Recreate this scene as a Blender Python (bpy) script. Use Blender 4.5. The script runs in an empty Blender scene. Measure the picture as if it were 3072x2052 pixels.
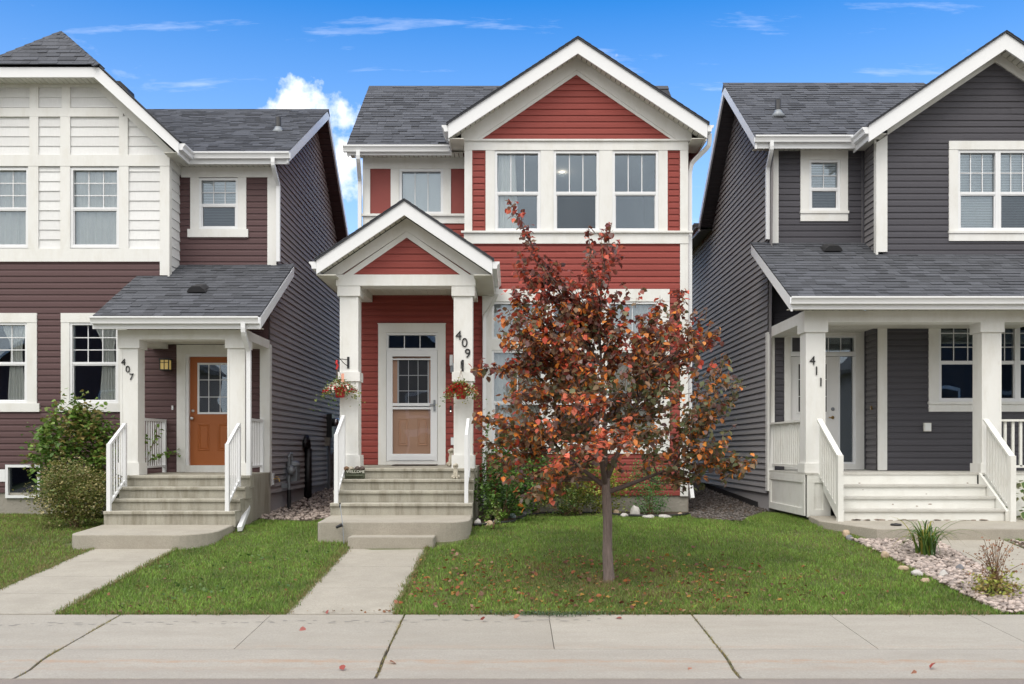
import bpy, bmesh, math, random
import numpy as np
from mathutils import Vector, Matrix, noise
random.seed(7); rng = np.random.default_rng(11)
R = math.radians
sc = bpy.context.scene
COL = sc.collection

# ------------------------------------------------------------------ camera
CAM_Z = 1.75
LENS_PX, CX, CY = 2900.0, 1536.0, 1350.0          # survey of the 3072 x 2052 photograph
cam_d = bpy.data.cameras.new('camera')
cam = bpy.data.objects.new('camera', cam_d); COL.objects.link(cam)
cam.location = (0, 0, CAM_Z); cam.rotation_euler = (R(90), 0, 0)
cam_d.sensor_width = 36.0; cam_d.lens = 36.0 * LENS_PX / 3072.0
cam_d.shift_y = (CY - 1026.0) / 3072.0
cam_d.clip_start = 0.1; cam_d.clip_end = 3000
sc.camera = cam

def U(px, Y): return (px - CX) * Y / LENS_PX          # metres across at distance Y
def V(py, Y): return CAM_Z + (CY - py) * Y / LENS_PX  # metres up at distance Y

# ------------------------------------------------------------------ sky, sun, exposure
SUN_EL, SUN_AZ = 52.0, 205.0       # azimuth clockwise from +Y: behind the camera, a little to the left
w = bpy.data.worlds.new('World'); sc.world = w; w.use_nodes = True
nt = w.node_tree; nt.nodes.clear()
def N(nt, t, **kw):
    n = nt.nodes.new(t)
    for k, v in kw.items(): setattr(n, k, v)
    return n
def M(nt, op, a, b=None, clamp=False):
    n = nt.nodes.new('ShaderNodeMath'); n.operation = op; n.use_clamp = clamp
    for i, x in enumerate((a, b)):
        if x is None: continue
        if isinstance(x, (int, float)): n.inputs[i].default_value = x
        else: nt.links.new(x, n.inputs[i])
    return n.outputs[0]
def MIXC(nt, f, a, b, mode='MIX'):
    n = nt.nodes.new('ShaderNodeMix'); n.data_type = 'RGBA'; n.blend_type = mode
    for i, x in ((0, f), (6, a), (7, b)):
        if isinstance(x, (int, float)): n.inputs[i].default_value = x
        elif isinstance(x, tuple): n.inputs[i].default_value = (*x, 1) if len(x) == 3 else x
        else: nt.links.new(x, n.inputs[i])
    return n.outputs[2]
def RAMP(nt, fac, stops):
    n = nt.nodes.new('ShaderNodeValToRGB'); nt.links.new(fac, n.inputs[0])
    el = n.color_ramp.elements
    while len(el) < len(stops): el.new(0.5)
    for e, (p, c) in zip(el, stops):
        e.position = p; e.color = (*c, 1) if len(c) == 3 else c
    return n.outputs[0]
SKY_STRENGTH = 0.13
sky = N(nt, 'ShaderNodeTexSky', sky_type='NISHITA', sun_disc=False)
sky.sun_elevation = R(SUN_EL); sky.sun_rotation = R(SUN_AZ); sky.air_density = 1.0; sky.dust_density = 0.6; sky.ozone_density = 1.6
hs = N(nt, 'ShaderNodeHueSaturation'); hs.inputs['Hue'].default_value = .507; hs.inputs['Saturation'].default_value = 1.5; hs.inputs['Value'].default_value = 1.2
nt.links.new(sky.outputs[0], hs.inputs['Color'])
tc = N(nt, 'ShaderNodeTexCoord'); sp = N(nt, 'ShaderNodeSeparateXYZ'); nt.links.new(tc.outputs['Generated'], sp.inputs[0])
dx, dy, dz = sp.outputs
# cloud deck: direction projected on a plane overhead
inv = M(nt, 'DIVIDE', 1.0, M(nt, 'ADD', M(nt, 'MAXIMUM', dz, 0.0), 0.12))
cb = N(nt, 'ShaderNodeCombineXYZ'); nt.links.new(M(nt, 'MULTIPLY', dx, inv), cb.inputs[0]); nt.links.new(M(nt, 'MULTIPLY', dy, inv), cb.inputs[1])
n1 = N(nt, 'ShaderNodeTexNoise'); n1.inputs['Scale'].default_value = 1.3; n1.inputs['Detail'].default_value = 8; n1.inputs['Roughness'].default_value = 0.6
nt.links.new(cb.outputs[0], n1.inputs['Vector'])
# the clear patch of sky lies to the north (in view); broken cloud thickens to the south
cover = N(nt, 'ShaderNodeMapRange'); nt.links.new(dy, cover.inputs[0])
cover.inputs[1].default_value = 0.62; cover.inputs[2].default_value = -0.15; cover.inputs[3].default_value = 0.0; cover.inputs[4].default_value = 0.42
deck = M(nt, 'MULTIPLY', M(nt, 'SUBTRACT', M(nt, 'ADD', n1.outputs[0], cover.outputs[0]), 0.60), 4.5, clamp=True)
# thin wisps in the clear patch
mp = N(nt, 'ShaderNodeMapping'); mp.inputs['Scale'].default_value = (2.2, 9.0, 1.0); mp.inputs['Rotation'].default_value = (0, 0, R(12))
nt.links.new(cb.outputs[0], mp.inputs[0])
n2 = N(nt, 'ShaderNodeTexNoise'); n2.inputs['Scale'].default_value = 1.15; n2.inputs['Detail'].default_value = 7; n2.inputs['Roughness'].default_value = 0.62
nt.links.new(mp.outputs[0], n2.inputs['Vector'])
wisp = M(nt, 'MULTIPLY', M(nt, 'SUBTRACT', n2.outputs[0], 0.58), 2.6, clamp=True)
# heaped clouds standing low in the north
n3 = N(nt, 'ShaderNodeTexNoise'); n3.inputs['Scale'].default_value = 22.0; n3.inputs['Detail'].default_value = 7; n3.inputs['Roughness'].default_value = 0.56
nt.links.new(tc.outputs['Generated'], n3.inputs['Vector'])
def puff(px, py, rx, ry, amp):
    v = Vector(((px - CX) / LENS_PX, 1.0, (CY - py) / LENS_PX)).normalized()
    ax = M(nt, 'DIVIDE', M(nt, 'SUBTRACT', dx, v.x), rx); az = M(nt, 'DIVIDE', M(nt, 'SUBTRACT', dz, v.z), ry)
    d = M(nt, 'SQRT', M(nt, 'ADD', M(nt, 'MULTIPLY', ax, ax), M(nt, 'MULTIPLY', az, az)))
    a = M(nt, 'MULTIPLY', M(nt, 'SUBTRACT', 1.0, d), amp)
    return M(nt, 'MULTIPLY', a, M(nt, 'GREATER_THAN', dy, 0.0))
pf = None
for q in ((935, 366, .07, .045, .85), (1030, 470, .045, .06, .66), (1010, 640, .05, .05, .55), (470, 275, .02, .016, .36), (270, 225, .012, .012, .33), (1850, 165, .016, .012, .38), (880, 345, .05, .035, .8), (1000, 560, .06, .07, .55)):
    p_ = puff(*q); pf = p_ if pf is None else M(nt, 'MAXIMUM', pf, p_)
heap = M(nt, 'MULTIPLY', M(nt, 'SUBTRACT', M(nt, 'ADD', M(nt, 'MAXIMUM', pf, -1.0), M(nt, 'MULTIPLY', n3.outputs[0], 1.9)), 1.28), 3.0, clamp=True)
cl = M(nt, 'MAXIMUM', M(nt, 'MAXIMUM', deck, M(nt, 'MULTIPLY', wisp, 0.6)), heap)
cloudcol = MIXC(nt, n3.outputs[0], (6.2, 6.3, 6.6), (10.4, 10.3, 10.0))
# an overcast deck is brighter overhead than at the horizon
cloudcol = MIXC(nt, 1.0, cloudcol, M(nt, 'ADD', M(nt, 'MULTIPLY', M(nt, 'MAXIMUM', dz, 0.0), 0.95), 0.62), 'MULTIPLY')
haze_f = M(nt, 'MINIMUM', M(nt, 'MAXIMUM', M(nt, 'MULTIPLY', M(nt, 'SUBTRACT', 0.43, dz), 1.6), 0.0), 0.5)      # air pales towards the horizon
skyc = MIXC(nt, cl, MIXC(nt, haze_f, hs.outputs[0], (4.6, 5.4, 6.6)), cloudcol)
bg = N(nt, 'ShaderNodeBackground'); bg.inputs['Strength'].default_value = SKY_STRENGTH
nt.links.new(skyc, bg.inputs['Color'])
wo = N(nt, 'ShaderNodeOutputWorld'); nt.links.new(bg.outputs[0], wo.inputs['Surface'])

sd = bpy.data.lights.new('sun', 'SUN'); sd.energy = 1.0; sd.angle = R(28); sd.color = (1.0, 0.93, 0.83)
so = bpy.data.objects.new('sun', sd); COL.objects.link(so)
sdir = Vector((math.sin(R(SUN_AZ)) * math.cos(R(SUN_EL)), math.cos(R(SUN_AZ)) * math.cos(R(SUN_EL)), math.sin(R(SUN_EL))))
so.rotation_euler = sdir.to_track_quat('Z', 'Y').to_euler(); so.location = (0, -5, 30)

sc.view_settings.view_transform = 'Standard'; sc.view_settings.look = 'None'
sc.view_settings.exposure = 0.6; sc.view_settings.gamma = 1.0; sc.view_settings.use_curve_mapping = False
sc.render.engine = 'CYCLES'; sc.cycles.use_denoising = True; sc.cycles.max_bounces = 8
sc.cycles.transparent_max_bounces = 12; sc.cycles.caustics_reflective = False; sc.cycles.caustics_refractive = False

# ------------------------------------------------------------------ materials
MAT = {}
def mat(name, base, rough=0.6, var=0.0, vscale=3.0, grain=0.0, gscale=60.0, spec=0.5, stretch=None, dirt=None, dscale=1.2, damt=0.5, isl=0.0, metal=0.0, objcol=False, attr=None, transl=0.0, sheen=0.0, speck=0.0):
    m = bpy.data.materials.new(name); m.use_nodes = True; nt = m.node_tree
    b = nt.nodes['Principled BSDF']; out = nt.nodes['Material Output']
    b.inputs['Roughness'].default_value = rough; b.inputs['Metallic'].default_value = metal
    b.inputs['Specular IOR Level'].default_value = spec
    if sheen:      # glancing reflection of a pale overcast sky, put into the vinyl as sheen
        b.inputs['Sheen Weight'].default_value = sheen; b.inputs['Sheen Roughness'].default_value = .45; b.inputs['Sheen Tint'].default_value = (1.0, .96, .95, 1)
    if objcol:
        oi = N(nt, 'ShaderNodeObjectInfo'); c = oi.outputs['Color']
    elif attr:
        at = N(nt, 'ShaderNodeAttribute'); at.attribute_name = attr; c = at.outputs['Color']
    else:
        rgb = N(nt, 'ShaderNodeRGB'); rgb.outputs[0].default_value = (*base, 1); c = rgb.outputs[0]
    tc = N(nt, 'ShaderNodeTexCoord'); ge = N(nt, 'ShaderNodeNewGeometry')
    pos = ge.outputs['Position']
    if stretch:
        mp = N(nt, 'ShaderNodeMapping'); mp.inputs['Scale'].default_value = stretch; nt.links.new(pos, mp.inputs[0]); pos2 = mp.outputs[0]
    else: pos2 = pos
    if var:
        n = N(nt, 'ShaderNodeTexNoise'); n.inputs['Scale'].default_value = vscale; n.inputs['Detail'].default_value = 6; n.inputs['Roughness'].default_value = 0.65
        nt.links.new(pos2, n.inputs['Vector'])
        f = M(nt, 'ADD', M(nt, 'MULTIPLY', M(nt, 'SUBTRACT', n.outputs[0], 0.5), 2 * var), 1.0)
        c = MIXC(nt, 1.0, c, f, 'MULTIPLY')
    if speck:      # aggregate and pits
        n = N(nt, 'ShaderNodeTexNoise'); n.inputs['Scale'].default_value = 55; n.inputs['Detail'].default_value = 3; nt.links.new(pos, n.inputs['Vector'])
        f = M(nt, 'ADD', M(nt, 'MULTIPLY', M(nt, 'SUBTRACT', n.outputs[0], 0.5), 2 * speck), 1.0)
        c = MIXC(nt, 1.0, c, f, 'MULTIPLY')
    if isl:
        oi = N(nt, 'ShaderNodeObjectInfo')
        r = M(nt, 'FRACT', M(nt, 'ADD', ge.outputs['Random Per Island'], oi.outputs['Random']))
        f = M(nt, 'ADD', M(nt, 'MULTIPLY', M(nt, 'SUBTRACT', r, 0.5), 2 * isl), 1.0)
        c = MIXC(nt, 1.0, c, f, 'MULTIPLY')
    if dirt:
        n = N(nt, 'ShaderNodeTexNoise'); n.inputs['Scale'].default_value = dscale; n.inputs['Detail'].default_value = 9; n.inputs['Roughness'].default_value = 0.7
        nt.links.new(pos2, n.inputs['Vector'])
        f = M(nt, 'MULTIPLY', M(nt, 'MULTIPLY', M(nt, 'SUBTRACT', n.outputs[0], 0.47), 5.0, clamp=True), damt)
        c = MIXC(nt, f, c, dirt)
    nt.links.new(c, b.inputs['Base Color'])
    if grain:
        n = N(nt, 'ShaderNodeTexNoise'); n.inputs['Scale'].default_value = gscale; n.inputs['Detail'].default_value = 5
        nt.links.new(pos2, n.inputs['Vector'])
        bp = N(nt, 'ShaderNodeBump'); bp.inputs['Strength'].default_value = grain; bp.inputs['Distance'].default_value = 0.01
        nt.links.new(n.outputs[0], bp.inputs['Height']); nt.links.new(bp.outputs[0], b.inputs['Normal'])
    if transl:
        tr = N(nt, 'ShaderNodeBsdfTranslucent'); nt.links.new(c, tr.inputs[0])
        mx = N(nt, 'ShaderNodeMixShader'); mx.inputs[0].default_value = transl
        nt.links.new(b.outputs[0], mx.inputs[1]); nt.links.new(tr.outputs[0], mx.inputs[2]); nt.links.new(mx.outputs[0], out.inputs[0])
    MAT[name] = m
    return m
mat('red_vinyl', (.262, .053, .042), .55, .10, 1.3, .12, 40, spec=.25, stretch=(1, 1, 6), isl=.06, sheen=.15)
mat('burgundy_vinyl', (.098, .055, .056), .6, .06, 1.3, .12, 40, spec=.22, stretch=(1, 1, 6), isl=.05, sheen=.5)
mat('charcoal_vinyl', (.067, .065, .076), .6, .06, 1.3, .12, 40, spec=.22, stretch=(1, 1, 6), isl=.05, sheen=.5)
mat('red_board', (.235, .045, .036), .6, .12, 5)
mat('trim', (.74, .74, .715), .6, .09, 2.0, .15, 45, stretch=(1, 1, .35), dirt=(.54, .51, .43), dscale=3.2, damt=.32)
mat('shake', (.74, .745, .74), .6, .10, 9, .5, 70, stretch=(6, 6, .7), isl=.06)
mat('white_vinyl', (.76, .77, .78), .4, .03, 3)
mat('soffit', (.62, .61, .55), .6, .06, 3, isl=.04)
mat('brown_soffit', (.085, .05, .048), .55, .06, 3, isl=.05)
mat('dark_soffit', (.06, .055, .06), .55, .06, 3, isl=.05)
mat('shingle', (.073, .077, .089), .9, .22, 60, .9, 160, isl=.28)
mat('shingle_bed', (.03, .03, .033), .95)
mat('concrete', (.352, .322, .268), .85, .16, 3.5, .6, 90, dirt=(.27, .245, .20), dscale=1.6, damt=.5, speck=.25)
mat('sidewalk', (.335, .308, .262), .85, .13, 2.2, .6, 90, stretch=(.5, 1.6, 1), dirt=(.28, .25, .205), dscale=1.5, damt=.5, isl=.07, speck=.25)
mat('step', (.37, .35, .29), .85, .22, 3.2, .6, 80, stretch=(1.6, 1, .22), dirt=(.17, .15, .105), dscale=3.6, damt=.7, speck=.2)
mat('damp', (.23, .215, .19), .6, .2, 40)
mat('joint', (.13, .11, .08), .95, .3, 12)
mat('asphalt', (.24, .205, .18), .95, .3, 130, .8, 160, dirt=(.30, .25, .21), dscale=2, damt=.4)
mat('parging', (.30, .28, .24), .9, .15, 4, 1.0, 26)
mat('soil', (.075, .052, .034), .95, .35, 20, 1.0, 60)
mat('turf_soil', (.085, .10, .03), .95, .4, 9, .6, 60)
mat('pebble', (.345, .285, .25), .8, .15, 30, isl=.5)
mat('gravel', (.13, .115, .105), .9, .2, 20, isl=.5)
mat('stone', (.46, .44, .41), .85, .25, 9, .8, 40)
mat('tan_stone', (.42, .32, .22), .85, .25, 9, .8, 40)
mat('red_stone', (.27, .17, .14), .85, .25, 9, .8, 40)
mat('dark_stone', (.16, .16, .17), .85, .25, 9, .8, 40)
mat('teal_stone', (.22, .29, .29), .7, .25, 9, .4, 40)
mat('black', (.018, .018, .02), .45)
mat('black_plastic', (.022, .022, .024), .6, .1, 10)
mat('grey_metal', (.24, .26, .28), .5, .12, 20, metal=.3)
mat('steel', (.55, .55, .55), .3, metal=.9)
mat('brass', (.45, .30, .12), .35, metal=.9)
mat('orange_door', (.36, .105, .022), .5, .05, 5)
mat('tan_door', (.89, .53, .35), .5, .04, 5)
mat('white_door', (.72, .72, .71), .45)
mat('curtain', (.93, .92, .87), .9, .05, 8, transl=.1)
mat('sheer', (.86, .84, .78), .9, .10, 14, transl=.1)
mat('blind', (.75, .77, .77), .7, isl=.04)
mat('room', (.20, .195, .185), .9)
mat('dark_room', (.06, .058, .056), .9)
mat('red_pot', (.52, .018, .02), .4)
mat('peach_tag', (.75, .36, .26), .6)
mat('bark', (.22, .17, .15), .95, .6, 9, 1.6, 30, stretch=(6, 6, .6), dirt=(.10, .075, .065), dscale=7, damt=.6)
mat('branch_bark', (.10, .072, .062), .9, .3, 20, .8, 60)
mat('twig', (.20, .12, .07), .9, .2, 20)
mat('leaf', (.1, .05, .03), .5, .12, 25, objcol=True, transl=.34)
mat('leaf_mass', (.1, .05, .03), .5, .12, 25, attr='col', transl=.34)
mat('grass', (.1, .1, .03), .6, attr='col', transl=.25)
mat('flower', (.6, .02, .02), .6, attr='col', transl=.2)
mat('statue', (.46, .42, .34), .85, .3, 14, .6, 60)
mat('sign_green', (.085, .095, .06), .8, .35, 16, .5, 50)
mat('puppy', (.09, .07, .06), .8, .6, 12)
mat('lettering', (.7, .69, .6), .6)
mat('rust_bulb', (.5, .4, .1), .4)
mat('number', (.015, .015, .015), .4)
mat('paint_chip', (.33, .27, .23), .9, .2, 30)
mat('aged_tread', (.52, .51, .47), .75, .14, 5, .3, 50, stretch=(1, 3, 3), dirt=(.3, .28, .24), dscale=3, damt=.5)
mat('white_wood', (.72, .72, .68), .6, .06, 3, .2, 40, dirt=(.5, .47, .4), dscale=3.5, damt=.25)

def glass_mat(name, refl, tint=(.96, .98, .98), rough=0.0):
    m = bpy.data.materials.new(name); m.use_nodes = True; nt = m.node_tree; nt.nodes.clear()
    out = N(nt, 'ShaderNodeOutputMaterial'); tr = N(nt, 'ShaderNodeBsdfTransparent'); tr.inputs[0].default_value = (*tint, 1)
    gl = N(nt, 'ShaderNodeBsdfGlossy'); gl.inputs['Roughness'].default_value = rough; gl.inputs['Color'].default_value = (.74, .86, .98, 1)
    ge = N(nt, 'ShaderNodeNewGeometry'); no = N(nt, 'ShaderNodeTexNoise'); no.inputs['Scale'].default_value = 1.6; no.inputs['Detail'].default_value = 1
    nt.links.new(ge.outputs['Position'], no.inputs['Vector'])
    bp = N(nt, 'ShaderNodeBump'); bp.inputs['Strength'].default_value = .05; bp.inputs['Distance'].default_value = .05
    nt.links.new(no.outputs[0], bp.inputs['Height']); nt.links.new(bp.outputs[0], gl.inputs['Normal'])
    lw = N(nt, 'ShaderNodeFresnel'); lw.inputs['IOR'].default_value = 1.5
    mx = N(nt, 'ShaderNodeMixShader'); nt.links.new(M(nt, 'ADD', M(nt, 'MULTIPLY', lw.outputs[0], 0.8), refl, clamp=True), mx.inputs[0])
    nt.links.new(tr.outputs[0], mx.inputs[1]); nt.links.new(gl.outputs[0], mx.inputs[2]); nt.links.new(mx.outputs[0], out.inputs[0])
    MAT[name] = m
glass_mat('glass', .075); glass_mat('screened_glass', .05, (.60, .61, .62), .02); glass_mat('clear_glass', .02, (1, 1, 1))
def emit_mat(name, col, s):
    m = bpy.data.materials.new(name); m.use_nodes = True; b = m.node_tree.nodes['Principled BSDF']
    b.inputs['Base Color'].default_value = (*col, 1); b.inputs['Emission Color'].default_value = (*col, 1); b.inputs['Emission Strength'].default_value = s
    MAT[name] = m
emit_mat('lit_globe', (1, .85, .62), 5.0); emit_mat('lit_shade', (1, .95, .85), 1.6); emit_mat('amber_glass', (.55, .40, .14), .25)

# ------------------------------------------------------------------ mesh helpers
class MB:
    def __init__(s): s.v = []; s.f = []; s.mi = []
    def add(s, vs, fs):
        o = len(s.v); s.v += [tuple(p) for p in vs]; s.f += [tuple(i + o for i in f) for f in fs]; return s
    def box(s, x0, x1, y0, y1, z0, z1):
        return s.add([(x0, y0, z0), (x1, y0, z0), (x1, y1, z0), (x0, y1, z0), (x0, y0, z1), (x1, y0, z1), (x1, y1, z1), (x0, y1, z1)],
                     [(0, 3, 2, 1), (4, 5, 6, 7), (0, 1, 5, 4), (1, 2, 6, 5), (2, 3, 7, 6), (3, 0, 4, 7)])
    def prism(s, poly, a, b, axis='y'):
        """poly of 2-D points extruded between a and b along an axis: y -> (x,z), x -> (y,z), z -> (x,y)"""
        def P(p, t): return (p[0], t, p[1]) if axis == 'y' else ((t, p[0], p[1]) if axis == 'x' else (p[0], p[1], t))
        n = len(poly); vs = [P(p, a) for p in poly] + [P(p, b) for p in poly]
        return s.add(vs, [tuple(range(n))[::-1], tuple(range(n, 2 * n))] + [(i, (i + 1) % n, n + (i + 1) % n, n + i) for i in range(n)])
    def bar(s, p, q, wx, wz, up=(0, 0, 1)):
        p, q = Vector(p), Vector(q); d = (q - p).normalized(); u = Vector(up)
        sd = d.cross(u)
        if sd.length < 1e-4: sd = Vector((1, 0, 0))
        sd.normalize(); t = sd.cross(d)
        vs = []
        for e in (p, q):
            for a, b in ((-1, -1), (1, -1), (1, 1), (-1, 1)): vs.append(e + sd * a * wx / 2 + t * b * wz / 2)
        return s.add(vs, [(0, 3, 2, 1), (4, 5, 6, 7), (0, 1, 5, 4), (1, 2, 6, 5), (2, 3, 7, 6), (3, 0, 4, 7)])
    def tube(s, pts, rad, n=8, sq=None):
        pts = [Vector(p) for p in pts]; rad = rad if isinstance(rad, (list, tuple)) else [rad] * len(pts)
        o = len(s.v); prev = None
        for i, p in enumerate(pts):
            d = (pts[min(i + 1, len(pts) - 1)] - pts[max(i - 1, 0)]).normalized()
            if prev is None:
                a = d.cross(Vector((0, 0, 1)) if abs(d.z) < .9 else Vector((0, 1, 0))).normalized()
            else: a = (prev - d * prev.dot(d)).normalized()
            prev = a; b = d.cross(a)
            for k in range(n):
                t = 2 * math.pi * (k + (.5 if n == 4 else 0)) / n
                s.v.append(tuple(p + (a * math.cos(t) + b * math.sin(t)) * rad[i]))
        for i in range(len(pts) - 1):
            for k in range(n):
                s.f.append((o + i * n + k, o + i * n + (k + 1) % n, o + (i + 1) * n + (k + 1) % n, o + (i + 1) * n + k))
        s.f.append(tuple(o + k for k in range(n))[::-1]); s.f.append(tuple(o + (len(pts) - 1) * n + k for k in range(n)))
        return s
    def lathe(s, prof, c, n=14):
        o = len(s.v)
        for r, z in prof:
            for k in range(n):
                t = 2 * math.pi * k / n; s.v.append((c[0] + r * math.cos(t), c[1] + r * math.sin(t), c[2] + z))
        for i in range(len(prof) - 1):
            for k in range(n): s.f.append((o + i * n + k, o + i * n + (k + 1) % n, o + (i + 1) * n + (k + 1) % n, o + (i + 1) * n + k))
        s.f.append(tuple(o + k for k in range(n))[::-1]); s.f.append(tuple(o + (len(prof) - 1) * n + k for k in range(n)))
        return s
    def ball(s, c, r, n=8, jit=0.0):
        rx, ry, rz = r if isinstance(r, (tuple, list)) else (r, r, r)
        o = len(s.v); m = n // 2 + 1
        for i in range(1, m):
            ph = math.pi * i / m
            for k in range(n):
                t = 2 * math.pi * k / n; j = 1 + random.uniform(-jit, jit)
                s.v.append((c[0] + rx * j * math.sin(ph) * math.cos(t), c[1] + ry * j * math.sin(ph) * math.sin(t), c[2] + rz * j * math.cos(ph)))
        s.v += [(c[0], c[1], c[2] + rz), (c[0], c[1], c[2] - rz)]
        top, bot = len(s.v) - 2, len(s.v) - 1
        for i in range(m - 2):
            for k in range(n): s.f.append((o + i * n + k, o + (i + 1) * n + k, o + (i + 1) * n + (k + 1) % n, o + i * n + (k + 1) % n))
        for k in range(n):
            s.f.append((top, o + k, o + (k + 1) % n)); s.f.append((bot, o + (m - 2) * n + (k + 1) % n, o + (m - 2) * n + k))
        return s
    def mesh(s, name, m=None, smooth=False):
        me = bpy.data.meshes.new(name); me.from_pydata(s.v, [], s.f)
        if m: me.materials.append(MAT[m] if isinstance(m, str) else m)
        if smooth: me.polygons.foreach_set('use_smooth', [True] * len(me.polygons))
        me.update(); return me
    def build(s, name, m, parent=None, smooth=False):
        return link(bpy.data.objects.new(name, s.mesh(name, m, smooth)), parent)
def link(o, parent=None):
    COL.objects.link(o)
    if parent is not None: o.parent = parent
    return o
def tag(o, label, cat, group=None, kind=None):
    if label: o['label'] = label
    if cat: o['category'] = cat
    if group: o['group'] = group
    if kind: o['kind'] = kind
    return o
def empty(name, label=None, cat=None, group=None):
    o = bpy.data.objects.new(name, None); o.empty_display_size = .2; COL.objects.link(o)
    return tag(o, label, cat, group)
def box(name, m, parent, x0, x1, y0, y1, z0, z1):
    return MB().box(min(x0, x1), max(x0, x1), min(y0, y1), max(y0, y1), min(z0, z1), max(z0, z1)).build(name, m, parent)
def np_mesh(name, V_, F_, m, col=None, smooth=False):
    """big meshes from arrays: V (n,3), F (k,3 or 4), col (n,3) as point colours"""
    me = bpy.data.meshes.new(name); k = F_.shape[1]
    me.vertices.add(len(V_)); me.vertices.foreach_set('co', np.ascontiguousarray(V_, dtype=np.float32).ravel())
    me.loops.add(F_.size); me.loops.foreach_set('vertex_index', np.ascontiguousarray(F_, dtype=np.int32).ravel())
    me.polygons.add(len(F_)); me.polygons.foreach_set('loop_start', np.arange(0, F_.size, k, dtype=np.int32))
    if smooth: me.polygons.foreach_set('use_smooth', np.ones(len(F_), dtype=bool))
    me.update(calc_edges=True)
    if col is not None:
        a = me.attributes.new('col', 'FLOAT_COLOR', 'POINT')
        a.data.foreach_set('color', np.c_[col, np.ones(len(col))].astype(np.float32).ravel())
    me.materials.append(MAT[m]); return me
# ------------------------------------------------------------------ ground
def lerp_tab(y, tab):
    if y <= tab[0][0]: return tab[0][1]
    for (a, za), (b, zb) in zip(tab, tab[1:]):
        if y <= b: return za + (zb - za) * (y - a) / (b - a)
    return tab[-1][1]
G_MID = [(10.28, -.02), (13.4, .31), (14.2, .44), (15.2, .53), (16.5, .57), (18.0, .59), (25.0, .85), (80, 1.0)]
G_LEFT = [(10.28, -.02), (13.9, .295), (14.6, .40), (15.4, .49), (16.5, .52), (18.0, .56), (25.0, .85), (80, 1.0)]
G_RIGHT = [(10.28, -.02), (13.8, .40), (14.6, .52), (15.2, .55), (16.5, .57), (18.0, .57), (25.0, .83), (80, 1.0)]
def ss(t): t = max(0, min(1, t)); return t * t * (3 - 2 * t)
def ground(x, y):
    if y < 10.28: return lerp_tab(y, [(-60, -.1), (0, -.1), (8.0, -.22), (10.28, -.09)])
    z = lerp_tab(y, G_MID)
    if x < -3.0: k = ss((-3.0 - x) / 1.2); z = z * (1 - k) + lerp_tab(y, G_LEFT) * k
    if x > 4.0: k = ss((x - 4.0) / 1.2); z = z * (1 - k) + lerp_tab(y, G_RIGHT) * k
    return z
def hit(px, py):
    """where the view of a photo point meets the ground"""
    y = 8.2
    while y < 60:
        if V(py, y) <= ground(U(px, y), y): pass
        if CAM_Z + (CY - py) * y / LENS_PX <= ground(U(px, y), y): break
        y += .01
    return U(px, y), y
xs = np.r_[np.linspace(-400, -14, 8), np.linspace(-13, 13, 80), np.linspace(14, 400, 8)]
ys = np.r_[np.linspace(-300, 6, 10), np.linspace(7, 10.27, 8), np.linspace(10.29, 19, 60), np.linspace(19.5, 40, 14), np.linspace(60, 900, 8)]
gm = MB()
for y in ys:
    for x in xs:
        gm.v.append((x, y, ground(x, y) + (0.012 * noise.noise((x * 1.7, y * 1.7, 0)) if 10.5 < y < 20 and abs(x) < 14 else 0)))
nx = len(xs)
for j in range(len(ys) - 1):
    for i in range(nx - 1): gm.f.append((j * nx + i, j * nx + i + 1, (j + 1) * nx + i + 1, (j + 1) * nx + i))
tag(gm.build('ground', 'turf_soil', smooth=True), None, None, kind='structure')

# street
st = MB()
rows = [(-13, -.30), (-12.9, -.17), (-5, -.02), (0, -.06), (4, -.10), (8.1, -.165)]
for y, z in rows: st.v += [(-300, y, z), (300, y, z)]
st.f = [(2 * i, 2 * i + 1, 2 * i + 3, 2 * i + 2) for i in range(len(rows) - 1)]
tag(st.build('street', 'asphalt'), None, None, kind='structure')

# sidewalk with rolled kerb, one cast panel per 1.5 m
kerbm = mat('kerb_concrete', (.33, .303, .26), .85, .14, 2.2, .6, 90, stretch=(.5, 1.6, 1), dirt=(.27, .24, .20), dscale=1.6, damt=.5, speck=.25)
def rust_band(m, y0, half, col, amt):
    nt = m.node_tree; b = nt.nodes['Principled BSDF']; src = b.inputs['Base Color'].links[0].from_socket
    ge = N(nt, 'ShaderNodeNewGeometry'); sp = N(nt, 'ShaderNodeSeparateXYZ'); nt.links.new(ge.outputs['Position'], sp.inputs[0])
    mp = N(nt, 'ShaderNodeMapping'); mp.inputs['Scale'].default_value = (2.2, 9, 9); nt.links.new(ge.outputs['Position'], mp.inputs[0])
    no = N(nt, 'ShaderNodeTexNoise'); no.inputs['Scale'].default_value = 2.2; no.inputs['Detail'].default_value = 9; no.inputs['Roughness'].default_value = .75
    nt.links.new(mp.outputs[0], no.inputs['Vector'])
    d = M(nt, 'SUBTRACT', 1.0, M(nt, 'DIVIDE', M(nt, 'ABSOLUTE', M(nt, 'SUBTRACT', sp.outputs[1], y0)), half), clamp=True)
    f = M(nt, 'MULTIPLY', M(nt, 'MULTIPLY', M(nt, 'SUBTRACT', M(nt, 'ADD', M(nt, 'MULTIPLY', d, .36), no.outputs[0]), .74), 4.5, clamp=True), amt)
    nt.links.new(MIXC(nt, f, src, col), b.inputs['Base Color'])
rust_band(kerbm, 8.53, .15, (.36, .19, .09), .5); rust_band(kerbm, 8.36, .25, (.30, .23, .18), .5)
rust_band(MAT['sidewalk'], 8.98, .22, (.36, .25, .18), .35)
sw = MB().prism([(8.05, -.30), (10.27, -.20), (10.27, -.035), (8.9, -.125), (8.12, -.178)], -40, 40, 'x').build('sidewalk', 'joint')
tag(sw, None, None, kind='structure')
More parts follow.
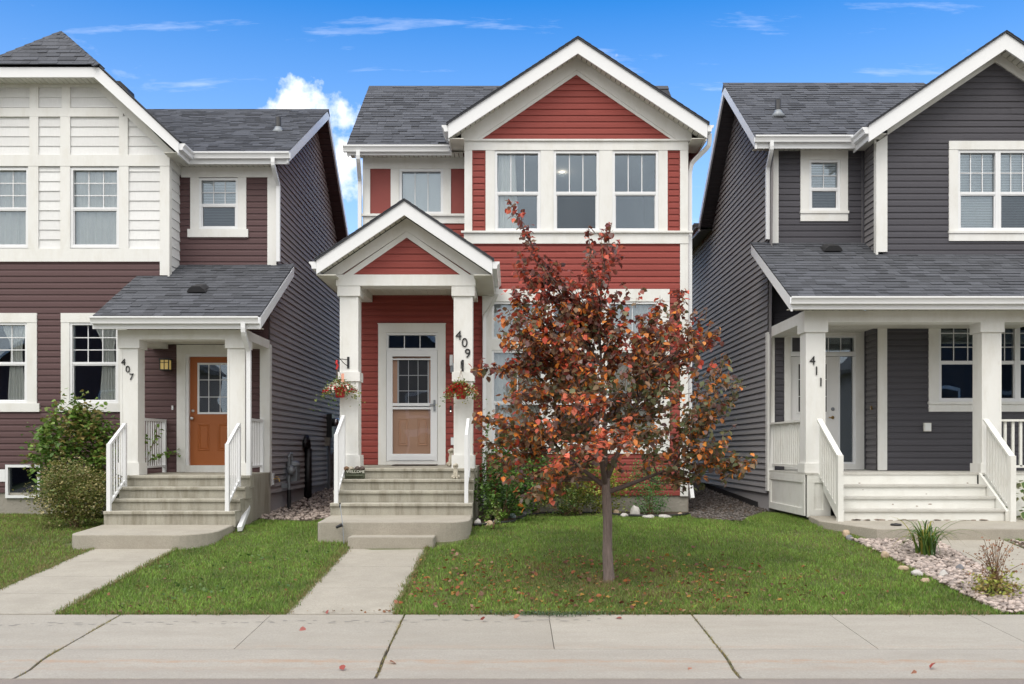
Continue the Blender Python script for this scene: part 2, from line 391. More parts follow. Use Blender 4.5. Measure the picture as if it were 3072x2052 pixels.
JX = [U(p, 10.28) for p in (-500, -70, 363, 814, 1214, 1646, 2075, 2488, 2905, 3340)]
wide = [0, 0, 1, 0, 1, 0, 1, 0, 0, 0]
JX = [-60, -40, -20] + [JX[0] - 3.0, JX[0] - 1.5] + JX + [JX[-1] + 1.5, JX[-1] + 3, 20, 40, 60]
wide = [0] * 5 + wide + [0] * 5
for i in range(len(JX) - 1):
    a, b = JX[i] + (.010 if wide[i] else .003), JX[i + 1] - (.010 if wide[i + 1] else .004)
    MB().prism([(8.905, -.12), (10.275, -.04), (10.275, 0), (8.905, -.083)], a, b, 'x').build('sidewalk_panel', 'sidewalk', sw)
for i in range(len(JX) - 1):
    if not (wide[i] or i in (0, 1, 2) or i >= len(JX) - 5): continue
    j = i + 1
    while j < len(JX) - 1 and not (wide[j] or j < 3 or j >= len(JX) - 5): j += 1
    a, b = JX[i] + .015, JX[j] - .015
    pr = [(8.9, -.12), (8.9, -.084), (8.72, -.094), (8.56, -.108), (8.44, -.128), (8.34, -.146), (8.22, -.154), (8.07, -.158), (8.07, -.20)]
    MB().prism(pr, a, b, 'x').build('kerb', 'kerb_concrete', sw)

# damp prints of a walker crossing the panels
for k in range(64):
    t = k / 64; x = -5.6 + t * 6.6 + random.uniform(-.06, .06); y = 10.05 - .22 * (1 - t) + random.choice((-.045, .0, .05)) + random.uniform(-.015, .015); z = -.083 + (y - 8.905) * .0606
    a_, b_ = random.uniform(.02, .055), random.uniform(.008, .02); n_ = 9
    MB().add([(x + a_ * math.cos(6.283 * i / n_) * random.uniform(.8, 1.1), y + b_ * math.sin(6.283 * i / n_), z + b_ * math.sin(6.283 * i / n_) * .0606 + .0018) for i in range(n_)], [tuple(range(n_))]).build('damp_print', 'damp', sw)
# dry grass grown into the open joints
def blades(name, pts, h, wd, cols, parent=None, lean=.5):
    n = len(pts); pts = np.asarray(pts, float); cols = np.asarray(cols, float)
    hh = np.asarray(h) * rng.uniform(.55, 1.25, n); a = rng.uniform(0, 2 * np.pi, n); l = rng.uniform(0, lean, n) * hh
    ca, sa = np.cos(a), np.sin(a); b = rng.uniform(0, 2 * np.pi, n); wv = np.c_[np.cos(b), np.sin(b), np.zeros(n)] * (wd / 2)
    mid = pts + np.c_[ca * l * .35, sa * l * .35, hh * .6]; tip = pts + np.c_[ca * l, sa * l, hh]
    Vv = np.stack([pts - wv, pts + wv, mid + wv * .8, mid - wv * .8, tip], 1).reshape(-1, 3)
    i = np.arange(n)[:, None] * 5
    Fq = np.concatenate([i + [0, 1, 2], i + [0, 2, 3], i + [3, 2, 4]], 0)
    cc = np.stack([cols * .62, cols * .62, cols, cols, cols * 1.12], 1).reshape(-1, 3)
    return np_mesh(name, Vv, Fq, 'grass', cc)
pts, cols = [], []
for i, x in enumerate(JX):
    if not wide[i]: continue
    for k in range(600):
        y = random.uniform(8.15, 10.25); g = noise.noise((x, y * 2.2, 3)) + .05
        if random.random() < max(.12, g + .45) * (1 if y < 10 else .6):
            z = -.084 + (y - 8.905) * .0613 if y > 8.905 else lerp_tab(y, [(8.07, -.158), (8.34, -.146), (8.56, -.108), (8.9, -.084)])
            pts.append((x + random.gauss(0, .011), y, z - .012)); c = random.random()
            cols.append((.26 + .12 * c, .21 + .1 * c, .10) if random.random() < .75 else (.13, .16, .05))
tag(link(bpy.data.objects.new('joint_weeds', blades('joint_weeds', pts, .028, .006, cols, lean=1.2))), 'dry weeds growing in the open joints of the sidewalk', 'weeds', kind='stuff')

# garden paths: cast panels
def path(name, near, far, n, label=None):
    (xa, xb, ya, za), (xc, xd, yc, zc) = near, far
    root = MB().add([(xa, ya, za - .02), (xb, ya, za - .02), (xd, yc, zc - .02), (xc, yc, zc - .02), (xa, ya, za - .1), (xb, ya, za - .1), (xd, yc, zc - .1), (xc, yc, zc - .1)],
                    [(0, 1, 2, 3), (7, 6, 5, 4), (0, 4, 5, 1), (1, 5, 6, 2), (2, 6, 7, 3), (3, 7, 4, 0)]).build(name, 'joint')
    tag(root, None, None, kind='structure')
    for i in range(n):
        t0, t1 = i / n, (i + 1) / n; g = .004 / (yc - ya)
        a, b = t0 + g, t1 - g
        L = lambda p, q, t: p + (q - p) * t
        vs = []
        for dz in (0, -.07):
            for t in (a, b):
                for e in (0, 1): vs.append((L(xa, xc, t) if e == 0 else L(xb, xd, t), L(ya, yc, t), L(za, zc, t) + dz))
        MB().add(vs, [(0, 1, 3, 2), (4, 6, 7, 5), (0, 4, 5, 1), (2, 3, 7, 6), (0, 2, 6, 4), (1, 5, 7, 3)]).build('path_panel', 'concrete', root)
path('path', (-2.40, -1.27, 10.29, .005), (-2.325, -1.20, 13.67, .352), 3)
path('path', (-6.05, -4.87, 10.29, .005), (-6.05, -4.836, 13.95, .325), 4)
path('path', (5.95, 7.08, 10.29, .005), (6.108, 7.10, 14.0, .452), 3)

# planting beds, gravel strips
def sheet(name, poly, dz, m, kind='structure', sub=14):
    """flat patch following the ground, filled from an outline"""
    bm = bmesh.new(); vs = [bm.verts.new((x, y, 0)) for x, y in poly]; bm.faces.new(vs)
    bmesh.ops.triangulate(bm, faces=bm.faces)
    for _ in range(3): bmesh.ops.subdivide_edges(bm, edges=[e for e in bm.edges if e.calc_length() > .35], cuts=1); bmesh.ops.triangulate(bm, faces=bm.faces)
    for v in bm.verts: v.co.z = ground(v.co.x, v.co.y) + dz
    me = bpy.data.meshes.new(name); bm.to_mesh(me); bm.free(); me.materials.append(MAT[m])
    o = link(bpy.data.objects.new(name, me)); tag(o, None, None, kind=kind); return o
def inside(p, poly):
    x, y = p; c = False; j = len(poly) - 1
    for i in range(len(poly)):
        (xi, yi), (xj, yj) = poly[i], poly[j]
        if (yi > y) != (yj > y) and x < (xj - xi) * (y - yi) / (yj - yi) + xi: c = not c
        j = i
    return c
BED = [(-.60, 14.55)] + [hit(*p) for p in ((1420, 1583), (1480, 1579), (1540, 1572), (1556, 1562), (1580, 1552), (1640, 1547), (1740, 1545), (1830, 1549), (1900, 1554), (1975, 1556), (2040, 1553), (2066, 1548))] + [(3.30, 17.75), (-.60, 17.80)]
ROCKBED = [hit(*p) for p in ((2525, 1604), (2570, 1630), (2640, 1662), (2700, 1692), (2760, 1722), (2830, 1756), (2890, 1788), (2950, 1818), (3000, 1840))] + [(5.2, 10.34), (5.94, 10.34), (6.1, 13.97), (4.9, 13.97)]
ROCKBED2 = [(7.12, 10.4), (9.5, 10.4), (9.5, 13.9), (7.12, 13.9)]
SIDE_L = [hit(*p) for p in ((770, 1560), (850, 1566), (930, 1568), (985, 1560))] + [(-2.9, 17.8), (-2.9, 27), (-4.5, 27), (-4.5, 17.85)]
SIDE_R = [hit(*p) for p in ((2075, 1556), (2150, 1564), (2225, 1566), (2290, 1540))] + [(4.85, 18.3), (4.85, 27), (3.26, 27), (3.26, 17.82)]
sheet('planting_bed', BED, .03, 'soil')
sheet('rock_bed', ROCKBED, .022, 'soil'); sheet('rock_bed', ROCKBED2, .022, 'soil')
sheet('side_yard', SIDE_L, .02, 'soil'); sheet('side_yard', SIDE_R, .02, 'soil')
def pebbles(name, poly, n, smin, smax, m, label):
    (x0, x1), (y0, y1) = [(min(c), max(c)) for c in zip(*poly)]
    base = MB().ball((0, 0, 0), 1, 6, .12); B = np.array(base.v); Fb = [f for f in base.f]
    tri = []
    for f in Fb: tri += [f] if len(f) == 3 else [(f[0], f[1], f[2]), (f[0], f[2], f[3])]
    tri = np.array(tri); vs, fs = [], []; k = 0
    while k < n:
        x, y = random.uniform(x0, x1), random.uniform(y0, y1)
        if not inside((x, y), poly): continue
        s = random.uniform(smin, smax); q = Matrix.Rotation(random.uniform(0, 6.28), 3, 'Z') @ Matrix.Rotation(random.uniform(-.4, .4), 3, 'X')
        S = np.array(q) @ np.diag([s * random.uniform(.8, 1.35), s * random.uniform(.7, 1), s * random.uniform(.45, .75)])
        vs.append(B @ S.T + [x, y, ground(x, y) + .02 + s * random.uniform(.1, .7)]); fs.append(tri + k * len(B)); k += 1
    me = np_mesh(name, np.concatenate(vs), np.concatenate(fs), m, smooth=True)
    return tag(link(bpy.data.objects.new(name, me)), label, 'pebbles', kind='stuff')
pebbles('river_pebbles', ROCKBED, 2600, .018, .042, 'pebble', 'pale river pebbles between the lawn and the path of the grey house')
pebbles('river_pebbles', ROCKBED2, 1500, .018, .042, 'pebble', 'pale river pebbles beyond the path of the grey house')
pebbles('river_pebbles', SIDE_L, 2400, .02, .045, 'pebble', 'brownish pebbles in the gap beside the burgundy house wall')
pebbles('dark_gravel', SIDE_R, 3600, .012, .026, 'gravel', 'dark gravel in the gap beside the grey house wall')

# ------------------------------------------------------------------ lawn grass
PATHS = [[(-2.40, 10.2), (-1.27, 10.2), (-1.20, 13.67), (-1.11, 13.67), (-.63, 14.1), (-.62, 18), (-2.84, 18), (-2.84, 14.0), (-2.325, 14.0), (-2.325, 13.67)],
         [(-6.05, 10.2), (-4.87, 10.2), (-4.836, 13.95), (-4.36, 15.05), (-4.36, 17.9), (-6.42, 17.9), (-6.42, 15.05), (-6.62, 14.2), (-6.05, 13.95)],
         [(5.95, 10.2), (7.08, 10.2), (7.10, 14.0), (9, 14.0), (9, 18), (4.93, 18), (4.93, 15.05), (4.70, 14.9), (5.2, 14.0), (6.108, 14.0)]]
MASKS = PATHS + [BED, ROCKBED, ROCKBED2, SIDE_L, SIDE_R]
def inside_np(X, Yv, poly):
    c = np.zeros(len(X), bool); j = len(poly) - 1
    for i in range(len(poly)):
        (xi, yi), (xj, yj) = poly[i], poly[j]
        if yi != yj: c ^= ((yi > Yv) != (yj > Yv)) & (X < (xj - xi) * (Yv - yi) / (yj - yi) + xi)
        j = i
    return c
def tab_np(y, tab): return np.interp(y, [a for a, _ in tab], [b for _, b in tab])
def ground_np(X, Yv):
    z = tab_np(Yv, G_MID); s_ = lambda t: (lambda u: u * u * (3 - 2 * u))(np.clip(t, 0, 1))
    k = s_((-3.0 - X) / 1.2); z = z * (1 - k) + tab_np(Yv, G_LEFT) * k
    k = s_((X - 4.0) / 1.2); return z * (1 - k) + tab_np(Yv, G_RIGHT) * k
def noise_grid(sx, sy, off, st=.06):
    gx = np.arange(-10, 10.1, st); gy = np.arange(10, 18.5, st)
    g = np.array([[noise.noise((x * sx, y * sy, off)) for x in gx] for y in gy])
    return lambda X, Yv: g[np.clip(((Yv - 10) / st).astype(int), 0, len(gy) - 1), np.clip(((X + 10) / st).astype(int), 0, len(gx) - 1)]
TREE = (1.176, 11.8)
NG1, NG2, NG3 = noise_grid(.55, .8, 1), noise_grid(2.3, 2.3, 5), noise_grid(9, 9, 8)
def lawn(n):
    X = rng.uniform(-11.5, 11.5, n); Yv = 10.285 + (rng.random(n) ** 1.15) * 7.5
    keep = np.abs(X) < Yv * .70
    for q in MASKS: keep &= ~inside_np(X, Yv, q)
    X, Yv = X[keep], Yv[keep]; n = len(X); z = ground_np(X, Yv)
    n1, n2, n3 = NG1(X, Yv), NG2(X, Yv), NG3(X, Yv)
    C = np.array((.165, .275, .044)) * (1 + .35 * n1 + .42 * n2 + .25 * n3)[:, None]
    td = np.hypot(X - TREE[0], (Yv - TREE[1]) * 1.15)
    dry = .10 + .5 * np.maximum(0, n2 - .12) + .3 * np.maximum(0, n1) + .62 * np.maximum(0, 1 - np.abs(td - .15) / 2.3) * (.75 + .7 * n2)
    dry += .28 * (X < -6.05)
    e = np.minimum.reduce([np.abs(X + 2.38), np.abs(X + 1.25), np.abs(X + 6.08) * .7, np.abs(X + 4.86)])
    dry += .5 * np.maximum(0, 1 - e / .10)
    r = rng.random(n); d = r < dry; b = r > .9
    C[b] = C[b] * 1.4 + (.03, .03, 0)
    C[d] = np.array((.235, .19, .075)) * rng.uniform(.7, 1.15, n)[d][:, None]
    Hh = .045 * (1 + .4 * n2 + .3 * n3) * np.where(Yv < 10.6, 1.15, 1)
    return np.c_[X, Yv, z], C, Hh
P_, C_, H_ = lawn(660000)
# tufts hanging over the edges of the paths and the sidewalk
EDGES = [((-9, 10.30), (-6.1, 10.30)), ((-4.85, 10.30), (-2.42, 10.30)), ((-1.25, 10.30), (5.1, 10.30)), ((-2.40, 10.3), (-2.325, 13.67)), ((-1.27, 10.3), (-1.20, 13.67)), ((-4.87, 10.3), (-4.836, 13.95)), ((-6.05, 10.3), (-6.05, 13.95))]
eP, eC, eH = [], [], []
for (xa, ya), (xb, yb) in EDGES:
    L_ = math.hypot(xb - xa, yb - ya)
    for _ in range(int(L_ * 900)):
        t = random.random(); g = noise.noise((xa * 3 + t * L_ * 2.4, ya + yb, 2)); g2 = noise.noise((t * L_ * 9, xa, 4))
        if random.random() > .55 + .6 * g: continue
        nx_, ny_ = (yb - ya) / L_, -(xb - xa) / L_; o_ = random.gauss(0, .022) * (1 + max(0, g2) * 1.5)
        x, y = xa + (xb - xa) * t + nx_ * o_, ya + (yb - ya) * t + ny_ * o_
        eP.append((x, y, ground(x, max(y, 10.285)) + .008)); eH.append(.05 * (1 + .5 * g2)); eC.append(random.choice(((.13, .22, .04), (.10, .18, .03), (.24, .2, .08), (.28, .22, .10))))
P_ = np.concatenate([P_, np.array(eP)]); C_ = np.concatenate([C_, np.array(eC)]); H_ = np.concatenate([H_, np.array(eH)])
me = blades('lawn_grass', P_, H_, .0065, C_, lean=.9)
tag(link(bpy.data.objects.new('lawn_grass', me)), 'mown green lawn grass with thin brownish patches round the tree', 'grass', kind='stuff')
# ------------------------------------------------------------------ house building blocks
H45 = .1143
LAP = [(0, 0), (.021, 0), (.0205, .004), (.017, .066), (.012, .074), (.003, .1143)]
SHK = [(0, 0), (.02, 0), (.004, .18)]
def clip_prof(prof, z0, a, b):
    """part of a course profile between heights a and b (absolute)"""
    out = []
    P = [(d, z0 + z) for d, z in prof]
    for (d0, za), (d1, zb) in zip(P, P[1:]):
        if zb <= a and za < a: continue
        if za >= b and zb > b: continue
        lo, hi = max(za, a), min(zb, b)
        if zb == za:
            seg = [(d0, za), (d1, zb)]
        else:
            f = lambda z: d0 + (d1 - d0) * (z - za) / (zb - za)
            seg = [(f(lo), lo), (f(hi), hi)]
        for p in seg:
            if not out or (abs(out[-1][0] - p[0]) + abs(out[-1][1] - p[1])) > 1e-6: out.append(p)
    return out
def course_piece(prof, u0, u1, mp, lim=None):
    m = MB(); n = len(prof)
    for d, z in prof:
        a, b = u0, u1
        if lim: l, r = lim(z); a, b = max(a, l), min(b, r)
        if b < a: a = b = (a + b) / 2
        m.v += [mp(a, d, z), mp(b, d, z)]
    m.f = [(2 * i, 2 * i + 1, 2 * i + 3, 2 * i + 2) for i in range(n - 1)]
    return m
def siding(parent, m, mp, u0, u1, z0, z1, holes=(), lim=None, prof=LAP, h=H45, name='siding_board', wav=0):
    k = 0
    while True:
        za = z0 + k * h; zb = za + h; k += 1
        if za >= z1 - .004: break
        top = min(zb, z1)
        hs_ = [q for q in holes if q[2] < top - .002 and q[3] > za + .002]
        cuts = sorted({u0, u1, *[min(max(q[0], u0), u1) for q in hs_], *[min(max(q[1], u0), u1) for q in hs_]})
        runs = []
        for a, b in zip(cuts, cuts[1:]):
            if b - a < .01: continue
            c = (a + b) / 2; rng_ = [(za, top)]
            for q in hs_:
                if q[0] < c < q[1]:
                    nr = []
                    for (p, r) in rng_:
                        if q[2] > p: nr.append((p, min(r, q[2])))
                        if q[3] < r: nr.append((max(p, q[3]), r))
                    rng_ = [(p, r) for p, r in nr if r - p > .004]
            for pr in rng_:
                for rr in runs:
                    if rr[2] == pr and abs(rr[1] - a) < 1e-6: rr[1] = b; break
                else: runs.append([a, b, pr])
        for a, b, (p, r) in runs:
            if lim:
                l, rr_ = lim(p)
                if min(b, rr_) - max(a, l) < .03: continue
            pf = clip_prof(prof, za, p, r)
            if len(pf) < 2: continue
            cutp = [a, b]
            if b - a > 2.6 and name == 'siding_board':      # vinyl comes in lengths: staggered laps
                c_ = a + (b - a) * random.choice((.28, .36, .45, .55, .63, .72))
                if not lim or lim(p)[0] + .4 < c_ < lim(p)[1] - .4: cutp = [a, c_, b]
            for e, (s0, s1) in enumerate(zip(cutp, cutp[1:])):
                j = random.uniform(-.0012, .0012) + (.002 if e else 0)
                course_piece([(d + (j if d > .002 else 0), z) for d, z in pf], s0, s1 + (.02 if e < len(cutp) - 2 else 0), mp, lim).build(name, m, parent)
def front(Y): return lambda u, d, z: (u, Y - d, z)
def facing_right(X): return lambda u, d, z: (X + d, u, z)
def facing_left(X): return lambda u, d, z: (X - d, u, z)
def wall_sheet(name, m, parent, mp, u0, u1, z0, z1, holes=(), back=.006):
    us = sorted({u0, u1, *[q[i] for q in holes for i in (0, 1) if u0 < q[i] < u1]}); zs = sorted({z0, z1, *[q[i] for q in holes for i in (2, 3) if z0 < q[i] < z1]})
    w_ = MB()
    for a, b in zip(us, us[1:]):
        for c, d in zip(zs, zs[1:]):
            if any(q[0] < (a + b) / 2 < q[1] and q[2] < (c + d) / 2 < q[3] for q in holes): continue
            w_.add([mp(a, -back, c), mp(b, -back, c), mp(b, -back, d), mp(a, -back, d)], [(0, 1, 2, 3)])
    bm = bmesh.new(); me = w_.mesh(name, m); bm.from_mesh(me); bmesh.ops.remove_doubles(bm, verts=bm.verts, dist=1e-5); bm.to_mesh(me); bm.free()
    return link(bpy.data.objects.new(name, me), parent)
def trim(parent, x0, x1, z0, z1, Y, t=.035, m='trim', name='trim_board', y1=None):
    return box(name, m, parent, x0, x1, Y - t, Y if y1 is None else y1, z0, z1)
def slab_poly(name, m, parent, pts, Y0, Y1): return MB().prism(pts, Y0, Y1, 'y').build(name, m, parent)

def window(house, x0, x1, z0, z1, Y, cols=3, rows=3, split=.47, low='glass', up='glass', room='room', depth=1.6, vert_only=False, hung=True, fr=.045, proud=.02, mullion=.016):
    """vinyl window: frame and sash rail, two panes, grille bars; an unlit room behind"""
    f = MB(); a, b = Y - proud, Y + .09
    f.box(x0, x0 + fr, a, b, z0, z1).box(x1 - fr, x1, a, b, z0, z1).box(x0 + fr, x1 - fr, a, b, z1 - fr, z1).box(x0 + fr, x1 - fr, a, b, z0, z0 + fr)
    win = f.build('window', 'white_vinyl', house)
    gx0, gx1, gz0, gz1 = x0 + fr, x1 - fr, z0 + fr, z1 - fr
    if hung:
        zm = z0 + (z1 - z0) * split
        MB().box(gx0, gx1, Y - .008, Y + .08, zm - .032, zm + .032).box(gx0 + .001, gx1 - .001, Y - .014, Y - .008, zm - .012, zm + .026).build('sash_rail', 'white_vinyl', win)
        s = .02
        lo = MB(); lo.box(gx0, gx0 + s, Y, Y + .06, gz0, zm - .032).box(gx1 - s, gx1, Y, Y + .06, gz0, zm - .032).box(gx0 + s, gx1 - s, Y, Y + .06, gz0, gz0 + s)
        lo.build('sash', 'white_vinyl', win)
        box('pane', low, win, gx0 + s, gx1 - s, Y + .03, Y + .036, gz0 + s, zm - .032)
        pz0 = zm + .032
    else: pz0 = gz0
    box('pane', up, win, gx0, gx1, Y + .045, Y + .051, pz0, gz1)
    for i in range(1, cols):
        x = gx0 + (gx1 - gx0) * i / cols; box('grille_bar', 'white_vinyl', win, x - mullion / 2, x + mullion / 2, Y + .036, Y + .044, pz0, gz1)
    if not vert_only:
        for j in range(1, rows):
            z = pz0 + (gz1 - pz0) * j / rows; box('grille_bar', 'white_vinyl', win, gx0, gx1, Y + .035, Y + .043, z - mullion / 2, z + mullion / 2)
    o = .35
    rm = MB(); X0, X1, Z0, Z1 = x0 - o, x1 + o, z0 - .5, z1 + .25; Y0, Y1 = Y + .10, Y + depth
    rm.add([(X0, Y0, Z0), (X1, Y0, Z0), (X1, Y1, Z0), (X0, Y1, Z0), (X0, Y0, Z1), (X1, Y0, Z1), (X1, Y1, Z1), (X0, Y1, Z1)], [(0, 1, 2, 3), (7, 6, 5, 4), (1, 2, 6, 5), (2, 3, 7, 6), (3, 0, 4, 7)])
    if room: rm.build('interior_wall', room, win)
    return win
def drape(name, x0, x1, z0, z1, Y, amp, waves, m, label, pinch=None, group=None):
    nu, nz = 48, 14; vs, fs = [], []
    for j in range(nz + 1):
        t = j / nz; z = z1 + (z0 - z1) * t
        k = 1.0
        if pinch: k = pinch(t)
        for i in range(nu + 1):
            s = i / nu; xc = (x0 + x1) / 2
            vs.append((xc + (s - .5) * (x1 - x0) * k, Y + amp * (math.sin(s * waves * 6.283 + .6 * math.sin(s * 17)) + .4 * math.sin(s * waves * 2.3 * 6.283 + 1)), z))
    for j in range(nz):
        for i in range(nu): a = j * (nu + 1) + i; fs.append((a, a + 1, a + nu + 2, a + nu + 1))
    o = MB().add(vs, fs).build(name, m, None, True)
    return tag(o, label, 'curtain', group)
def blind(x0, x1, z0, z1, Y, label, tilt=.6):
    root = empty('window_blind', label, 'blind'); n = int((z1 - z0) / .03)
    box('head_rail', 'blind', root, x0, x1, Y - .02, Y + .02, z1 - .03, z1)
    me = MB().add([(x0, -.011, -.014), (x1, -.011, -.014), (x1, .011, .014), (x0, .011, .014)], [(0, 1, 2, 3)]).mesh('slat', 'blind')
    for i in range(n - 1):
        o = link(bpy.data.objects.new('slat', me), root); o.location = (0, Y, z0 + .03 * (i + .6))
    return root

def roller_shade(x0, x1, z0, z1, Y, label):
    root = empty('roller_blind', label, 'blind'); box('shade_cloth', 'blind', root, x0, x1, Y, Y + .003, z0, z1 - .03); MB().tube([(x0, Y + .02, z1 - .02), (x1, Y + .02, z1 - .02)], .02, 8).build('roller', 'blind', root)
    box('hem_bar', 'blind', root, x0, x1, Y - .006, Y + .006, z0 - .018, z0); return root
# shingles -----------------------------------------------------------------
SH_ME = {}
def shingle_me(wd, th):
    key = (round(wd, 2), round(th, 3))
    if key not in SH_ME:
        L = .155; a, b = -key[0] / 2 + .0015, key[0] / 2 - .0015
        SH_ME[key] = MB().add([(a, 0, 0), (b, 0, 0), (b, L, -.002), (a, L, -.002), (a, 0, key[1]), (b, 0, key[1]), (b, L, .002), (a, L, .002)],
                              [(4, 5, 6, 7), (0, 1, 5, 4), (1, 2, 6, 5), (3, 0, 4, 7), (2, 3, 7, 6)]).mesh('shingle', 'shingle')
    return SH_ME[key]
def shingles(roof, origin, along, up, length_fn, slope_len, limit, counter, name='shingle', expo=.143):
    """rows of laminated shingles; the first `limit` of a house are objects, the rest one joined part.
    length_fn(s) -> (u0, u1): extent of the row that starts s metres up the slope"""
    along, up = Vector(along).normalized(), Vector(up).normalized(); nrm = along.cross(up).normalized()
    if nrm.z < 0: nrm = -nrm
    basis = Matrix((along, up, nrm)).transposed(); mass = MB(); s = 0.0; row = 0
    while s < slope_len - .02:
        u0, u1 = length_fn(s + .05)
        u = u0
        first = True
        while u < u1 - .01:
            wd = random.choice((.14, .17, .2, .24, .28, .33))
            if first: wd *= random.uniform(.4, 1); first = False
            if u + wd > u1 - .08: wd = u1 - u
            wd2 = max(.04, round(wd, 2)); th = random.choice((.008, .009, .016, .018))
            p = Vector(origin) + along * (u + wd / 2) + up * (s + random.uniform(-.003, .003)) + nrm * .002
            me = shingle_me(wd2, th)
            if counter[0] < limit:
                o = link(bpy.data.objects.new('shingle', me), roof); o.matrix_world = Matrix.Translation(p) @ basis.to_4x4(); counter[0] += 1
            else: mass.add([p + basis @ v.co for v in me.vertices], [tuple(q.vertices) for q in me.polygons])
            u += wd
        s += expo; row += 1
    if mass.v:
        o = mass.build('shingle_field', 'shingle', roof); o['kind'] = 'stuff'
def soffit_run(house, pts_fn, n, m='soffit'):
    """soffit panels: pts_fn(t) -> (front point, back point); n strips with open joints"""
    for i in range(n):
        a0, b0 = map(Vector, pts_fn((i + .07) / n)); a1, b1 = map(Vector, pts_fn((i + .93) / n)); dn = Vector((0, 0, .012))
        MB().add([a0, a1, b1, b0, a0 + dn, a1 + dn, b1 + dn, b0 + dn], [(0, 1, 2, 3), (7, 6, 5, 4), (0, 4, 5, 1), (1, 5, 6, 2), (2, 6, 7, 3), (3, 7, 4, 0)]).build('soffit_panel', m, house)
def gutter_x(house, x0, x1, Yback, ztop, m='white_vinyl', h=.115, d=.115):
    """K-style gutter running across; Yback is the fascia face"""
    pr = [(Yback, ztop), (Yback, ztop - h), (Yback - d * .62, ztop - h), (Yback - d * .70, ztop - h * .55), (Yback - d, ztop - h * .22), (Yback - d, ztop), (Yback - d + .012, ztop), (Yback - d + .012, ztop - h * .2), (Yback - d * .6, ztop - h + .012), (Yback - .01, ztop - h + .012), (Yback - .01, ztop)]
    return MB().prism(pr, x0, x1, 'x').build('gutter', m, house)
def gutter_y(house, y0, y1, Xback, sgn, ztop, m='white_vinyl', h=.115, d=.115):
    pr = [(Xback, ztop), (Xback, ztop - h), (Xback + sgn * d * .62, ztop - h), (Xback + sgn * d * .70, ztop - h * .55), (Xback + sgn * d, ztop - h * .22), (Xback + sgn * d, ztop)]
    return MB().prism(pr, y0, y1, 'y').build('gutter', m, house)
def downspout(house, pts, r=.048, m='white_vinyl'):
    P = [Vector(p) for p in pts]; sm = [P[0]]
    for a, b, c in zip(P, P[1:], P[2:]):
        d = min(.07, (b - a).length * .4, (c - b).length * .4)
        sm += [b + (a - b).normalized() * d, b + ((a - b).normalized() + (c - b).normalized()) * d * .22, b + (c - b).normalized() * d]
    sm.append(P[-1]); return MB().tube(sm, r, 4).build('downspout', m, house)
def rake_board(house, apex, eave, th, Y0, Y1, m='trim', name='fascia_board', plumb=True):
    """sloping board from apex (x,z) to eave (x,z); th measured plumb"""
    return slab_poly(name, m, house, [apex, eave, (eave[0], eave[1] - th), (apex[0], apex[1] - th)], Y0, Y1)
def column(house, x0, x1, y0, y1, z0, z1, caps, m='trim'):
    c = box('column', m, house, x0, x1, y0, y1, z0, z1)
    for j in (x0, x1):
        pass
    for a, b, e, nm in caps:
        box(nm, m, c, x0 - e, x1 + e, y0 - e, y1 + e, a, b)
    for xa in (x0 + .001, x1 - .037):
        box('corner_board', m, c, xa, xa + .036, y0 - .007, y0 + .002, z0 + .002, z1 - .002)
    return c
def text_obj(txt, parent, loc, size, m, depth=.006, rot=(R(90), 0, 0), name='house_number'):
    cu = bpy.data.curves.new(name, 'FONT'); cu.body = txt; cu.size = size; cu.extrude = depth; cu.align_x = 'CENTER'; cu.offset = 0.0
    t = bpy.data.objects.new('tmp', cu); COL.objects.link(t)
    dg = bpy.context.evaluated_depsgraph_get(); me = bpy.data.meshes.new_from_object(t.evaluated_get(dg))
    bpy.data.objects.remove(t); me.name = name; me.materials.clear(); me.materials.append(MAT[m])
    o = link(bpy.data.objects.new(name, me), parent); o.location = loc; o.rotation_euler = rot; return o
def roof_vent(house, x, y, z, slope, s=.36):
    c = MB(); pr = [(-s / 2, 0), (s / 2, 0), (s / 2 - .03, .05), (s / 2 - .09, .10), (-s / 2 + .09, .10), (-s / 2 + .03, .05)]
    c.prism(pr, -s / 2, s / 2, 'y'); o = c.build('roof_vent', 'black_plastic', house); o.location = (x, y, z); o.rotation_euler = (math.atan(slope) * .6, 0, 0); return o
def stack(house, x, y, z):
    p = MB().lathe([(.06, -.2), (.06, .27), (.045, .27), (.045, .2)], (x, y, z)).build('vent_pipe', 'black_plastic', house, True)
    MB().lathe([(.19, -.10), (.08, .03), (.065, .07)], (x, y, z)).build('flashing', 'grey_metal', p, True)
# ================================================================== red house, number 409
FY, RY = 17.82, 18.50                    # front wall and set-back upper wall
red = empty('red_house', 'red vinyl sided house with white trim, gabled porch and the number 409', 'house')
X0, X1, XB = -2.85, 3.242, -.874         # corners; XB = corner of the projecting upper part
ZS = .914                                # bottom of siding
# openings (x0, x1, z0, z1)
DOOR = (U(1135, FY) + .03, U(1337, FY) - .03, 1.40, V(971, FY) - .03)
BIGW = (U(1475, FY), U(1975, FY), V(1338, FY), V(905, FY))
UW = [(U(a, FY), U(b, FY), V(695.7, FY), V(453.5, FY)) for a, b in ((1484.4, 1621.6), (1660.6, 1797), (1836.9, 1974.6))]
fw = wall_sheet('wall', 'red_board', red, front(FY), X0, X1, ZS, 4.75, [(U(1158, FY), U(1314, FY), 1.40, V(1000, FY)), BIGW])
siding(fw, 'red_vinyl', front(FY), X0, X1 - .12, ZS, 4.75, [DOOR, (BIGW[0] - .1, BIGW[1] + .1, BIGW[2] - .1, BIGW[3] + .1)])
fw2 = wall_sheet('wall', 'red_board', red, front(FY), XB, X1, 4.75, 7.45, UW)
siding(fw2, 'red_vinyl', front(FY), XB + .1, X1 - .12, 4.75 - .024, V(731, FY))
zst = 4.75 - .024
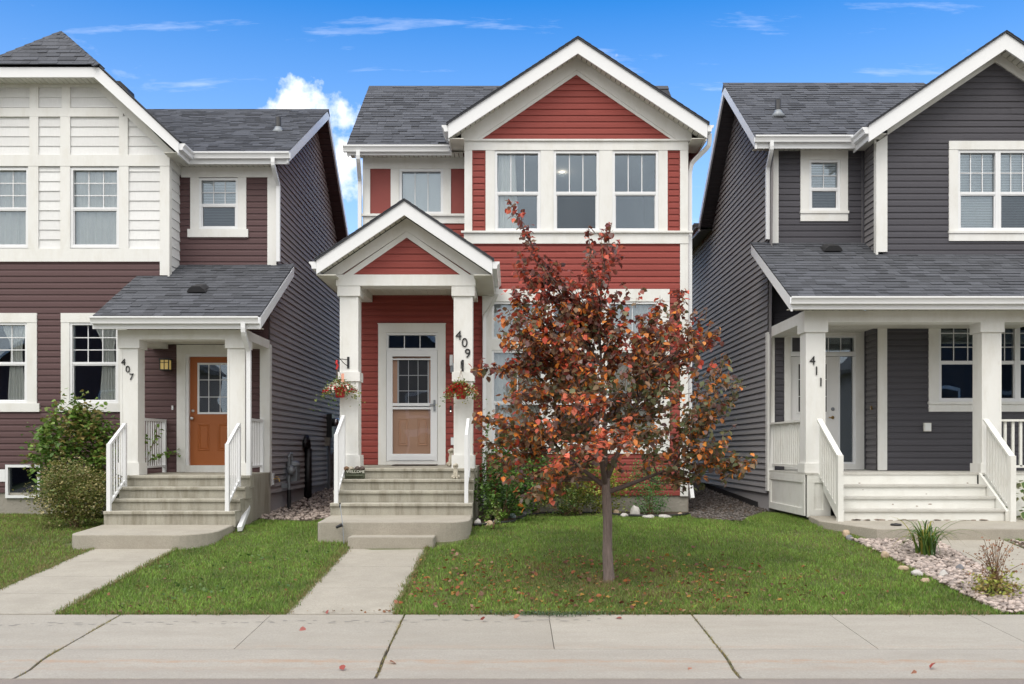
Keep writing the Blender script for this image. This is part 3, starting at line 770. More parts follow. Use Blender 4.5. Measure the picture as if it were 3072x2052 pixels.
for a, b in ((U(1414, FY), U(1459, FY)), (U(2000, FY), U(2042, FY))):
    siding(fw2, 'red_vinyl', front(FY), a, b, V(700, FY) + .01, V(452, FY))
for xa, xb in ((1416.7, 1420), (1453.5, 1456.8), (2002, 2005.5), (2036, 2039.5)):
    trim(fw2, U(xa, FY), U(xb, FY), V(699, FY), V(452, FY), FY, .022, 'red_vinyl', 'j_channel')
# corner and band boards of the projecting part
trim(red, U(1393.7, FY), U(1416.7, FY), 4.70, V(452.4, FY) , FY, .038)
trim(red, U(2039.5, FY), U(2063.6, FY), .90, V(732.5, FY), FY, .036)
trim(red, U(2039.5, FY), U(2063.6, FY), V(700, FY), V(452.4, FY), FY, .036)
trim(red, U(1393, FY), U(2064, FY), V(452.2, FY), V(425.5, FY), FY, .042)
trim(red, U(1385, FY), U(2074, FY), V(425.5, FY), V(420.5, FY), FY, .075, name='ledge_board')
trim(red, U(1392, FY), U(2064, FY), V(732, FY), V(700.6, FY), FY, .045)
trim(red, U(1384, FY), U(2076, FY), V(700.6, FY), V(694.8, FY), FY, .085, name='ledge_board')
for a, b in ((1457, 1484.2), (1621.8, 1660.4), (1797.2, 1836.7), (1974.8, 2002)):
    trim(red, U(a, FY), U(b, FY), V(694.6, FY), V(452.4, FY), FY, .034)
for i, q in enumerate(UW):
    window(red, *q, FY, 3, 1, .475, vert_only=True, low='screened_glass' if i == 1 else 'glass', depth=3.2, room=None)
rm = MB(); a, b = UW[0][0] - .3, UW[2][1] + .2
rm.add([(a, FY + .1, 4.9), (b, FY + .1, 4.9), (b, 21.2, 4.9), (a, 21.2, 4.9), (a, FY + .1, 7.3), (b, FY + .1, 7.3), (b, 21.2, 7.3), (a, 21.2, 7.3)], [(0, 1, 2, 3), (7, 6, 5, 4), (1, 2, 6, 5), (2, 3, 7, 6), (3, 0, 4, 7)])
rm.build('interior_wall', 'room', red)
# large ground floor window: transom lights over tall panes
bx0, bx1, bz0, bz1 = BIGW
trim(red, U(1447, FY), U(2008, FY), bz1, V(868, FY), FY, .04)
trim(red, U(1447, FY), bx0 + .004, bz0 - .14, bz1, FY, .036)
trim(red, bx1 - .004, U(2008, FY), bz0 - .14, bz1, FY, .036)
trim(red, bx0 + .004, bx1 - .004, bz0 - .14, bz0 + .002, FY, .044)
zt0, zt1 = V(1051, FY), V(1018, FY)
trim(red, bx0 + .004, bx1 - .004, zt0, zt1, FY, .034)
xm = [bx0, bx0 + (bx1 - bx0) * .31, bx0 + (bx1 - bx0) * .36, bx0 + (bx1 - bx0) * .64, bx0 + (bx1 - bx0) * .69, bx1]
for i in (0, 2, 4):
    window(red, xm[i], xm[i + 1], zt1, bz1, FY, 2, 1, vert_only=True, hung=False, room=None, mullion=.012)
    window(red, xm[i], xm[i + 1], bz0, zt0, FY, 2, 3, .45, room=None, vert_only=True)
for i in (1, 3): trim(red, xm[i], xm[i + 1], bz0, bz1, FY, .033)
rm = MB(); a, b = bx0 - .3, bx1 + .3
rm.add([(a, FY + .1, 1.45), (b, FY + .1, 1.45), (b, 21, 1.45), (a, 21, 1.45), (a, FY + .1, 4.6), (b, FY + .1, 4.6), (b, 21, 4.6), (a, 21, 4.6)], [(0, 1, 2, 3), (7, 6, 5, 4), (1, 2, 6, 5), (2, 3, 7, 6), (3, 0, 4, 7)])
rm.build('interior_wall', 'room', red)
drape('window_curtain', bx0 + .02, bx0 + 1.0, bz0 + .05, bz1 - .05, FY + .13, .02, 7, 'sheer', 'sheer white curtain in the big ground floor window beside the 409 porch')
drape('window_curtain', bx1 - .95, bx1 - .02, bz0 + .05, bz1 - .05, FY + .13, .02, 7, 'sheer', 'sheer white curtain in the big window at the corner trim of the red house')
drape('window_curtain', UW[0][0] + .03, UW[0][0] + .42, UW[0][2] + .05, UW[0][3] - .02, FY + .12, .02, 4, 'curtain', 'white curtain in the upper red house window beside the lamp', pinch=lambda t: .75 + .35 * t)
# ceiling light and table lamp seen through the upper windows
cl_ = empty('ceiling_light', 'lit dome ceiling light seen through the middle upper window of the red house', 'ceiling light')
lx, ly = U(1686, 19.3), 19.3; lz = V(486, 19.3)
MB().lathe([(.02, -.085), (.10, -.07), (.18, -.03), (.205, .02), (.19, .035)], (lx, ly, lz), 20).build('glass_bowl', 'lit_globe', cl_, True)
MB().lathe([(.06, .035), (.06, .07), (.10, .09), (.015, .10), (.015, .40)], (lx, ly, lz), 14).build('mount', 'white_vinyl', cl_, True)
tl = empty('table_lamp', 'table lamp with white shade standing inside the upper red house window', 'lamp')
lx, ly, lz = U(1602, 18.9), 18.9, 4.95
MB().lathe([(.09, 0), (.09, .03), (.03, .06), (.06, .2), (.07, .3), (.03, .42), (.012, .5)], (lx, ly, lz + .02), 14).build('lamp_base', 'clear_glass', tl, True)
MB().lathe([(.17, .46), (.14, .76)], (lx, ly, lz), 20).build('lamp_shade', 'lit_shade', tl, True)
ll = bpy.data.lights.new('lamp_bulb', 'POINT'); ll.energy = 6; ll.color = (1, .86, .68); ll.shadow_soft_size = .08
lo_ = bpy.data.objects.new('bulb', ll); COL.objects.link(lo_); lo_.parent = cl_; lo_.location = (U(1686, 19.3), 19.3, V(486, 19.3) - .2)
tabl = empty('side_table', 'side table under the lamp inside the upper red house window', 'table')
box('table_top', 'room', tabl, lx - .3, lx + .3, ly - .25, ly + .25, 4.93, 4.966)
for i, j in ((-1, -1), (1, -1), (-1, 1), (1, 1)): box('leg', 'room', tabl, lx + i * .26 - .02, lx + i * .26 + .02, ly + j * .21 - .02, ly + j * .21 + .02, 4.902, 4.93)

# gable over the projecting part
AX, AZ, EZ = 1.186, 9.16, 7.63
GS = (AZ - EZ) / 2.33
gw = slab_poly('gable_wall', 'red_board', red, [(XB, 7.44), (X1, 7.44), (X1, 7.55), (AX, 8.98), (XB, 7.55)], FY + .006, FY + .05)
gl_ = lambda z: (-.592 + (z - 7.471) / .673, 2.970 - (z - 7.471) / .673)
siding(gw, 'red_vinyl', front(FY), -.6, 2.98, 7.46, 8.66, lim=gl_)
for sg in (-1, 1):
    ex = AX + sg * 2.335
    rake_board(red, (AX, AZ), (ex, EZ), .262, 17.42, 17.46, 'white_vinyl')
    # frieze on the wall below the soffit and a thinner inner board
    wx = AX + sg * 2.12
    slab_poly('frieze_board', 'trim', red, [(AX, 8.985), (wx, 8.985 - 2.12 * GS), (wx, 7.462), (wx - sg * .28, 7.462), (AX, 8.985 - .245)], FY - .045, FY)
    slab_poly('frieze_board', 'trim', red, [(AX, 8.985 - .245), (AX + sg * 1.845, 7.462), (AX + sg * 1.76, 7.462), (AX, 8.66)], FY - .028, FY)
    soffit_run(red, lambda t, sg=sg: ((AX + sg * 2.30 * t, 17.46, AZ - .20 - 2.30 * t * GS), (AX + sg * 2.30 * t, FY - .045, AZ - .20 - 2.30 * t * GS)), 26)
    # level eave soffit and return at the side
    box('soffit_panel', 'soffit', red, min(AX + sg * 2.06, ex), max(AX + sg * 2.06, ex), 17.462, 18.3, 7.37, 7.385)
    box('fascia_board', 'white_vinyl', red, min(ex, ex - sg * .025), max(ex, ex - sg * .025), 17.462, 18.9, 7.34, EZ - .01)
deck = MB()
for sg in (-1, 1):
    ex = AX + sg * 2.37; ez = AZ - 2.37 * GS
    deck.prism([(AX, AZ + .035), (ex, ez + .035), (ex, ez + .004), (AX, AZ + .004)], 17.39, 20.95, 'y')
rdk = deck.build('roof', 'shingle', red)
for sg in (-1, 1):     # ragged shingle ends along the rake
    n = 20
    for i in range(n):
        t0, t1 = i / n, (i + 1) / n; e = .012
        p = [(AX + sg * 2.37 * t, AZ + .035 - 2.37 * t * GS) for t in (t0, t1)]
        slab_poly('rake_shingle', 'shingle', rdk, [p[0], p[1], (p[1][0], p[1][1] + e), (p[0][0], p[0][1] + .004)], 17.375, 17.6)
gutter_y(red, 17.43, 18.05, AX - 2.34, -1, EZ - .02)
gutter_y(red, 17.43, 22.0, AX + 2.34, 1, EZ - .02)
downspout(red, [(3.60, 17.62, EZ - .12), (3.60, 17.62, 7.30), (3.32, 17.86, 7.05), (3.29, 17.90, 6.9), (3.29, 17.90, 1.22), (3.31, 17.86, 1.02), (3.32, 17.80, .86)], .05)

# set-back upper wall beside it
REC = (U(1197.6, RY) + .002, U(1330, RY), V(643.5, RY), V(507.4, RY))
rw = wall_sheet('wall', 'red_board', red, front(RY), X0, XB + .02, 4.7, 7.45, [REC])
siding(rw, 'red_vinyl', front(RY), X0 + .1, XB, 4.72, V(670, RY))
trim(red, X0 - .0, XB, V(507.4, RY), V(474, RY), RY, .04)
for a, b in ((1089, 1111), (1172.7, 1197.5), (1330.1, 1353)): trim(red, U(a, RY), U(b, RY), V(643.3, RY), V(507.6, RY), RY, .034)
for a, b in ((1111, 1172.7), (1353, 1399)): trim(red, U(a, RY), U(b, RY), V(643.3, RY), V(507.6, RY), RY, .012, 'red_board', 'panel')
trim(red, X0 - .02, XB, V(650, RY), V(643.4, RY), RY, .075, name='ledge_board')
trim(red, X0, XB, V(671, RY), V(650, RY), RY, .036)
trim(red, X0, X0 + .13, 4.7, V(671, RY), RY, .036)
window(red, *REC, RY, 3, 1, hung=False, vert_only=True, fr=.05)
roller_shade(REC[0] + .06, REC[1] - .06, REC[2] + .07, REC[3] - .06, RY + .08, 'drawn pale roller blind in the upper window over the red porch gable')
# main roof, eave and gutter
EYR, EZR, RDY, RDZ = 18.10, 7.44, 20.9, 9.60
MB().prism([(EYR - .03, EZR), (RDY, RDZ), (25.5, 6.6), (25.5, 6.55), (RDY, RDZ - .06), (EYR - .03, EZR - .04)], -3.075, 3.36, 'x').build('roof', 'shingle_bed', red)
mr = [o for o in red.children if o.name.startswith('roof')][-1]
sl = math.hypot(RDY - EYR + .03, RDZ - EZR); cnt = [0]
def red_row(s):      # rows run from the left rake into the valley of the front gable
    z = EZR + s / sl * (RDZ - EZR)
    v = AX - max(0, (AZ + .03 - z)) / GS
    return (-3.09, min(v + .05, AX))
shingles(mr, (0, EYR - .045, EZR + .003), (1, 0, 0), (0, RDY - EYR + .03, RDZ - EZR), red_row, sl, 290, cnt)
MB().prism([(RDY - .16, RDZ - .10), (RDY, RDZ + .025), (RDY + .16, RDZ - .10)], -3.09, 3.37, 'x').build('ridge_cap', 'shingle', mr)
gutter_x(red, -3.15, -1.165, EYR - .01, 7.43)
box('fascia_board', 'white_vinyl', red, -3.09, -1.13, EYR - .008, EYR + .02, 7.27, 7.42)
soffit_run(red, lambda t: ((-3.07 + 2.15 * t, EYR + .02, 7.325), (-3.07 + 2.15 * t, RY, 7.335)), 25)
MB().prism([(EYR, EZR - .04), (RDY, RDZ - .06), (25.4, 6.5), (25.4, 6.35), (RDY, RDZ - .24), (EYR, EZR - .21)], -3.08, -3.05, 'x').build('fascia_board', 'white_vinyl', red)
downspout(red, [(U(1074, 18.0), 18.02, 7.32), (U(1074, 18.0), 18.02, 7.18), (-2.90, 18.42, 6.88), (-2.90, 18.42, 5.0)])
# side walls and back close the volume
MB().add([(X0, FY, .4), (X0, 27, .4), (X0, 27, 6.4), (X0, RDY, 9.45), (X0, RY, 7.4), (X0, RY, 4.7), (X0, FY, 4.7)], [(0, 1, 2, 3, 4, 5, 6)]).build('wall', 'red_board', red)
MB().add([(X1, FY, .4), (X1, 27, .4), (X1, 27, 6.4), (X1, RDY, 9.45), (X1, FY, 7.4)], [(0, 1, 2, 3, 4)]).build('wall', 'red_board', red)
MB().add([(XB, FY, 4.7), (XB, RY, 4.7), (XB, RY, 7.4), (XB, FY, 7.4)], [(0, 1, 2, 3)]).build('wall', 'trim', red)
MB().add([(X0, 27, .4), (X1, 27, .4), (X1, 27, 6.4), (X0, 27, 6.4)], [(0, 1, 2, 3)]).build('wall', 'red_board', red)
box('foundation', 'parging', red, X0 + .02, X1 + .012, FY + .01, FY + .2, .3, ZS - .004)
box('foundation', 'parging', red, X1 - .1, X1 + .012, FY + .2, 27, .3, ZS - .004)

# entrance: casing, transom, storm door, inner door
cas = U(1135.3, FY), U(1336.9, FY)
trim(red, cas[0], cas[1], V(998.5, FY), V(972.5, FY), FY, .04)
trim(red, cas[0] - .01, cas[1] + .01, V(972.5, FY), V(970.5, FY), FY, .055, name='ledge_board')
trim(red, cas[0], U(1159, FY), 1.478, V(998.5, FY), FY, .035)
trim(red, U(1313, FY), cas[1], 1.478, V(998.5, FY), FY, .035)
trim(red, U(1159, FY), U(1313, FY), 1.478, V(1384, FY), FY, .028, name='threshold', y1=FY + .1)
window(red, U(1159, FY), U(1313, FY), V(1051, FY), V(999, FY), FY, 3, 1, hung=False, vert_only=True, fr=.04, room='dark_room', depth=.8)
d0, d1, dz0, dz1 = U(1160, FY), U(1312, FY), V(1383.5, FY), V(1051.5, FY)
g0, g1, gz0, gz1 = U(1178, FY), U(1292, FY), V(1361.4, FY), V(1069.4, FY)
sdm = MB(); a, b = FY - .03, FY + .02
sdm.box(d0, g0, a, b, dz0, dz1).box(g1, d1, a, b, dz0, dz1).box(g0, g1, a, b, dz0, gz0).box(g0, g1, a, b, gz1, dz1).box(g0, g1, a + .004, b, V(1218, FY), V(1209.5, FY)).box(g0, g1, a + .004, b, V(1228, FY), V(1221, FY)).box(g0, g1, a + .006, b, V(1080, FY), V(1076, FY))
sdr = sdm.build('storm_door', 'white_vinyl', red)
MB().box(d0 + .05, d1 - .05, a - .012, a, dz0 + .02, dz0 + .11).build('kick_plate', 'white_vinyl', sdr)
box('pane', 'clear_glass', sdr, g0, g1, FY + .022, FY + .026, gz0, gz1)
hd = MB().box(U(1301, FY), U(1307, FY), a - .02, a, V(1234, FY), V(1200, FY)); hd.box(U(1291, FY), U(1304, FY), a - .045, a - .02, V(1216, FY), V(1212.5, FY)); hd.build('handle', 'grey_metal', sdr)
dn = box('front_door', 'tan_door', red, U(1165, FY), U(1307, FY), FY + .10 - .04, FY + .10, 1.49, V(1062, FY))
w0, w1, wz0, wz1 = U(1191, FY), U(1287, FY), V(1222, FY), V(1074, FY)
q = MB(); q.box(w0, w0 + .03, FY + .045, FY + .06, wz0, wz1).box(w1 - .03, w1, FY + .045, FY + .06, wz0, wz1).box(w0 + .03, w1 - .03, FY + .045, FY + .06, wz1 - .03, wz1).box(w0 + .03, w1 - .03, FY + .045, FY + .06, wz0, wz0 + .02)
q.build('door_light_frame', 'white_vinyl', dn)
box('pane', 'black', dn, w0 + .03, w1 - .03, FY + .053, FY + .0595, wz0 + .02, wz1 - .03)
for i in (1, 2):
    x = w0 + .03 + (w1 - w0 - .06) * i / 3; box('grille_bar', 'white_vinyl', dn, x - .006, x + .006, FY + .048, FY + .053, wz0 + .02, wz1 - .03)
    z = wz0 + .02 + (wz1 - wz0 - .05) * i / 3; box('grille_bar', 'white_vinyl', dn, w0 + .03, w1 - .03, FY + .0485, FY + .0525, z - .006, z + .006)
def door_panel(par, m, xa, xb, za, zb, Y):
    t = .022; q = MB()
    for i, (e, dy) in enumerate(((0, .0), (t, -.010), (t * 1.8, .002), (t * 2.6, -.008))): q.v += [(xa + e, Y + dy, za + e), (xb - e, Y + dy, za + e), (xb - e, Y + dy, zb - e), (xa + e, Y + dy, zb - e)]
    for k in range(3):
        for i in range(4): q.f.append((k * 4 + i, k * 4 + (i + 1) % 4, k * 4 + 4 + (i + 1) % 4, k * 4 + 4 + i))
    q.f.append((12, 13, 14, 15)); return q.build('door_panel', m, par)
for a_, b_ in ((1192.8, 1225.4), (1250.3, 1283)): door_panel(dn, 'tan_door', U(a_, FY), U(b_, FY), V(1338.8, FY), V(1254.5, FY), FY + .058)

# gabled porch
PB, PF = 16.05, 15.65                     # beam face, fascia face
PZ = 4.469
c1 = column(red, -2.859, -2.551, PB, PB + .31, 1.452, PZ, [(PZ - .165, PZ + .001, .035, 'capital'), (V(1144, PB), V(1116, PB), .028, 'collar_band'), (1.45, V(1365, PB), .034, 'plinth')])
c2 = column(red, -.968, -.654, PB, PB + .31, 1.452, PZ, [(PZ - .165, PZ + .001, .035, 'capital'), (V(1144, PB), V(1116, PB), .028, 'collar_band'), (1.45, V(1365, PB), .034, 'plinth')])
box('porch_beam', 'trim', red, -2.916, -.608, PB - .045, PB + .30, PZ + .002, 4.655)
box('porch_beam', 'trim', red, -2.90, -2.57, PB + .302, FY - .02, PZ + .002, 4.652)
box('porch_beam', 'trim', red, -.95, -.63, PB + .302, FY - .02, PZ + .002, 4.652)
for i in range(14):
    x = -2.568 + i * .1155; box('ceiling_panel', 'soffit', red, x, x + .112, PB + .30, FY - .02, 4.60, 4.615)
PAX, PAZ = -1.744, 5.78; PS = .672; PHW = 1.425
pg = slab_poly('porch_gable', 'red_board', red, [(-2.95, 4.656), (-.54, 4.656), (PAX, 4.656 + 1.2 * PS)], PB, PB + .05)
gx0_, gx1_ = U(1057.9, PB), U(1378, PB); gaz = V(714.7, PB); gsl = (gaz - 4.66) / ((gx1_ - gx0_) / 2); gmid = (gx0_ + gx1_) / 2
siding(pg, 'red_vinyl', front(PB - .012), gx0_, gx1_, 4.66, gaz, lim=lambda z: (gx0_ + (z - 4.66) / gsl, gx1_ - (z - 4.66) / gsl))
for sg in (-1, 1):
    ex = PAX + sg * PHW; ez = PAZ - PHW * PS
    rake_board(red, (PAX, PAZ), (ex, ez), .225, PF, PF + .04, 'white_vinyl')
    wz = PAZ - .19
    slab_poly('frieze_board', 'trim', red, [(PAX, wz), (PAX + sg * 1.395, wz - 1.395 * PS), (PAX + sg * 1.395, 4.606), (PAX + sg * 1.14, 4.606), (PAX + sg * 1.14, 4.658), (PAX + sg * 1.08, 4.658), (PAX, wz - .215)], PB - .05, PB - .002)
    slab_poly('frieze_board', 'trim', red, [(PAX, wz - .215), (PAX + sg * 1.04, 4.657), (PAX + sg * .885, 4.657), (PAX, gaz + .005)], PB - .034, PB - .0125)
    soffit_run(red, lambda t, sg=sg: ((PAX + sg * 1.39 * t, PF + .04, PAZ - .175 - 1.39 * t * PS), (PAX + sg * 1.39 * t, PB - .05, PAZ - .175 - 1.39 * t * PS)), 16)
    box('soffit_panel', 'soffit', red, min(PAX + sg * 1.12, ex), max(PAX + sg * 1.12, ex), PF + .042, FY - .03, 4.585, 4.60)
    box('fascia_board', 'white_vinyl', red, min(ex, ex - sg * .02), max(ex, ex - sg * .02), PF + .041, FY - .03, ez - .225, ez - .01)
    gutter_y(red, PF + .005, FY - .03, ex + sg * .003, sg, ez - .02)
pd = MB()
for sg in (-1, 1):
    ex = PAX + sg * (PHW + .03); ez = PAZ - (PHW + .03) * PS
    pd.prism([(PAX, PAZ + .034), (ex, ez + .034), (ex, ez + .003), (PAX, PAZ + .003)], PF - .025, RY - .01, 'y')
pdo = pd.build('porch_roof', 'shingle', red)
for sg in (-1, 1):
    n = 13; hw = PHW + .03
    for i in range(n):
        t0, t1 = i / n, (i + 1) / n
        p = [(PAX + sg * hw * t, PAZ + .034 - hw * t * PS) for t in (t0, t1)]
        slab_poly('rake_shingle', 'shingle', pdo, [p[0], p[1], (p[1][0], p[1][1] + .012), (p[0][0], p[0][1] + .004)], PF - .037, PF + .2)
gz_ = PAZ - PHW * PS
downspout(red, [(-.265, 17.45, gz_ - .13), (-.265, 17.45, gz_ - .25), (-.42, 17.68, gz_ - .52), (-.51, 17.73, gz_ - .62), (-.51, 17.73, .75)], .042)
for ch, px, py in (('4', 1376, 1019), ('0', 1394, 1041), ('9', 1403, 1073)):
    text_obj(ch, c2, (U(px, PB), PB - .012, V(py, PB)), .215, 'number')
# small fittings on the entrance wall
wl = empty('wall_light', 'small grey and white wall light between the door casing and the 409 column', 'wall light')
box('housing', 'white_vinyl', wl, U(1350, FY), U(1359, FY), FY - .11, FY - .03, V(1098, FY), V(1066, FY)); box('bracket', 'grey_metal', wl, U(1352, FY), U(1364, FY), FY - .10, FY - .017, V(1118, FY), V(1080, FY) - .06)
db = empty('video_doorbell', 'black video doorbell on the red siding beside the storm door', 'doorbell')
box('body', 'black', db, U(1350, FY), U(1354.5, FY), FY - .04, FY - .014, V(1238, FY), V(1218, FY)); MB().ball((U(1352.3, FY), FY - .041, V(1234, FY)), .011).build('button', 'lit_shade', db)
ob = empty('outlet_box', 'white weatherproof outlet on the red siding low beside the 409 column', 'outlet')
box('cover', 'white_vinyl', ob, U(1353, FY), U(1363, FY), FY - .05, FY - .014, V(1335, FY), V(1311, FY)); box('hinge', 'grey_metal', ob, U(1354, FY), U(1362, FY), FY - .055, FY - .05, V(1313, FY), V(1311, FY))
dm = empty('door_mat', 'thin dark door mat at the foot of the storm door', 'mat')
box('pile', 'soil', dm, U(1182, 17.5), U(1310, 17.5), 17.25, 17.74, 1.474, 1.488); box('rim', 'black', dm, U(1182, 17.5) - .02, U(1310, 17.5) + .02, 17.23, 17.76, 1.4735, 1.478)

# concrete steps of the red house
def steps(root, xl, xr, treads, yback, zbot):
    """treads: list of (front y, top z) from the landing down"""
    for i, (y, z) in enumerate(treads):
        yb = yback if i == 0 else treads[i - 1][0] + .01
        nz = treads[i + 1][1] if i + 1 < len(treads) else zbot
        pr = [(y, z - .012), (y + .012, z), (yb, z), (yb, nz - .02), (y + .03, nz - .02), (y + .03, z - .05), (y, z - .045)]
        MB().prism(pr, xl, xr, 'x').build('step', 'step', root)
s1 = empty('front_steps', 'concrete entrance steps with a wide curved landing slab below the tan door', 'steps')
steps(s1, -2.84, -.62, [(15.95, 1.449), (15.66, 1.278), (15.37, 1.103), (15.08, .918)], 16.2, .70)
MB().prism([(16.19, 1.449), (FY, 1.474), (FY, .4), (16.19, .4)], -2.84, -.60, 'x').build('landing', 'step', s1)
box('side_wall', 'step', s1, -2.82, -.64, 15.125, 16.18, .4, .70); box('side_wall', 'step', s1, -2.822, -.638, 15.42, 16.18, .70, 1.07); box('side_wall', 'step', s1, -2.818, -.642, 15.71, 16.18, 1.07, 1.25)
def rounded(x0, x1, y0, y1, rl, rr, n=8):
    P = [(x1, y1), (x0, y1)]
    for i in range(n + 1): t = math.pi + i / n * math.pi / 2; P.append((x0 + rl + rl * math.cos(t), y0 + rl + rl * math.sin(t)))
    for i in range(n + 1): t = 1.5 * math.pi + i / n * math.pi / 2; P.append((x1 - rr + rr * math.cos(t), y0 + rr + rr * math.sin(t)))
    return P
def slab(root, poly, ztop, zbot, slope=0.0, y1=15.1):
    n = len(poly); vs = [(x, y, ztop - slope * (y1 - y)) for x, y in poly] + [(x, y, ztop - slope * (y1 - y) - .012) for x, y in poly] + [(x, y, zbot) for x, y in poly]
    cx_, cy_ = sum(p[0] for p in poly) / n, sum(p[1] for p in poly) / n
    for i, (x, y) in enumerate(poly): d = math.hypot(x - cx_, y - cy_); vs[i] = (x + (cx_ - x) * .012 / d, y + (cy_ - y) * .012 / d, vs[i][2])
    fs = [tuple(range(n))]
    for a in (0, n): fs += [(a + i, a + (i + 1) % n, a + n + (i + 1) % n, a + n + i) for i in range(n)]
    return MB().add(vs, fs).build('landing_slab', 'concrete', root)
slab(s1, rounded(-2.83, -.625, 14.03, 15.12, .06, .42), .731, .34, .03)
slab(s1, rounded(-2.326, -1.105, 13.67, 14.05, .02, .03), .518, .3, .01, 14.05)
# ================================================================== burgundy house, number 407
LY, LR = 17.85, 18.45
lf = empty('burgundy_house', 'burgundy house with white shake upper bay, shed porch and the number 407', 'house')
LX0, LX1, LXB = -10.72, -4.49, -6.346
LW = [(U(210.7, LY), U(357, LY), V(1210, LY), V(968, LY)), (U(-62, LY), U(84, LY), V(1210, LY), V(968, LY))]
LUW = [(U(213, LY), U(359.7, LY), V(744, LY), V(504, LY)), (U(-59, LY), U(87.8, LY), V(744, LY), V(504, LY))]
LD = (U(560, LY), U(722, LY), 1.34, V(1063, LY))
BW = (U(18, LY), U(122, LY), V(1494, LY), V(1394, LY))
ZL = .965
wl0 = wall_sheet('wall', 'burgundy_vinyl', lf, front(LY), LX0, LX1, ZL, 5.3, LW + [LD, (BW[0], BW[1], .5, BW[3]), (LXB, LX1, 4.86, 5.4)])
gro = lambda q, e: (q[0] - e, q[1] + e, q[2] - e, q[3] + e)
siding(wl0, 'burgundy_vinyl', front(LY), LX0, LX1 - .12, ZL, V(786, LY), [gro(LW[0], .11), gro(LW[1], .11), (U(534, LY), U(746, LY), 1.3, V(1037, LY)), (BW[0] - .01, BW[1] + .01, BW[2], BW[3] + .01), (LXB, LX1, 4.86, 5.4)])
for i, q in enumerate(LW):
    hx0, hx1 = U((185, -88)[i], LY), U((383, 113)[i], LY)
    trim(lf, hx0, hx1, q[3], V(940, LY), LY, .042); trim(lf, hx0 + .001, q[0], q[2], q[3], LY, .036); trim(lf, q[1], hx1 - .001, q[2], q[3], LY, .036)
    trim(lf, hx0 - .05, hx1 + .05, V(1235.7, LY), q[2], LY, .05, name='sill_board')
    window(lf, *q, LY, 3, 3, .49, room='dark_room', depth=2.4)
tie = lambda t: 1.0 - .55 * ss((t - .02) / .25) + .18 * ss((t - .35) / .6)
drape('window_curtain', LW[0][0] + .42, LW[0][1] + .02, LW[0][2] + .02, LW[0][3] - .02, LY + .095, .018, 5, 'curtain', 'tied white curtain in the ground floor window beside the 407 porch column', pinch=tie)
drape('window_curtain', LW[1][0] + .38, LW[1][1] - .0, LW[1][2] + .02, LW[1][3] - .02, LY + .095, .018, 5, 'curtain', 'tied white curtain in the ground floor window over the basement window', pinch=tie)
# upper bay
ub = wall_sheet('wall', 'shake', lf, front(LY), LX0, LXB, 4.9, 7.1, LUW)
siding(ub, 'shake', front(LY), LX0, LXB - .1, V(748, LY), V(502, LY), [gro(q, .05) for q in LUW], prof=SHK, h=.179, name='shake_course')
LAXC = -8.525
ug = slab_poly('gable_wall', 'shake', lf, [(LAXC - 2.18, 7.05), (LAXC + 2.18, 7.05), (LAXC + 2.18, 7.2), (LAXC + 1.03, 8.42), (LAXC - 1.03, 8.42), (LAXC - 2.18, 7.2)], LY + .006, LY + .04)
siding(ug, 'shake', front(LY), LX0, -6.4, V(468, LY), V(262, LY), lim=lambda z: (LAXC - 1.03 - (8.40 - z) / .93, LAXC + 1.03 + (8.40 - z) / .93), prof=SHK, h=.179, name='shake_course')
TZ = lambda a, b: (V(b, LY), V(a, LY))
def tb(xa, xb, ya, yb, t=.045): trim(lf, U(xa, LY), U(xb, LY), V(yb, LY), V(ya, LY), LY, t)
tb(482, 505, 500.5, 827); tb(-203, 505, 467, 500.3, .05); tb(-203, 482, 747.5, 786, .047); tb(-203, -180, 500.5, 827); tb(-86, -59.5, 500.5, 747.3)
for a, b in ((88, 118), (184, 213), (360, 388)): tb(a, b, 500.5, 747.3)
for a, b, y0_ in ((92, 118, 231), (188, 213, 231), (360, 386, 352)): tb(a, b, y0_ + 32 if y0_ == 231 else y0_, 325.8 if y0_ == 231 else 466.8)
for a, b in ((92, 118), (184, 213)): tb(a, b, 352.2, 466.8)
tb(-70, 372, 326, 352, .047); tb(2, 300, 232, 263, .05)
slab_poly('trim_board', 'trim', lf, [(U(296, LY), V(232, LY)), (U(505, LY), V(440, LY)), (U(540, LY), V(472, LY)), (U(510, LY), V(472, LY)), (U(288, LY), V(263, LY))], LY - .055, LY)
slab_poly('trim_board', 'trim', lf, [(LAXC - 1.03, V(232, LY)), (LAXC - 2.3, 7.16), (LAXC - 2.1, 7.16), (LAXC - 1.0, V(263, LY))], LY - .055, LY)
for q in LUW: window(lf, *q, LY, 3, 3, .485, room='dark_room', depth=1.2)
drape('window_curtain', LUW[0][0] + .03, LUW[0][1] - .03, LUW[0][2] + .03, LUW[0][3] - .03, LY + .10, .018, 5, 'sheer', 'patterned sheer curtain in the shake bay window beside the corner board')
drape('window_curtain', LUW[1][0] + .03, LUW[1][1] - .03, LUW[1][2] + .03, LUW[1][3] - .03, LY + .10, .018, 5, 'sheer', 'patterned sheer curtain in the shake bay window cut by the frame edge')
# bay's side face towards the set-back wall
bs = MB().add([(LXB, LY, 4.6), (LXB, LR + .02, 4.6), (LXB, LR + .02, 7.2), (LXB, LY, 7.2)], [(0, 1, 2, 3)]).build('wall', 'trim', lf)
siding(bs, 'shake', facing_right(LXB), LY + .06, LR - .02, 5.0, V(500, LY), prof=SHK, h=.179, name='shake_course')
box('trim_board', 'trim', lf, LXB, LXB + .035, LY - .045, LY + .09, 4.95, V(500.5, LY)); box('trim_board', 'trim', lf, LXB, LXB + .04, LY - .05, LR - .042, V(500, LY), 7.14)
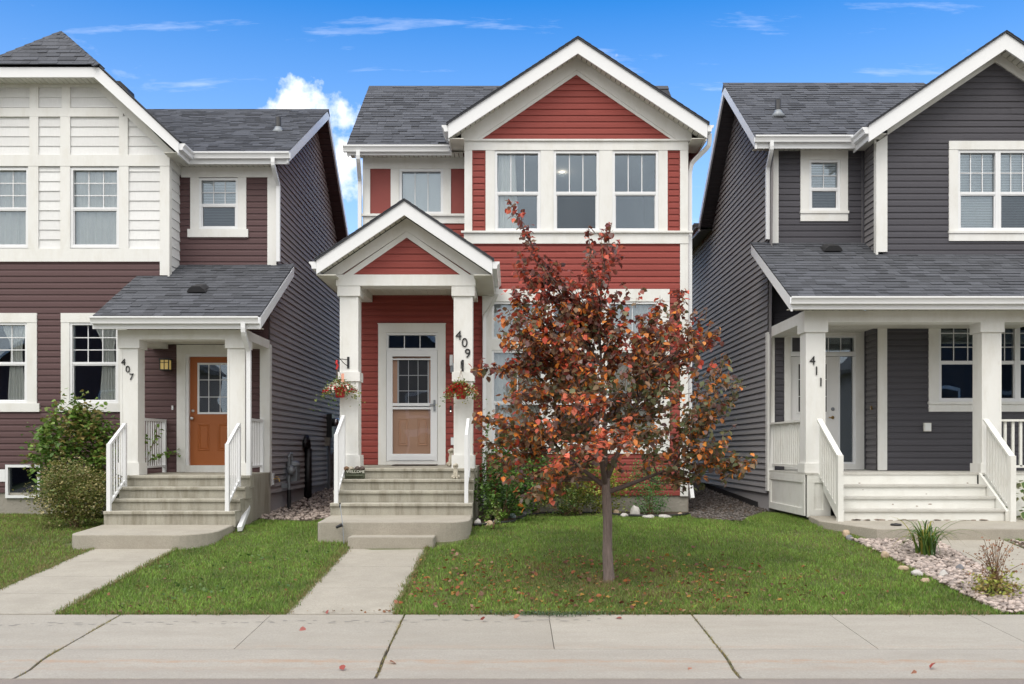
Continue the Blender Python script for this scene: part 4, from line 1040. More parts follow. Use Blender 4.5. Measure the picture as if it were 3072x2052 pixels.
# clipped gable roof over the bay
LF = 17.45
for sg in (-1, 1):
    slab_poly('fascia_board', 'white_vinyl', lf, [(LAXC + sg * 1.065, 8.66), (LAXC + sg * 2.505, 7.31), (LAXC + sg * 2.505, 7.10), (LAXC + sg * .98, 8.48)], LF, LF + .035)
    soffit_run(lf, lambda t, sg=sg: ((LAXC + sg * (1.0 + 1.48 * t), LF + .035, 8.50 - 1.37 * t), (LAXC + sg * (1.0 + 1.48 * t), LY - .05, 8.50 - 1.37 * t)), 14)
slab_poly('fascia_board', 'white_vinyl', lf, [(LAXC - 1.065, 8.66), (LAXC + 1.065, 8.66), (LAXC + .98, 8.48), (LAXC - .98, 8.48)], LF - .002, LF + .033)
soffit_run(lf, lambda t: ((LAXC - 1.0 + 2.0 * t, LF + .035, 8.49), (LAXC - 1.0 + 2.0 * t, LY - .05, 8.49)), 20)
AP = (LAXC, 18.28, 9.66); BKY = 22.4; e_ = LF - .03
gr_ = MB()
A_, B_, C_2 = (LAXC - 1.09, e_, 8.69), (LAXC + 1.09, e_, 8.69), AP
gr_.add([A_, B_, C_2], [(0, 1, 2)])
for sg in (-1, 1):
    gr_.add([(LAXC + sg * 1.09, e_, 8.69), (LAXC + sg * 2.53, e_, 7.335), (LAXC + sg * 2.53, BKY, 7.335), (LAXC, BKY, 9.66), AP], [(0, 1, 2, 3, 4)])
    gr_.add([(LAXC + sg * 1.09, e_, 8.69), (LAXC + sg * 2.53, e_, 7.335), (LAXC + sg * 2.53, e_, 7.305), (LAXC + sg * 1.09, e_, 8.66)], [(0, 1, 2, 3)])
gro_ = gr_.build('roof', 'shingle', lf)
hl = math.hypot(18.28 - e_, 9.66 - 8.69); cl0 = [0]
shingles(gro_, (LAXC, e_ - .015, 8.69), (1, 0, 0), (0, 18.28 - e_, .97), lambda s: (-1.09 * (1 - s / hl) + .06, 1.09 * (1 - s / hl) - .06), hl - .12, 40, cl0)
for sg in (-1, 1):
    n = 9
    for i in range(n):
        a, b = Vector((LAXC + sg * 1.09, e_, 8.69)), Vector(AP); p, q = a.lerp(b, i / n), a.lerp(b, min(1, (i + 1.1) / n)); hd_ = (b - a).normalized()
        nf, ns_ = Vector((0, -1.17, 1)).normalized(), Vector((sg * .93, 0, 1)).normalized(); tf, ts = hd_.cross(nf) * sg, ns_.cross(hd_) * sg
        if tf.x * sg > 0: tf = -tf
        if ts.x * sg < 0: ts = -ts
        vv = []
        for e, l0 in ((p, .022), (q, .008)): vv += [e + tf * .12 + nf * l0, e + (nf + ns_).normalized() * (l0 + .004), e + ts * .12 + ns_ * l0]
        MB().add(vv + [p + tf * .12, p, p + ts * .12], [(0, 1, 4, 3), (1, 2, 5, 4), (0, 6, 7, 1), (1, 7, 8, 2)]).build('hip_shingle', 'shingle', gro_)
roof_vent(lf, -7.63, 19.0, 8.80, 0).rotation_euler = (0, R(43), 0)
# set-back upper wall
LRW = (U(598, LR), U(715, LR), V(688.8, LR), V(534.7, LR))
lw2 = wall_sheet('wall', 'burgundy_vinyl', lf, front(LR), LXB, LX1, 4.9, 7.2, [LRW])
siding(lw2, 'burgundy_vinyl', front(LR), LXB, LX1 - .12, 5.12, V(533, LR), [gro(LRW, .1)])
trim(lf, LXB + .041, LX1, V(533, LR), 7.14, LR, .04); trim(lf, U(803.6, LR), LX1, 5.2, V(533.2, LR), LR, .038)
trim(lf, U(572.4, LR), LRW[0], LRW[2], V(533.2, LR), LR, .036); trim(lf, LRW[1], U(740, LR), LRW[2], V(533.2, LR), LR, .036)
trim(lf, U(564.8, LR), U(746, LR), V(713, LR), LRW[2], LR, .055, name='sill_board')
trim(lf, U(571, LR), U(741, LR), V(718, LR), V(713, LR), LR, .03, 'burgundy_vinyl', 'j_channel')
window(lf, *LRW, LR, 3, 2, .47, low='screened_glass', room='dark_room', depth=1.0)
blind(LRW[0] + .05, LRW[1] - .05, LRW[2] + .05, LRW[3] - .05, LR + .085, 'closed pale slatted blind in the small upper window of the burgundy house')
# main roof
EY, EZ_, DY, DZ = 18.08, 7.31, 21.99, 9.48
mrl = MB().prism([(EY - .03, EZ_), (DY, DZ), (26.2, 6.02), (26.2, 5.97), (DY, DZ - .06), (EY - .03, EZ_ - .04)], -10.98, -4.18, 'x').build('roof', 'shingle_bed', lf)
sl = math.hypot(DY - EY + .03, DZ - EZ_)
def l_row(s):
    z = EZ_ + s / sl * (DZ - EZ_); return (LAXC + max(0, 9.66 - z) / .93 - .05, -4.165)
shingles(mrl, (0, EY - .045, EZ_ + .003), (1, 0, 0), (0, DY - EY + .03, DZ - EZ_), l_row, sl, 40, cl0)
MB().prism([(DY - .16, DZ - .07), (DY, DZ + .025), (DY + .16, DZ - .11)], -10.98, -4.165, 'x').build('ridge_cap', 'shingle', mrl)
pl_ = [(EY - .05, EZ_ - .005), (DY, DZ - .005), (26.2, 6.02), (26.2, 5.84), (DY, DZ - .205), (EY - .05, EZ_ - .20)]
MB().prism([(EY - .05, EZ_ - .005), (DY, DZ - .005), (DY, DZ - .205), (EY - .05, EZ_ - .20)], -4.205, -4.17, 'x').build('fascia_board', 'white_vinyl', lf)
MB().prism([(DY, DZ - .005), (26.2, 6.02), (26.2, 5.84), (DY, DZ - .205)], -4.205, -4.17, 'x').build('fascia_board', 'white_vinyl', lf)
def lsof(t):
    if t < .46: y = EY + (DY - EY) * t / .46; z = EZ_ - .16 + (DZ - EZ_) * t / .46
    else: y = DY + (26.2 - DY) * (t - .46) / .54; z = DZ - .16 + (6.02 - DZ) * (t - .46) / .54
    return ((-4.206, y, z), (LX1 + .005, y, z))
soffit_run(lf, lsof, 64, 'brown_soffit')
gutter_x(lf, U(579, 17.95), U(867, 17.95), EY - .02, V(454, 17.95)); gutter_y(lf, 17.47, EY - .04, LAXC + 2.50, 1, 7.29)
box('fascia_board', 'white_vinyl', lf, LAXC + 2.48, -4.17, EY - .018, EY + .012, 7.095, 7.285); box('fascia_board', 'white_vinyl', lf, LAXC + 2.47, LAXC + 2.498, LF + .036, EY - .02, 7.09, 7.28)
soffit_run(lf, lambda t: ((LXB + 1.84 * t, EY + .012, 7.135), (LXB + 1.84 * t, LR - .04, 7.143)), 18); box('soffit_panel', 'soffit', lf, LXB + .04, LAXC + 2.47, LF + .04, EY + .01, 7.13, 7.142)
downspout(lf, [(U(819, 18.0), 18.0, 7.18), (U(819, 18.0), 18.0, 7.06), (-4.44, 18.37, 6.78), (-4.44, 18.37, 5.33)])
stack(lf, -4.8, 19.85, 8.31)
# side wall facing the gap
sw_l = MB().add([(LX1 - .006, LY, .45), (LX1 - .006, 28, .45), (LX1 - .006, 28, 5.0), (LX1 - .006, DY, DZ - .1), (LX1 - .006, LR, 7.2), (LX1 - .006, LR, 4.9), (LX1 - .006, LY, 4.9)], [(0, 1, 2, 3, 4, 5, 6)]).build('wall', 'burgundy_vinyl', lf)
def side_lim(fy0, ry, rz, ey, ez, by, bz, low_front, zlow):
    def f(z):
        a = low_front if z < zlow else fy0
        if z > ez: a = max(a, ey + (z - ez) * (ry - ey) / (rz - ez))
        b = 28 if z < bz else ry + (rz - z) * (by - ry) / (rz - bz)
        return (a, b)
    return f
siding(sw_l, 'burgundy_vinyl', facing_right(LX1), LY + .02, 28, ZL - .02, DZ - .2, lim=side_lim(LR, DY, DZ - .17, EY, EZ_ - .17, 26.2, 5.85, LY + .02, 5.0))
box('foundation', 'parging', lf, LX0, LX1 - .015, LY + .012, LY + .2, .3, ZL - .004); box('foundation', 'parging', lf, LX1 - .2, LX1 - .012, LY + .2, 28, .3, ZL - .025)
MB().add([(LX0, 28, .4), (LX1, 28, .4), (LX1, 28, 5), (LX0, 28, 5)], [(0, 1, 2, 3)]).build('wall', 'burgundy_vinyl', lf)
MB().add([(LX0, LY, .4), (LX0, 28, .4), (LX0, 28, 5), (LX0, DY, 9.3), (LX0, LY, 7.2)], [(0, 1, 2, 3, 4)]).build('wall', 'burgundy_vinyl', lf)
window(lf, *BW, LY, 1, 1, hung=False, up='screened_glass', room='dark_room', depth=.8, fr=.05, proud=.03)
trim(lf, U(-60, LY), BW[0] - .003, V(1445, LY), V(1408, LY), LY, .03, 'white_vinyl')
# entrance
trim(lf, U(532, LY), U(748, LY), V(1063, LY), V(1035, LY), LY, .042); trim(lf, U(532, LY), U(558, LY), 1.345, V(1063, LY), LY, .036); trim(lf, U(722, LY), U(748, LY), 1.345, V(1063, LY), LY, .036)
trim(lf, U(558, LY), U(722, LY), 1.34, V(1396, LY), LY, .03, name='threshold', y1=LY + .1)
jb = MB().box(U(558, LY), U(567, LY), LY - .02, LY + .12, V(1396, LY), V(1063, LY)).box(U(715, LY), U(722, LY), LY - .02, LY + .12, V(1396, LY), V(1063, LY)).box(U(567, LY), U(715, LY), LY - .02, LY + .12, V(1070, LY), V(1063, LY)).build('door_frame', 'white_vinyl', lf)
od = box('front_door', 'orange_door', lf, U(567, LY), U(715, LY), LY + .06, LY + .10, V(1395.5, LY), V(1070, LY))
a0, a1, az0, az1 = U(590, LY), U(692, LY), V(1242, LY), V(1087.8, LY)
q = MB(); q.box(a0, a0 + .035, LY + .045, LY + .06, az0, az1).box(a1 - .035, a1, LY + .045, LY + .06, az0, az1).box(a0 + .035, a1 - .035, LY + .045, LY + .06, az1 - .035, az1).box(a0 + .035, a1 - .035, LY + .045, LY + .06, az0, az0 + .035).build('door_light_frame', 'white_vinyl', od)
box('pane', 'glass', od, a0 + .035, a1 - .035, LY + .052, LY + .056, az0 + .035, az1 - .035); box('pane_backing', 'black', od, a0 + .035, a1 - .035, LY + .057, LY + .0595, az0 + .035, az1 - .035)
for i in (1, 2):
    x = a0 + (a1 - a0) * i / 3; box('grille_bar', 'white_vinyl', od, x - .006, x + .006, LY + .047, LY + .052, az0 + .035, az1 - .035)
    z = az0 + (az1 - az0) * i / 3; box('grille_bar', 'white_vinyl', od, a0 + .035, a1 - .035, LY + .0475, LY + .0515, z - .006, z + .006)
for pa, pb in ((590, 627), (650, 688)): door_panel(od, 'orange_door', U(pa, LY), U(pb, LY), V(1353, LY), V(1270, LY), LY + .058)
MB().lathe([(.012, 0), (.012, .03), (.03, .045), (.032, .06), (.02, .075)], (0, 0, 0)).build('door_knob', 'steel', od, True).matrix_world = Matrix.Translation((U(575.5, LY), LY + .06, V(1255, LY))) @ Matrix.Rotation(R(90), 4, 'X')
MB().lathe([(.03, 0), (.028, .015), (.012, .02)], (0, 0, 0)).build('deadbolt', 'steel', od, True).matrix_world = Matrix.Translation((U(576, LY), LY + .06, V(1232, LY))) @ Matrix.Rotation(R(90), 4, 'X')
# shed porch roof
PY, PZ_ , TS = 16.0, 3.97, .53
pr_x0, pr_x1 = -6.91, -4.17
ptop = lambda y: PZ_ + (y - PY) * TS
prf = MB().prism([(PY - .03, PZ_ - .016), (LR, ptop(LR)), (LR, ptop(LR) - .05), (PY - .03, PZ_ - .05)], LXB, pr_x1, 'x')
prf.prism([(PY - .03, PZ_ - .016), (LY, ptop(LY)), (LY, ptop(LY) - .05), (PY - .03, PZ_ - .05)], pr_x0, LXB, 'x')
prl = prf.build('porch_roof', 'shingle_bed', lf)
psl = math.hypot(LR - PY + .03, ptop(LR) - PZ_ + .016); sy = (LR - PY + .03) / psl
shingles(prl, (0, PY - .045, PZ_ - .01), (1, 0, 0), (0, 1, TS), lambda s: (pr_x0 - .01 if PY - .03 + s * sy < LY - .05 else LXB + .01, pr_x1 + .01), psl, 296, cl0)
gutter_x(lf, U(275.5, 15.95), pr_x1 + .0, PY - .03, V(950, 15.93)); box('fascia_board', 'white_vinyl', lf, pr_x0 - .02, pr_x1, PY - .028, PY, V(987, 16.0), V(955, 16.0))
for x in (pr_x0 - .02, pr_x1 - .012): MB().prism([(PY - .03, PZ_ - .03), (LR - .02 if x > -5 else LY - .02, ptop(LR - .02 if x > -5 else LY - .02) - .02), (LR - .02 if x > -5 else LY - .02, ptop(LR - .02 if x > -5 else LY - .02) - .19), (PY - .03, PZ_ - .22)], x, x + .03, 'x').build('fascia_board', 'white_vinyl', lf)
BY = 16.3; bz = 3.611
soffit_run(lf, lambda t: ((pr_x0 + (pr_x1 - pr_x0) * t, PY, 3.775), (pr_x0 + (pr_x1 - pr_x0) * t, BY - .02, 3.78)), 24)
box('porch_beam', 'trim', lf, -6.64, -4.46, BY - .03, BY + .29, bz, 3.772)
box('porch_beam', 'trim', lf, -6.63, -6.34, BY + .292, LY - .02, bz + .002, 3.77); box('porch_beam', 'trim', lf, -4.77, -4.47, BY + .292, LY - .02, bz + .002, 3.77)
for i in range(14):
    x = -6.335 + i * .1115; box('ceiling_panel', 'soffit', lf, x, x + .108, BY + .292, LY - .02, 3.70, 3.712)
fz = 1.338
cl1 = column(lf, U(360.7, BY), U(360.7, BY) + .30, BY, BY + .30, fz - .01, bz, [(bz - .145, bz + .001, .033, 'capital'), (fz - .012, V(1388, BY), .03, 'plinth')])
cl2 = column(lf, U(682, BY), U(682, BY) + .30, BY, BY + .30, fz - .01, bz, [(bz - .145, bz + .001, .033, 'capital'), (fz - .012, V(1388, BY), .03, 'plinth')])
trim(lf, U(782, LY), LX1 - .0, 1.08, bz + .002, LY, .06); box('trim_board', 'trim', lf, LX1 - .0, LX1 + .03, LY - .06, LY + .10, 1.08, 3.7)
for ch, px, py in (('4', 371, 1096), ('0', 384, 1117), ('7', 395, 1140)): text_obj(ch, cl1, (U(px, BY), BY - .012, V(py, BY)), .16, 'number')
downspout(lf, [(U(730, 15.93), 15.93, 3.86), (U(730, 15.93), 15.93, 3.70), (-4.42, 16.22, 3.42), (-4.42, 16.24, 3.3), (-4.42, 16.24, .92), (-4.38, 16.0, .76), (-4.24, 15.05, .52)], .05)
roof_vent(lf, -5.54, 17.1, 4.565, TS, .33)
s2 = empty('front_steps', 'concrete entrance steps with a rounded landing slab below the orange door', 'steps')
steps(s2, -6.40, -4.34, [(16.0, 1.327), (15.71, 1.15), (15.42, .97), (15.13, .79)], 16.25, .56)
MB().prism([(16.24, 1.327), (LY, 1.341), (LY, .3), (16.24, .3)], -6.40, -4.46, 'x').build('landing', 'step', s2)
box('side_wall', 'step', s2, -6.38, -4.36, 15.175, 16.23, .3, .57); box('side_wall', 'step', s2, -6.382, -4.358, 15.47, 16.23, .57, .94); box('side_wall', 'step', s2, -6.378, -4.362, 15.76, 16.23, .94, 1.12)
slab(s2, rounded(-6.42, -4.37, 13.95, 15.16, .2, .55), .578, .28, .045, 15.15)
lan = empty('porch_lantern', 'wall lantern with amber glass beside the orange door', 'lantern')
lx, lz = U(504, LY), V(1094, LY)
box('glass_box', 'amber_glass', lan, lx - .075, lx + .075, LY - .19, LY - .05, lz - .10, lz + .07)
q = MB().box(lx - .095, lx + .095, LY - .21, LY - .03, lz + .07, lz + .10).box(lx - .085, lx + .085, LY - .20, LY - .04, lz - .12, lz - .10).box(lx - .03, lx + .03, LY - .05, LY - .012, lz - .05, lz + .09)
for i, j in ((-1, -1), (1, -1), (-1, 1), (1, 1)): q.box(lx + i * .08 - .008, lx + i * .08 + .008, LY - .12 + j * .075 - .008, LY - .12 + j * .075 + .008, lz - .11, lz + .08)
q.box(lx - .006, lx + .006, LY - .205, LY - .196, lz - .11, lz + .08).box(lx - .085, lx + .085, LY - .205, LY - .196, lz + .02, lz + .03); q.build('cage', 'black', lan)
dbl = empty('door_bell', 'small white doorbell on the burgundy siding beside the orange door', 'doorbell'); MB().box(U(516.5, LY), U(521, LY), LY - .035, LY - .012, V(1230, LY), V(1217, LY)).build('case', 'white_vinyl', dbl); MB().ball((U(518.7, LY), LY - .036, V(1226, LY)), .006).build('button', 'grey_metal', dbl)
# ================================================================== charcoal house, number 411
GY, GR = 17.60, 18.24
gh = empty('charcoal_house', 'charcoal grey house with white wooden porch steps and the number 411', 'house')
GX0, GX1, GXB = 4.84, 10.95, 6.65
ZG = .93
gp = Matrix
GW = (U(2814, GY), U(3165, GY), V(1205, GY), V(950, GY))     # porch window pair
GD = (U(2420, 18.24), U(2572, 18.24), 1.385, V(1008, 18.24))
GRW = (U(2426, GR), U(2519, GR), V(634, GR), V(481, GR))
GUW = (U(2871.7, GY), U(3113.3, GY), V(694, GY), V(451.6, GY))
# ground floor: door recess on the left, window wall on the right
w3 = wall_sheet('wall', 'charcoal_vinyl', gh, front(GY), U(2640, GY), GX1, .45, 5.5, [GW])
siding(w3, 'charcoal_vinyl', front(GY), U(2659, GY), GX1, 1.385, 4.35, [(U(2795, GY), GW[1] + .1, V(1235, GY), V(905, GY))])
w4 = wall_sheet('wall', 'charcoal_vinyl', gh, front(GR), GX0, GXB, .45, 7.42, [GRW, GD])
box('corner_post', 'charcoal_vinyl', gh, U(2636, GY) - .045, U(2636, GY) - .001, GR - .05, GR - .001, 1.385, 4.3)
w4s = MB().add([(U(2636, GY), GY, .45), (U(2636, GY), GR, .45), (U(2636, GY), GR, 4.5), (U(2636, GY), GY, 4.5)], [(0, 1, 2, 3)]).build('wall', 'charcoal_vinyl', gh)
siding(w4s, 'charcoal_vinyl', facing_left(U(2636, GY)), GY + .08, GR, 1.385, 4.35)
siding(w4, 'charcoal_vinyl', front(GR), GX0 + .1, U(2636, GY), 1.385, 4.35, [(U(2350, GR), U(2591, GR), 1.2, V(993, GR))])
trim(gh, U(2632, GY), U(2659, GY), 1.383, 4.35, GY, .04)
# porch window
trim(gh, U(2784, GY), GW[0], GW[2], 4.3, GY, .038); trim(gh, U(2784, GY), GW[1] + .14, GW[3], 4.3, GY, .04)
trim(gh, U(2782, GY), GW[1] + .15, V(1213, GY), GW[2], GY, .07, name='ledge_board'); trim(gh, U(2784, GY), GW[1] + .14, V(1235, GY), V(1213, GY), GY, .04)
trim(gh, GW[1], GW[1] + .14, GW[2], GW[3], GY, .038)
xm_ = U(2923 + 33, GY)
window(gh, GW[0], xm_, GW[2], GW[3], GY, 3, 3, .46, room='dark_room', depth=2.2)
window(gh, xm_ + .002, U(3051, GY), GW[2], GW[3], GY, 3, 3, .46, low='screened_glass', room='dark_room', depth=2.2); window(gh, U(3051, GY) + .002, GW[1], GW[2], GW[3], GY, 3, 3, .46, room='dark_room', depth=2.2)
# door recess: white door with side glass and transom
Y_ = GR
trim(gh, U(2352, Y_), U(2592, Y_), V(1008, Y_), V(992, Y_), Y_, .045)
trim(gh, U(2352, Y_), U(2371, Y_), 1.382, V(1008, Y_), Y_, .04); trim(gh, U(2566, Y_), U(2592, Y_), 1.382, V(1008, Y_), Y_, .04)
trim(gh, U(2371, Y_), U(2566, Y_), V(1069, Y_), V(1060, Y_), Y_, .035, 'white_vinyl'); trim(gh, U(2371, Y_), U(2566, Y_), 1.382, V(1392, Y_), Y_, .035, name='threshold')
w5 = window(gh, U(2371, Y_), U(2566, Y_), V(1060, Y_), V(1008, Y_), Y_, 5, 1, hung=False, vert_only=True, fr=.03, room='dark_room', depth=.6)
sd_ = box('front_door', 'white_door', gh, U(2371, Y_), U(2515, Y_), Y_ - .0, Y_ + .05, V(1392, Y_), V(1070, Y_))
q = MB(); a, b, c, d = U(2390, Y_), U(2484, Y_), V(1240, Y_), V(1088, Y_)
q.box(a, a + .03, Y_ - .015, Y_, c, d).box(b - .03, b, Y_ - .015, Y_, c, d).box(a + .03, b - .03, Y_ - .015, Y_, d - .03, d).box(a + .03, b - .03, Y_ - .015, Y_, c, c + .03).build('door_light_frame', 'white_door', sd_)
box('pane', 'black', sd_, a + .03, b - .03, Y_ - .006, Y_ - .001, c + .03, d - .03)
for i in (1, 2): z = c + (d - c) * i / 3; box('grille_bar', 'white_vinyl', sd_, a + .03, b - .03, Y_ - .011, Y_ - .006, z - .006, z + .006)
kx = U(2498, Y_)
MB().lathe([(.034, 0), (.034, .012), (.022, .02)], (0, 0, 0)).build('deadbolt', 'grey_metal', sd_, True).matrix_world = Matrix.Translation((kx, Y_, V(1227, Y_))) @ Matrix.Rotation(R(90), 4, 'X')
MB().lathe([(.032, 0), (.03, .012), (.012, .02), (.012, .045)], (0, 0, 0)).bar((0, 0, .045), (-.09, 0, .05), .018, .016).build('door_lever', 'brass', sd_, True).matrix_world = Matrix.Translation((kx, Y_, V(1252.5, Y_))) @ Matrix.Rotation(R(90), 4, 'X')
sg_ = MB().box(U(2515, Y_), U(2519, Y_), Y_ - .02, Y_ + .05, V(1392, Y_), V(1070, Y_)).box(U(2557, Y_), U(2566, Y_), Y_ - .02, Y_ + .05, V(1392, Y_), V(1070, Y_)).box(U(2519, Y_), U(2557, Y_), Y_ - .02, Y_ + .05, V(1392, Y_), V(1386, Y_)).build('sidelight', 'white_vinyl', gh)
box('pane', 'glass', sg_, U(2519, Y_), U(2557, Y_), Y_ + .01, Y_ + .016, V(1386, Y_), V(1070, Y_)); box('pane_backing', 'dark_room', sg_, U(2519, Y_), U(2557, Y_), Y_ + .03, Y_ + .034, V(1386, Y_), V(1070, Y_))
db2 = empty('door_bell', 'small brass doorbell on the charcoal siding beside the white door', 'doorbell'); xq = U(2636, GY); box('case', 'brass', db2, xq - .04, xq - .015, 17.86, 17.92, V(1229, 17.9), V(1218, 17.9)); MB().ball((xq - .042, 17.89, V(1225, 17.9)), .008).build('button', 'white_vinyl', db2)
ob2 = empty('outlet_box', 'white weatherproof outlet box on the charcoal siding of the porch', 'outlet'); box('cover', 'white_wood', ob2, U(2768, GY), U(2789, GY), GY - .07, GY - .013, V(1294, GY), V(1269, GY)); box('flap', 'blind', ob2, U(2771, GY), U(2787, GY), GY - .078, GY - .07, V(1291, GY), V(1272, GY))
# upper set-back wall
siding(w4, 'charcoal_vinyl', front(GR), GX0 + .1, GXB, 5.66, 7.40, [(U(2399, GR) + .02, U(2543, GR) - .02, V(664, GR) + .02, 7.5)])
trim(gh, U(2309, GR), U(2334, GR), 5.6, 7.40, GR, .04)
trim(gh, U(2400, GR), U(2542, GR), GRW[3], V(453, GR), GR, .042); trim(gh, U(2400, GR), GRW[0], GRW[2], GRW[3], GR, .038); trim(gh, GRW[1], U(2542, GR), GRW[2], GRW[3], GR, .038)
trim(gh, U(2400, GR) - .01, U(2542, GR) + .015, V(641.5, GR), GRW[2], GR, .06, name='ledge_board'); trim(gh, U(2400, GR), U(2542, GR), V(664.5, GR), V(641.5, GR), GR, .04)
trim(gh, U(2397, GR), U(2545, GR), V(667, GR), V(664.5, GR), GR, .03, 'charcoal_vinyl', 'j_channel')
window(gh, *GRW, GR, 2, 2, .43, low='screened_glass', room='dark_room', depth=1.0)
blind(GRW[0] + .05, GRW[1] - .05, GRW[2] + .05, GRW[3] - .05, GR + .085, 'pale blind in the small upper window of the charcoal house')
# projecting upper part and its gable
w6 = wall_sheet('wall', 'charcoal_vinyl', gh, front(GY), GXB, GX1, 5.2, 7.4, [GUW])
siding(w6, 'charcoal_vinyl', front(GY), GXB + .1, GX1, 5.28, 7.41, [(U(2846, GY), GUW[1] + .1, V(723, GY), V(426, GY))])
w6s = MB().add([(GXB, GY, 5.2), (GXB, GR, 5.2), (GXB, GR, 7.4), (GXB, GY, 7.4)], [(0, 1, 2, 3)]).build('wall', 'charcoal_vinyl', gh)
siding(w6s, 'charcoal_vinyl', facing_left(GXB), GY + .08, GR, 5.3, 7.38)
box('corner_post', 'charcoal_vinyl', gh, GXB - .06, GXB - .02, GR - .055, GR - .02, 5.6, 7.38)
trim(gh, GXB - .0, U(2659.4, GY), V(757, GY), 7.56, GY, .045); box('trim_board', 'trim', gh, GXB - .035, GXB, GY - .045, GY + .075, 5.3, 7.4)
trim(gh, U(2844.7, GY), GUW[1] + .16, V(450.5, GY), V(424.6, GY), GY, .042); trim(gh, U(2844.7, GY), GUW[0], V(701, GY), GUW[3], GY, .038)
trim(gh, U(2843, GY), GUW[1] + .17, V(701, GY), GUW[2], GY, .06, name='ledge_board'); trim(gh, U(2844.7, GY), GUW[1] + .16, V(724, GY), V(701, GY), GY, .04)
trim(gh, GUW[1], GUW[1] + .16, V(701, GY), GUW[3], GY, .038)
um = U(2992.5, GY)
window(gh, GUW[0], um, GUW[2], GUW[3], GY, 3, 2, .465, room='dark_room', depth=1.0); window(gh, um + .002, um + (um - GUW[0]), GUW[2], GUW[3], GY, 3, 2, .465, low='screened_glass', room='dark_room', depth=1.0)
blind(GUW[0] + .05, um - .05, GUW[2] + .05, GUW[3] - .05, GY + .085, 'white slatted blind in the upper front window of the charcoal house'); blind(um + .05, um * 2 - GUW[0] - .05, GUW[2] + .05, GUW[3] - .05, GY + .085, 'white slatted blind behind an insect screen in the charcoal house')
QX, QZ, QS = 8.783, 9.17, .676; QH = 2.43
gg = slab_poly('gable_wall', 'charcoal_vinyl', gh, [(GXB, 7.4), (GX1, 7.4), (QX, 7.4 + 2.15 * QS)], GY + .006, GY + .05)
sa = (8.858, 8.777)
siding(gg, 'charcoal_vinyl', front(GY), GXB - .1, GX1 + .2, 7.41, 8.77, lim=lambda z: (QX - (8.80 - z) / QS, QX + (8.80 - z) / QS))
for sg in (-1, 1):
    ex = QX + sg * QH; ez = QZ - QH * QS
    rake_board(gh, (QX, QZ), (ex, ez), .29, 17.2, 17.24, 'white_vinyl')
    slab_poly('frieze_board', 'trim', gh, [(QX, 9.03), (QX + sg * 2.2, 9.03 - 2.2 * QS), (QX + sg * 2.2, 8.80 - 2.2 * QS), (QX, 8.80)], GY - .045, GY)
    soffit_run(gh, lambda t, sg=sg: ((QX + sg * 2.4 * t, 17.24, QZ - .19 - 2.4 * t * QS), (QX + sg * 2.4 * t, GY - .045, QZ - .19 - 2.4 * t * QS)), 26)
    box('fascia_board', 'white_vinyl', gh, min(ex, ex - sg * .02), max(ex, ex - sg * .02), 17.242, 18.0, 7.28, ez - .01)
    box('soffit_panel', 'soffit', gh, min(ex, QX + sg * 2.10), max(ex, QX + sg * 2.10), 17.242, 18.2, 7.385, 7.397)
dk = MB()
for sg in (-1, 1):
    ex = QX + sg * (QH + .03); ez = QZ - (QH + .03) * QS
    dk.prism([(QX, QZ + .034), (ex, ez + .034), (ex, ez + .003), (QX, QZ + .003)], 17.17, 20.6, 'y')
dko = dk.build('roof', 'shingle', gh)
for sg in (-1, 1):
    hw = QH + .03
    for i in range(20):
        p = [(QX + sg * hw * t, QZ + .034 - hw * t * QS) for t in (i / 20, (i + 1) / 20)]
        slab_poly('rake_shingle', 'shingle', dko, [p[0], p[1], (p[1][0], p[1][1] + .012), (p[0][0], p[0][1] + .004)], 17.155, 17.4)
gutter_y(gh, 17.21, 17.80, QX - QH, -1, 7.50)
# main roof
EY, EZ_, DY, DZ = 17.90, 7.53, 20.53, 9.50
mrg = MB().prism([(EY - .03, EZ_), (DY, DZ), (23.25, 7.27), (23.25, 7.22), (DY, DZ - .06), (EY - .03, EZ_ - .04)], 4.50, 11.2, 'x').build('roof', 'shingle_bed', gh)
sl = math.hypot(DY - EY + .03, DZ - EZ_); cg = [0]
def g_row(s): z = EZ_ + s / sl * (DZ - EZ_); return (4.485, min(QX - max(0, (QZ + .03 - z)) / QS + .05, QX))
shingles(mrg, (0, EY - .045, EZ_ + .003), (1, 0, 0), (0, DY - EY + .03, DZ - EZ_), g_row, sl, 0, [1])
MB().prism([(DY - .16, DZ - .09), (DY, DZ + .025), (DY + .16, DZ - .11)], 4.485, 11.2, 'x').build('ridge_cap', 'shingle', mrg)
MB().prism([(EY - .05, EZ_ - .005), (DY, DZ - .005), (DY, DZ - .205), (EY - .05, EZ_ - .22)], 4.49, 4.525, 'x').build('fascia_board', 'white_vinyl', gh)
MB().prism([(DY, DZ - .005), (23.25, 7.25), (23.25, 7.07), (DY, DZ - .205)], 4.49, 4.525, 'x').build('fascia_board', 'white_vinyl', gh)
def gsof(t):
    if t < .5: y = EY + (DY - EY) * t / .5; z = EZ_ - .17 + (DZ - EZ_) * t / .5
    else: y = DY + (23.25 - DY) * (t - .5) / .5; z = DZ - .17 + (7.27 - DZ) * (t - .5) / .5
    return ((4.525, y, z), (GX0 - .004, y, z))
soffit_run(gh, gsof, 60, 'dark_soffit')
gutter_x(gh, 4.48, U(2558, 17.8), EY - .02, 7.545); box('fascia_board', 'white_vinyl', gh, 4.50, QX - QH + .02, EY - .018, EY + .012, 7.33, 7.53)
soffit_run(gh, lambda t: ((4.53 + 2.15 * t, EY + .012, 7.385), (4.53 + 2.15 * t, GR, 7.39)), 22)
downspout(gh, [(U(2314, 17.85), 17.83, 7.44), (U(2314, 17.85), 17.83, 7.30), (4.80, 18.14, 7.05), (4.795, 18.14, 6.9), (4.795, 18.14, 5.70)])
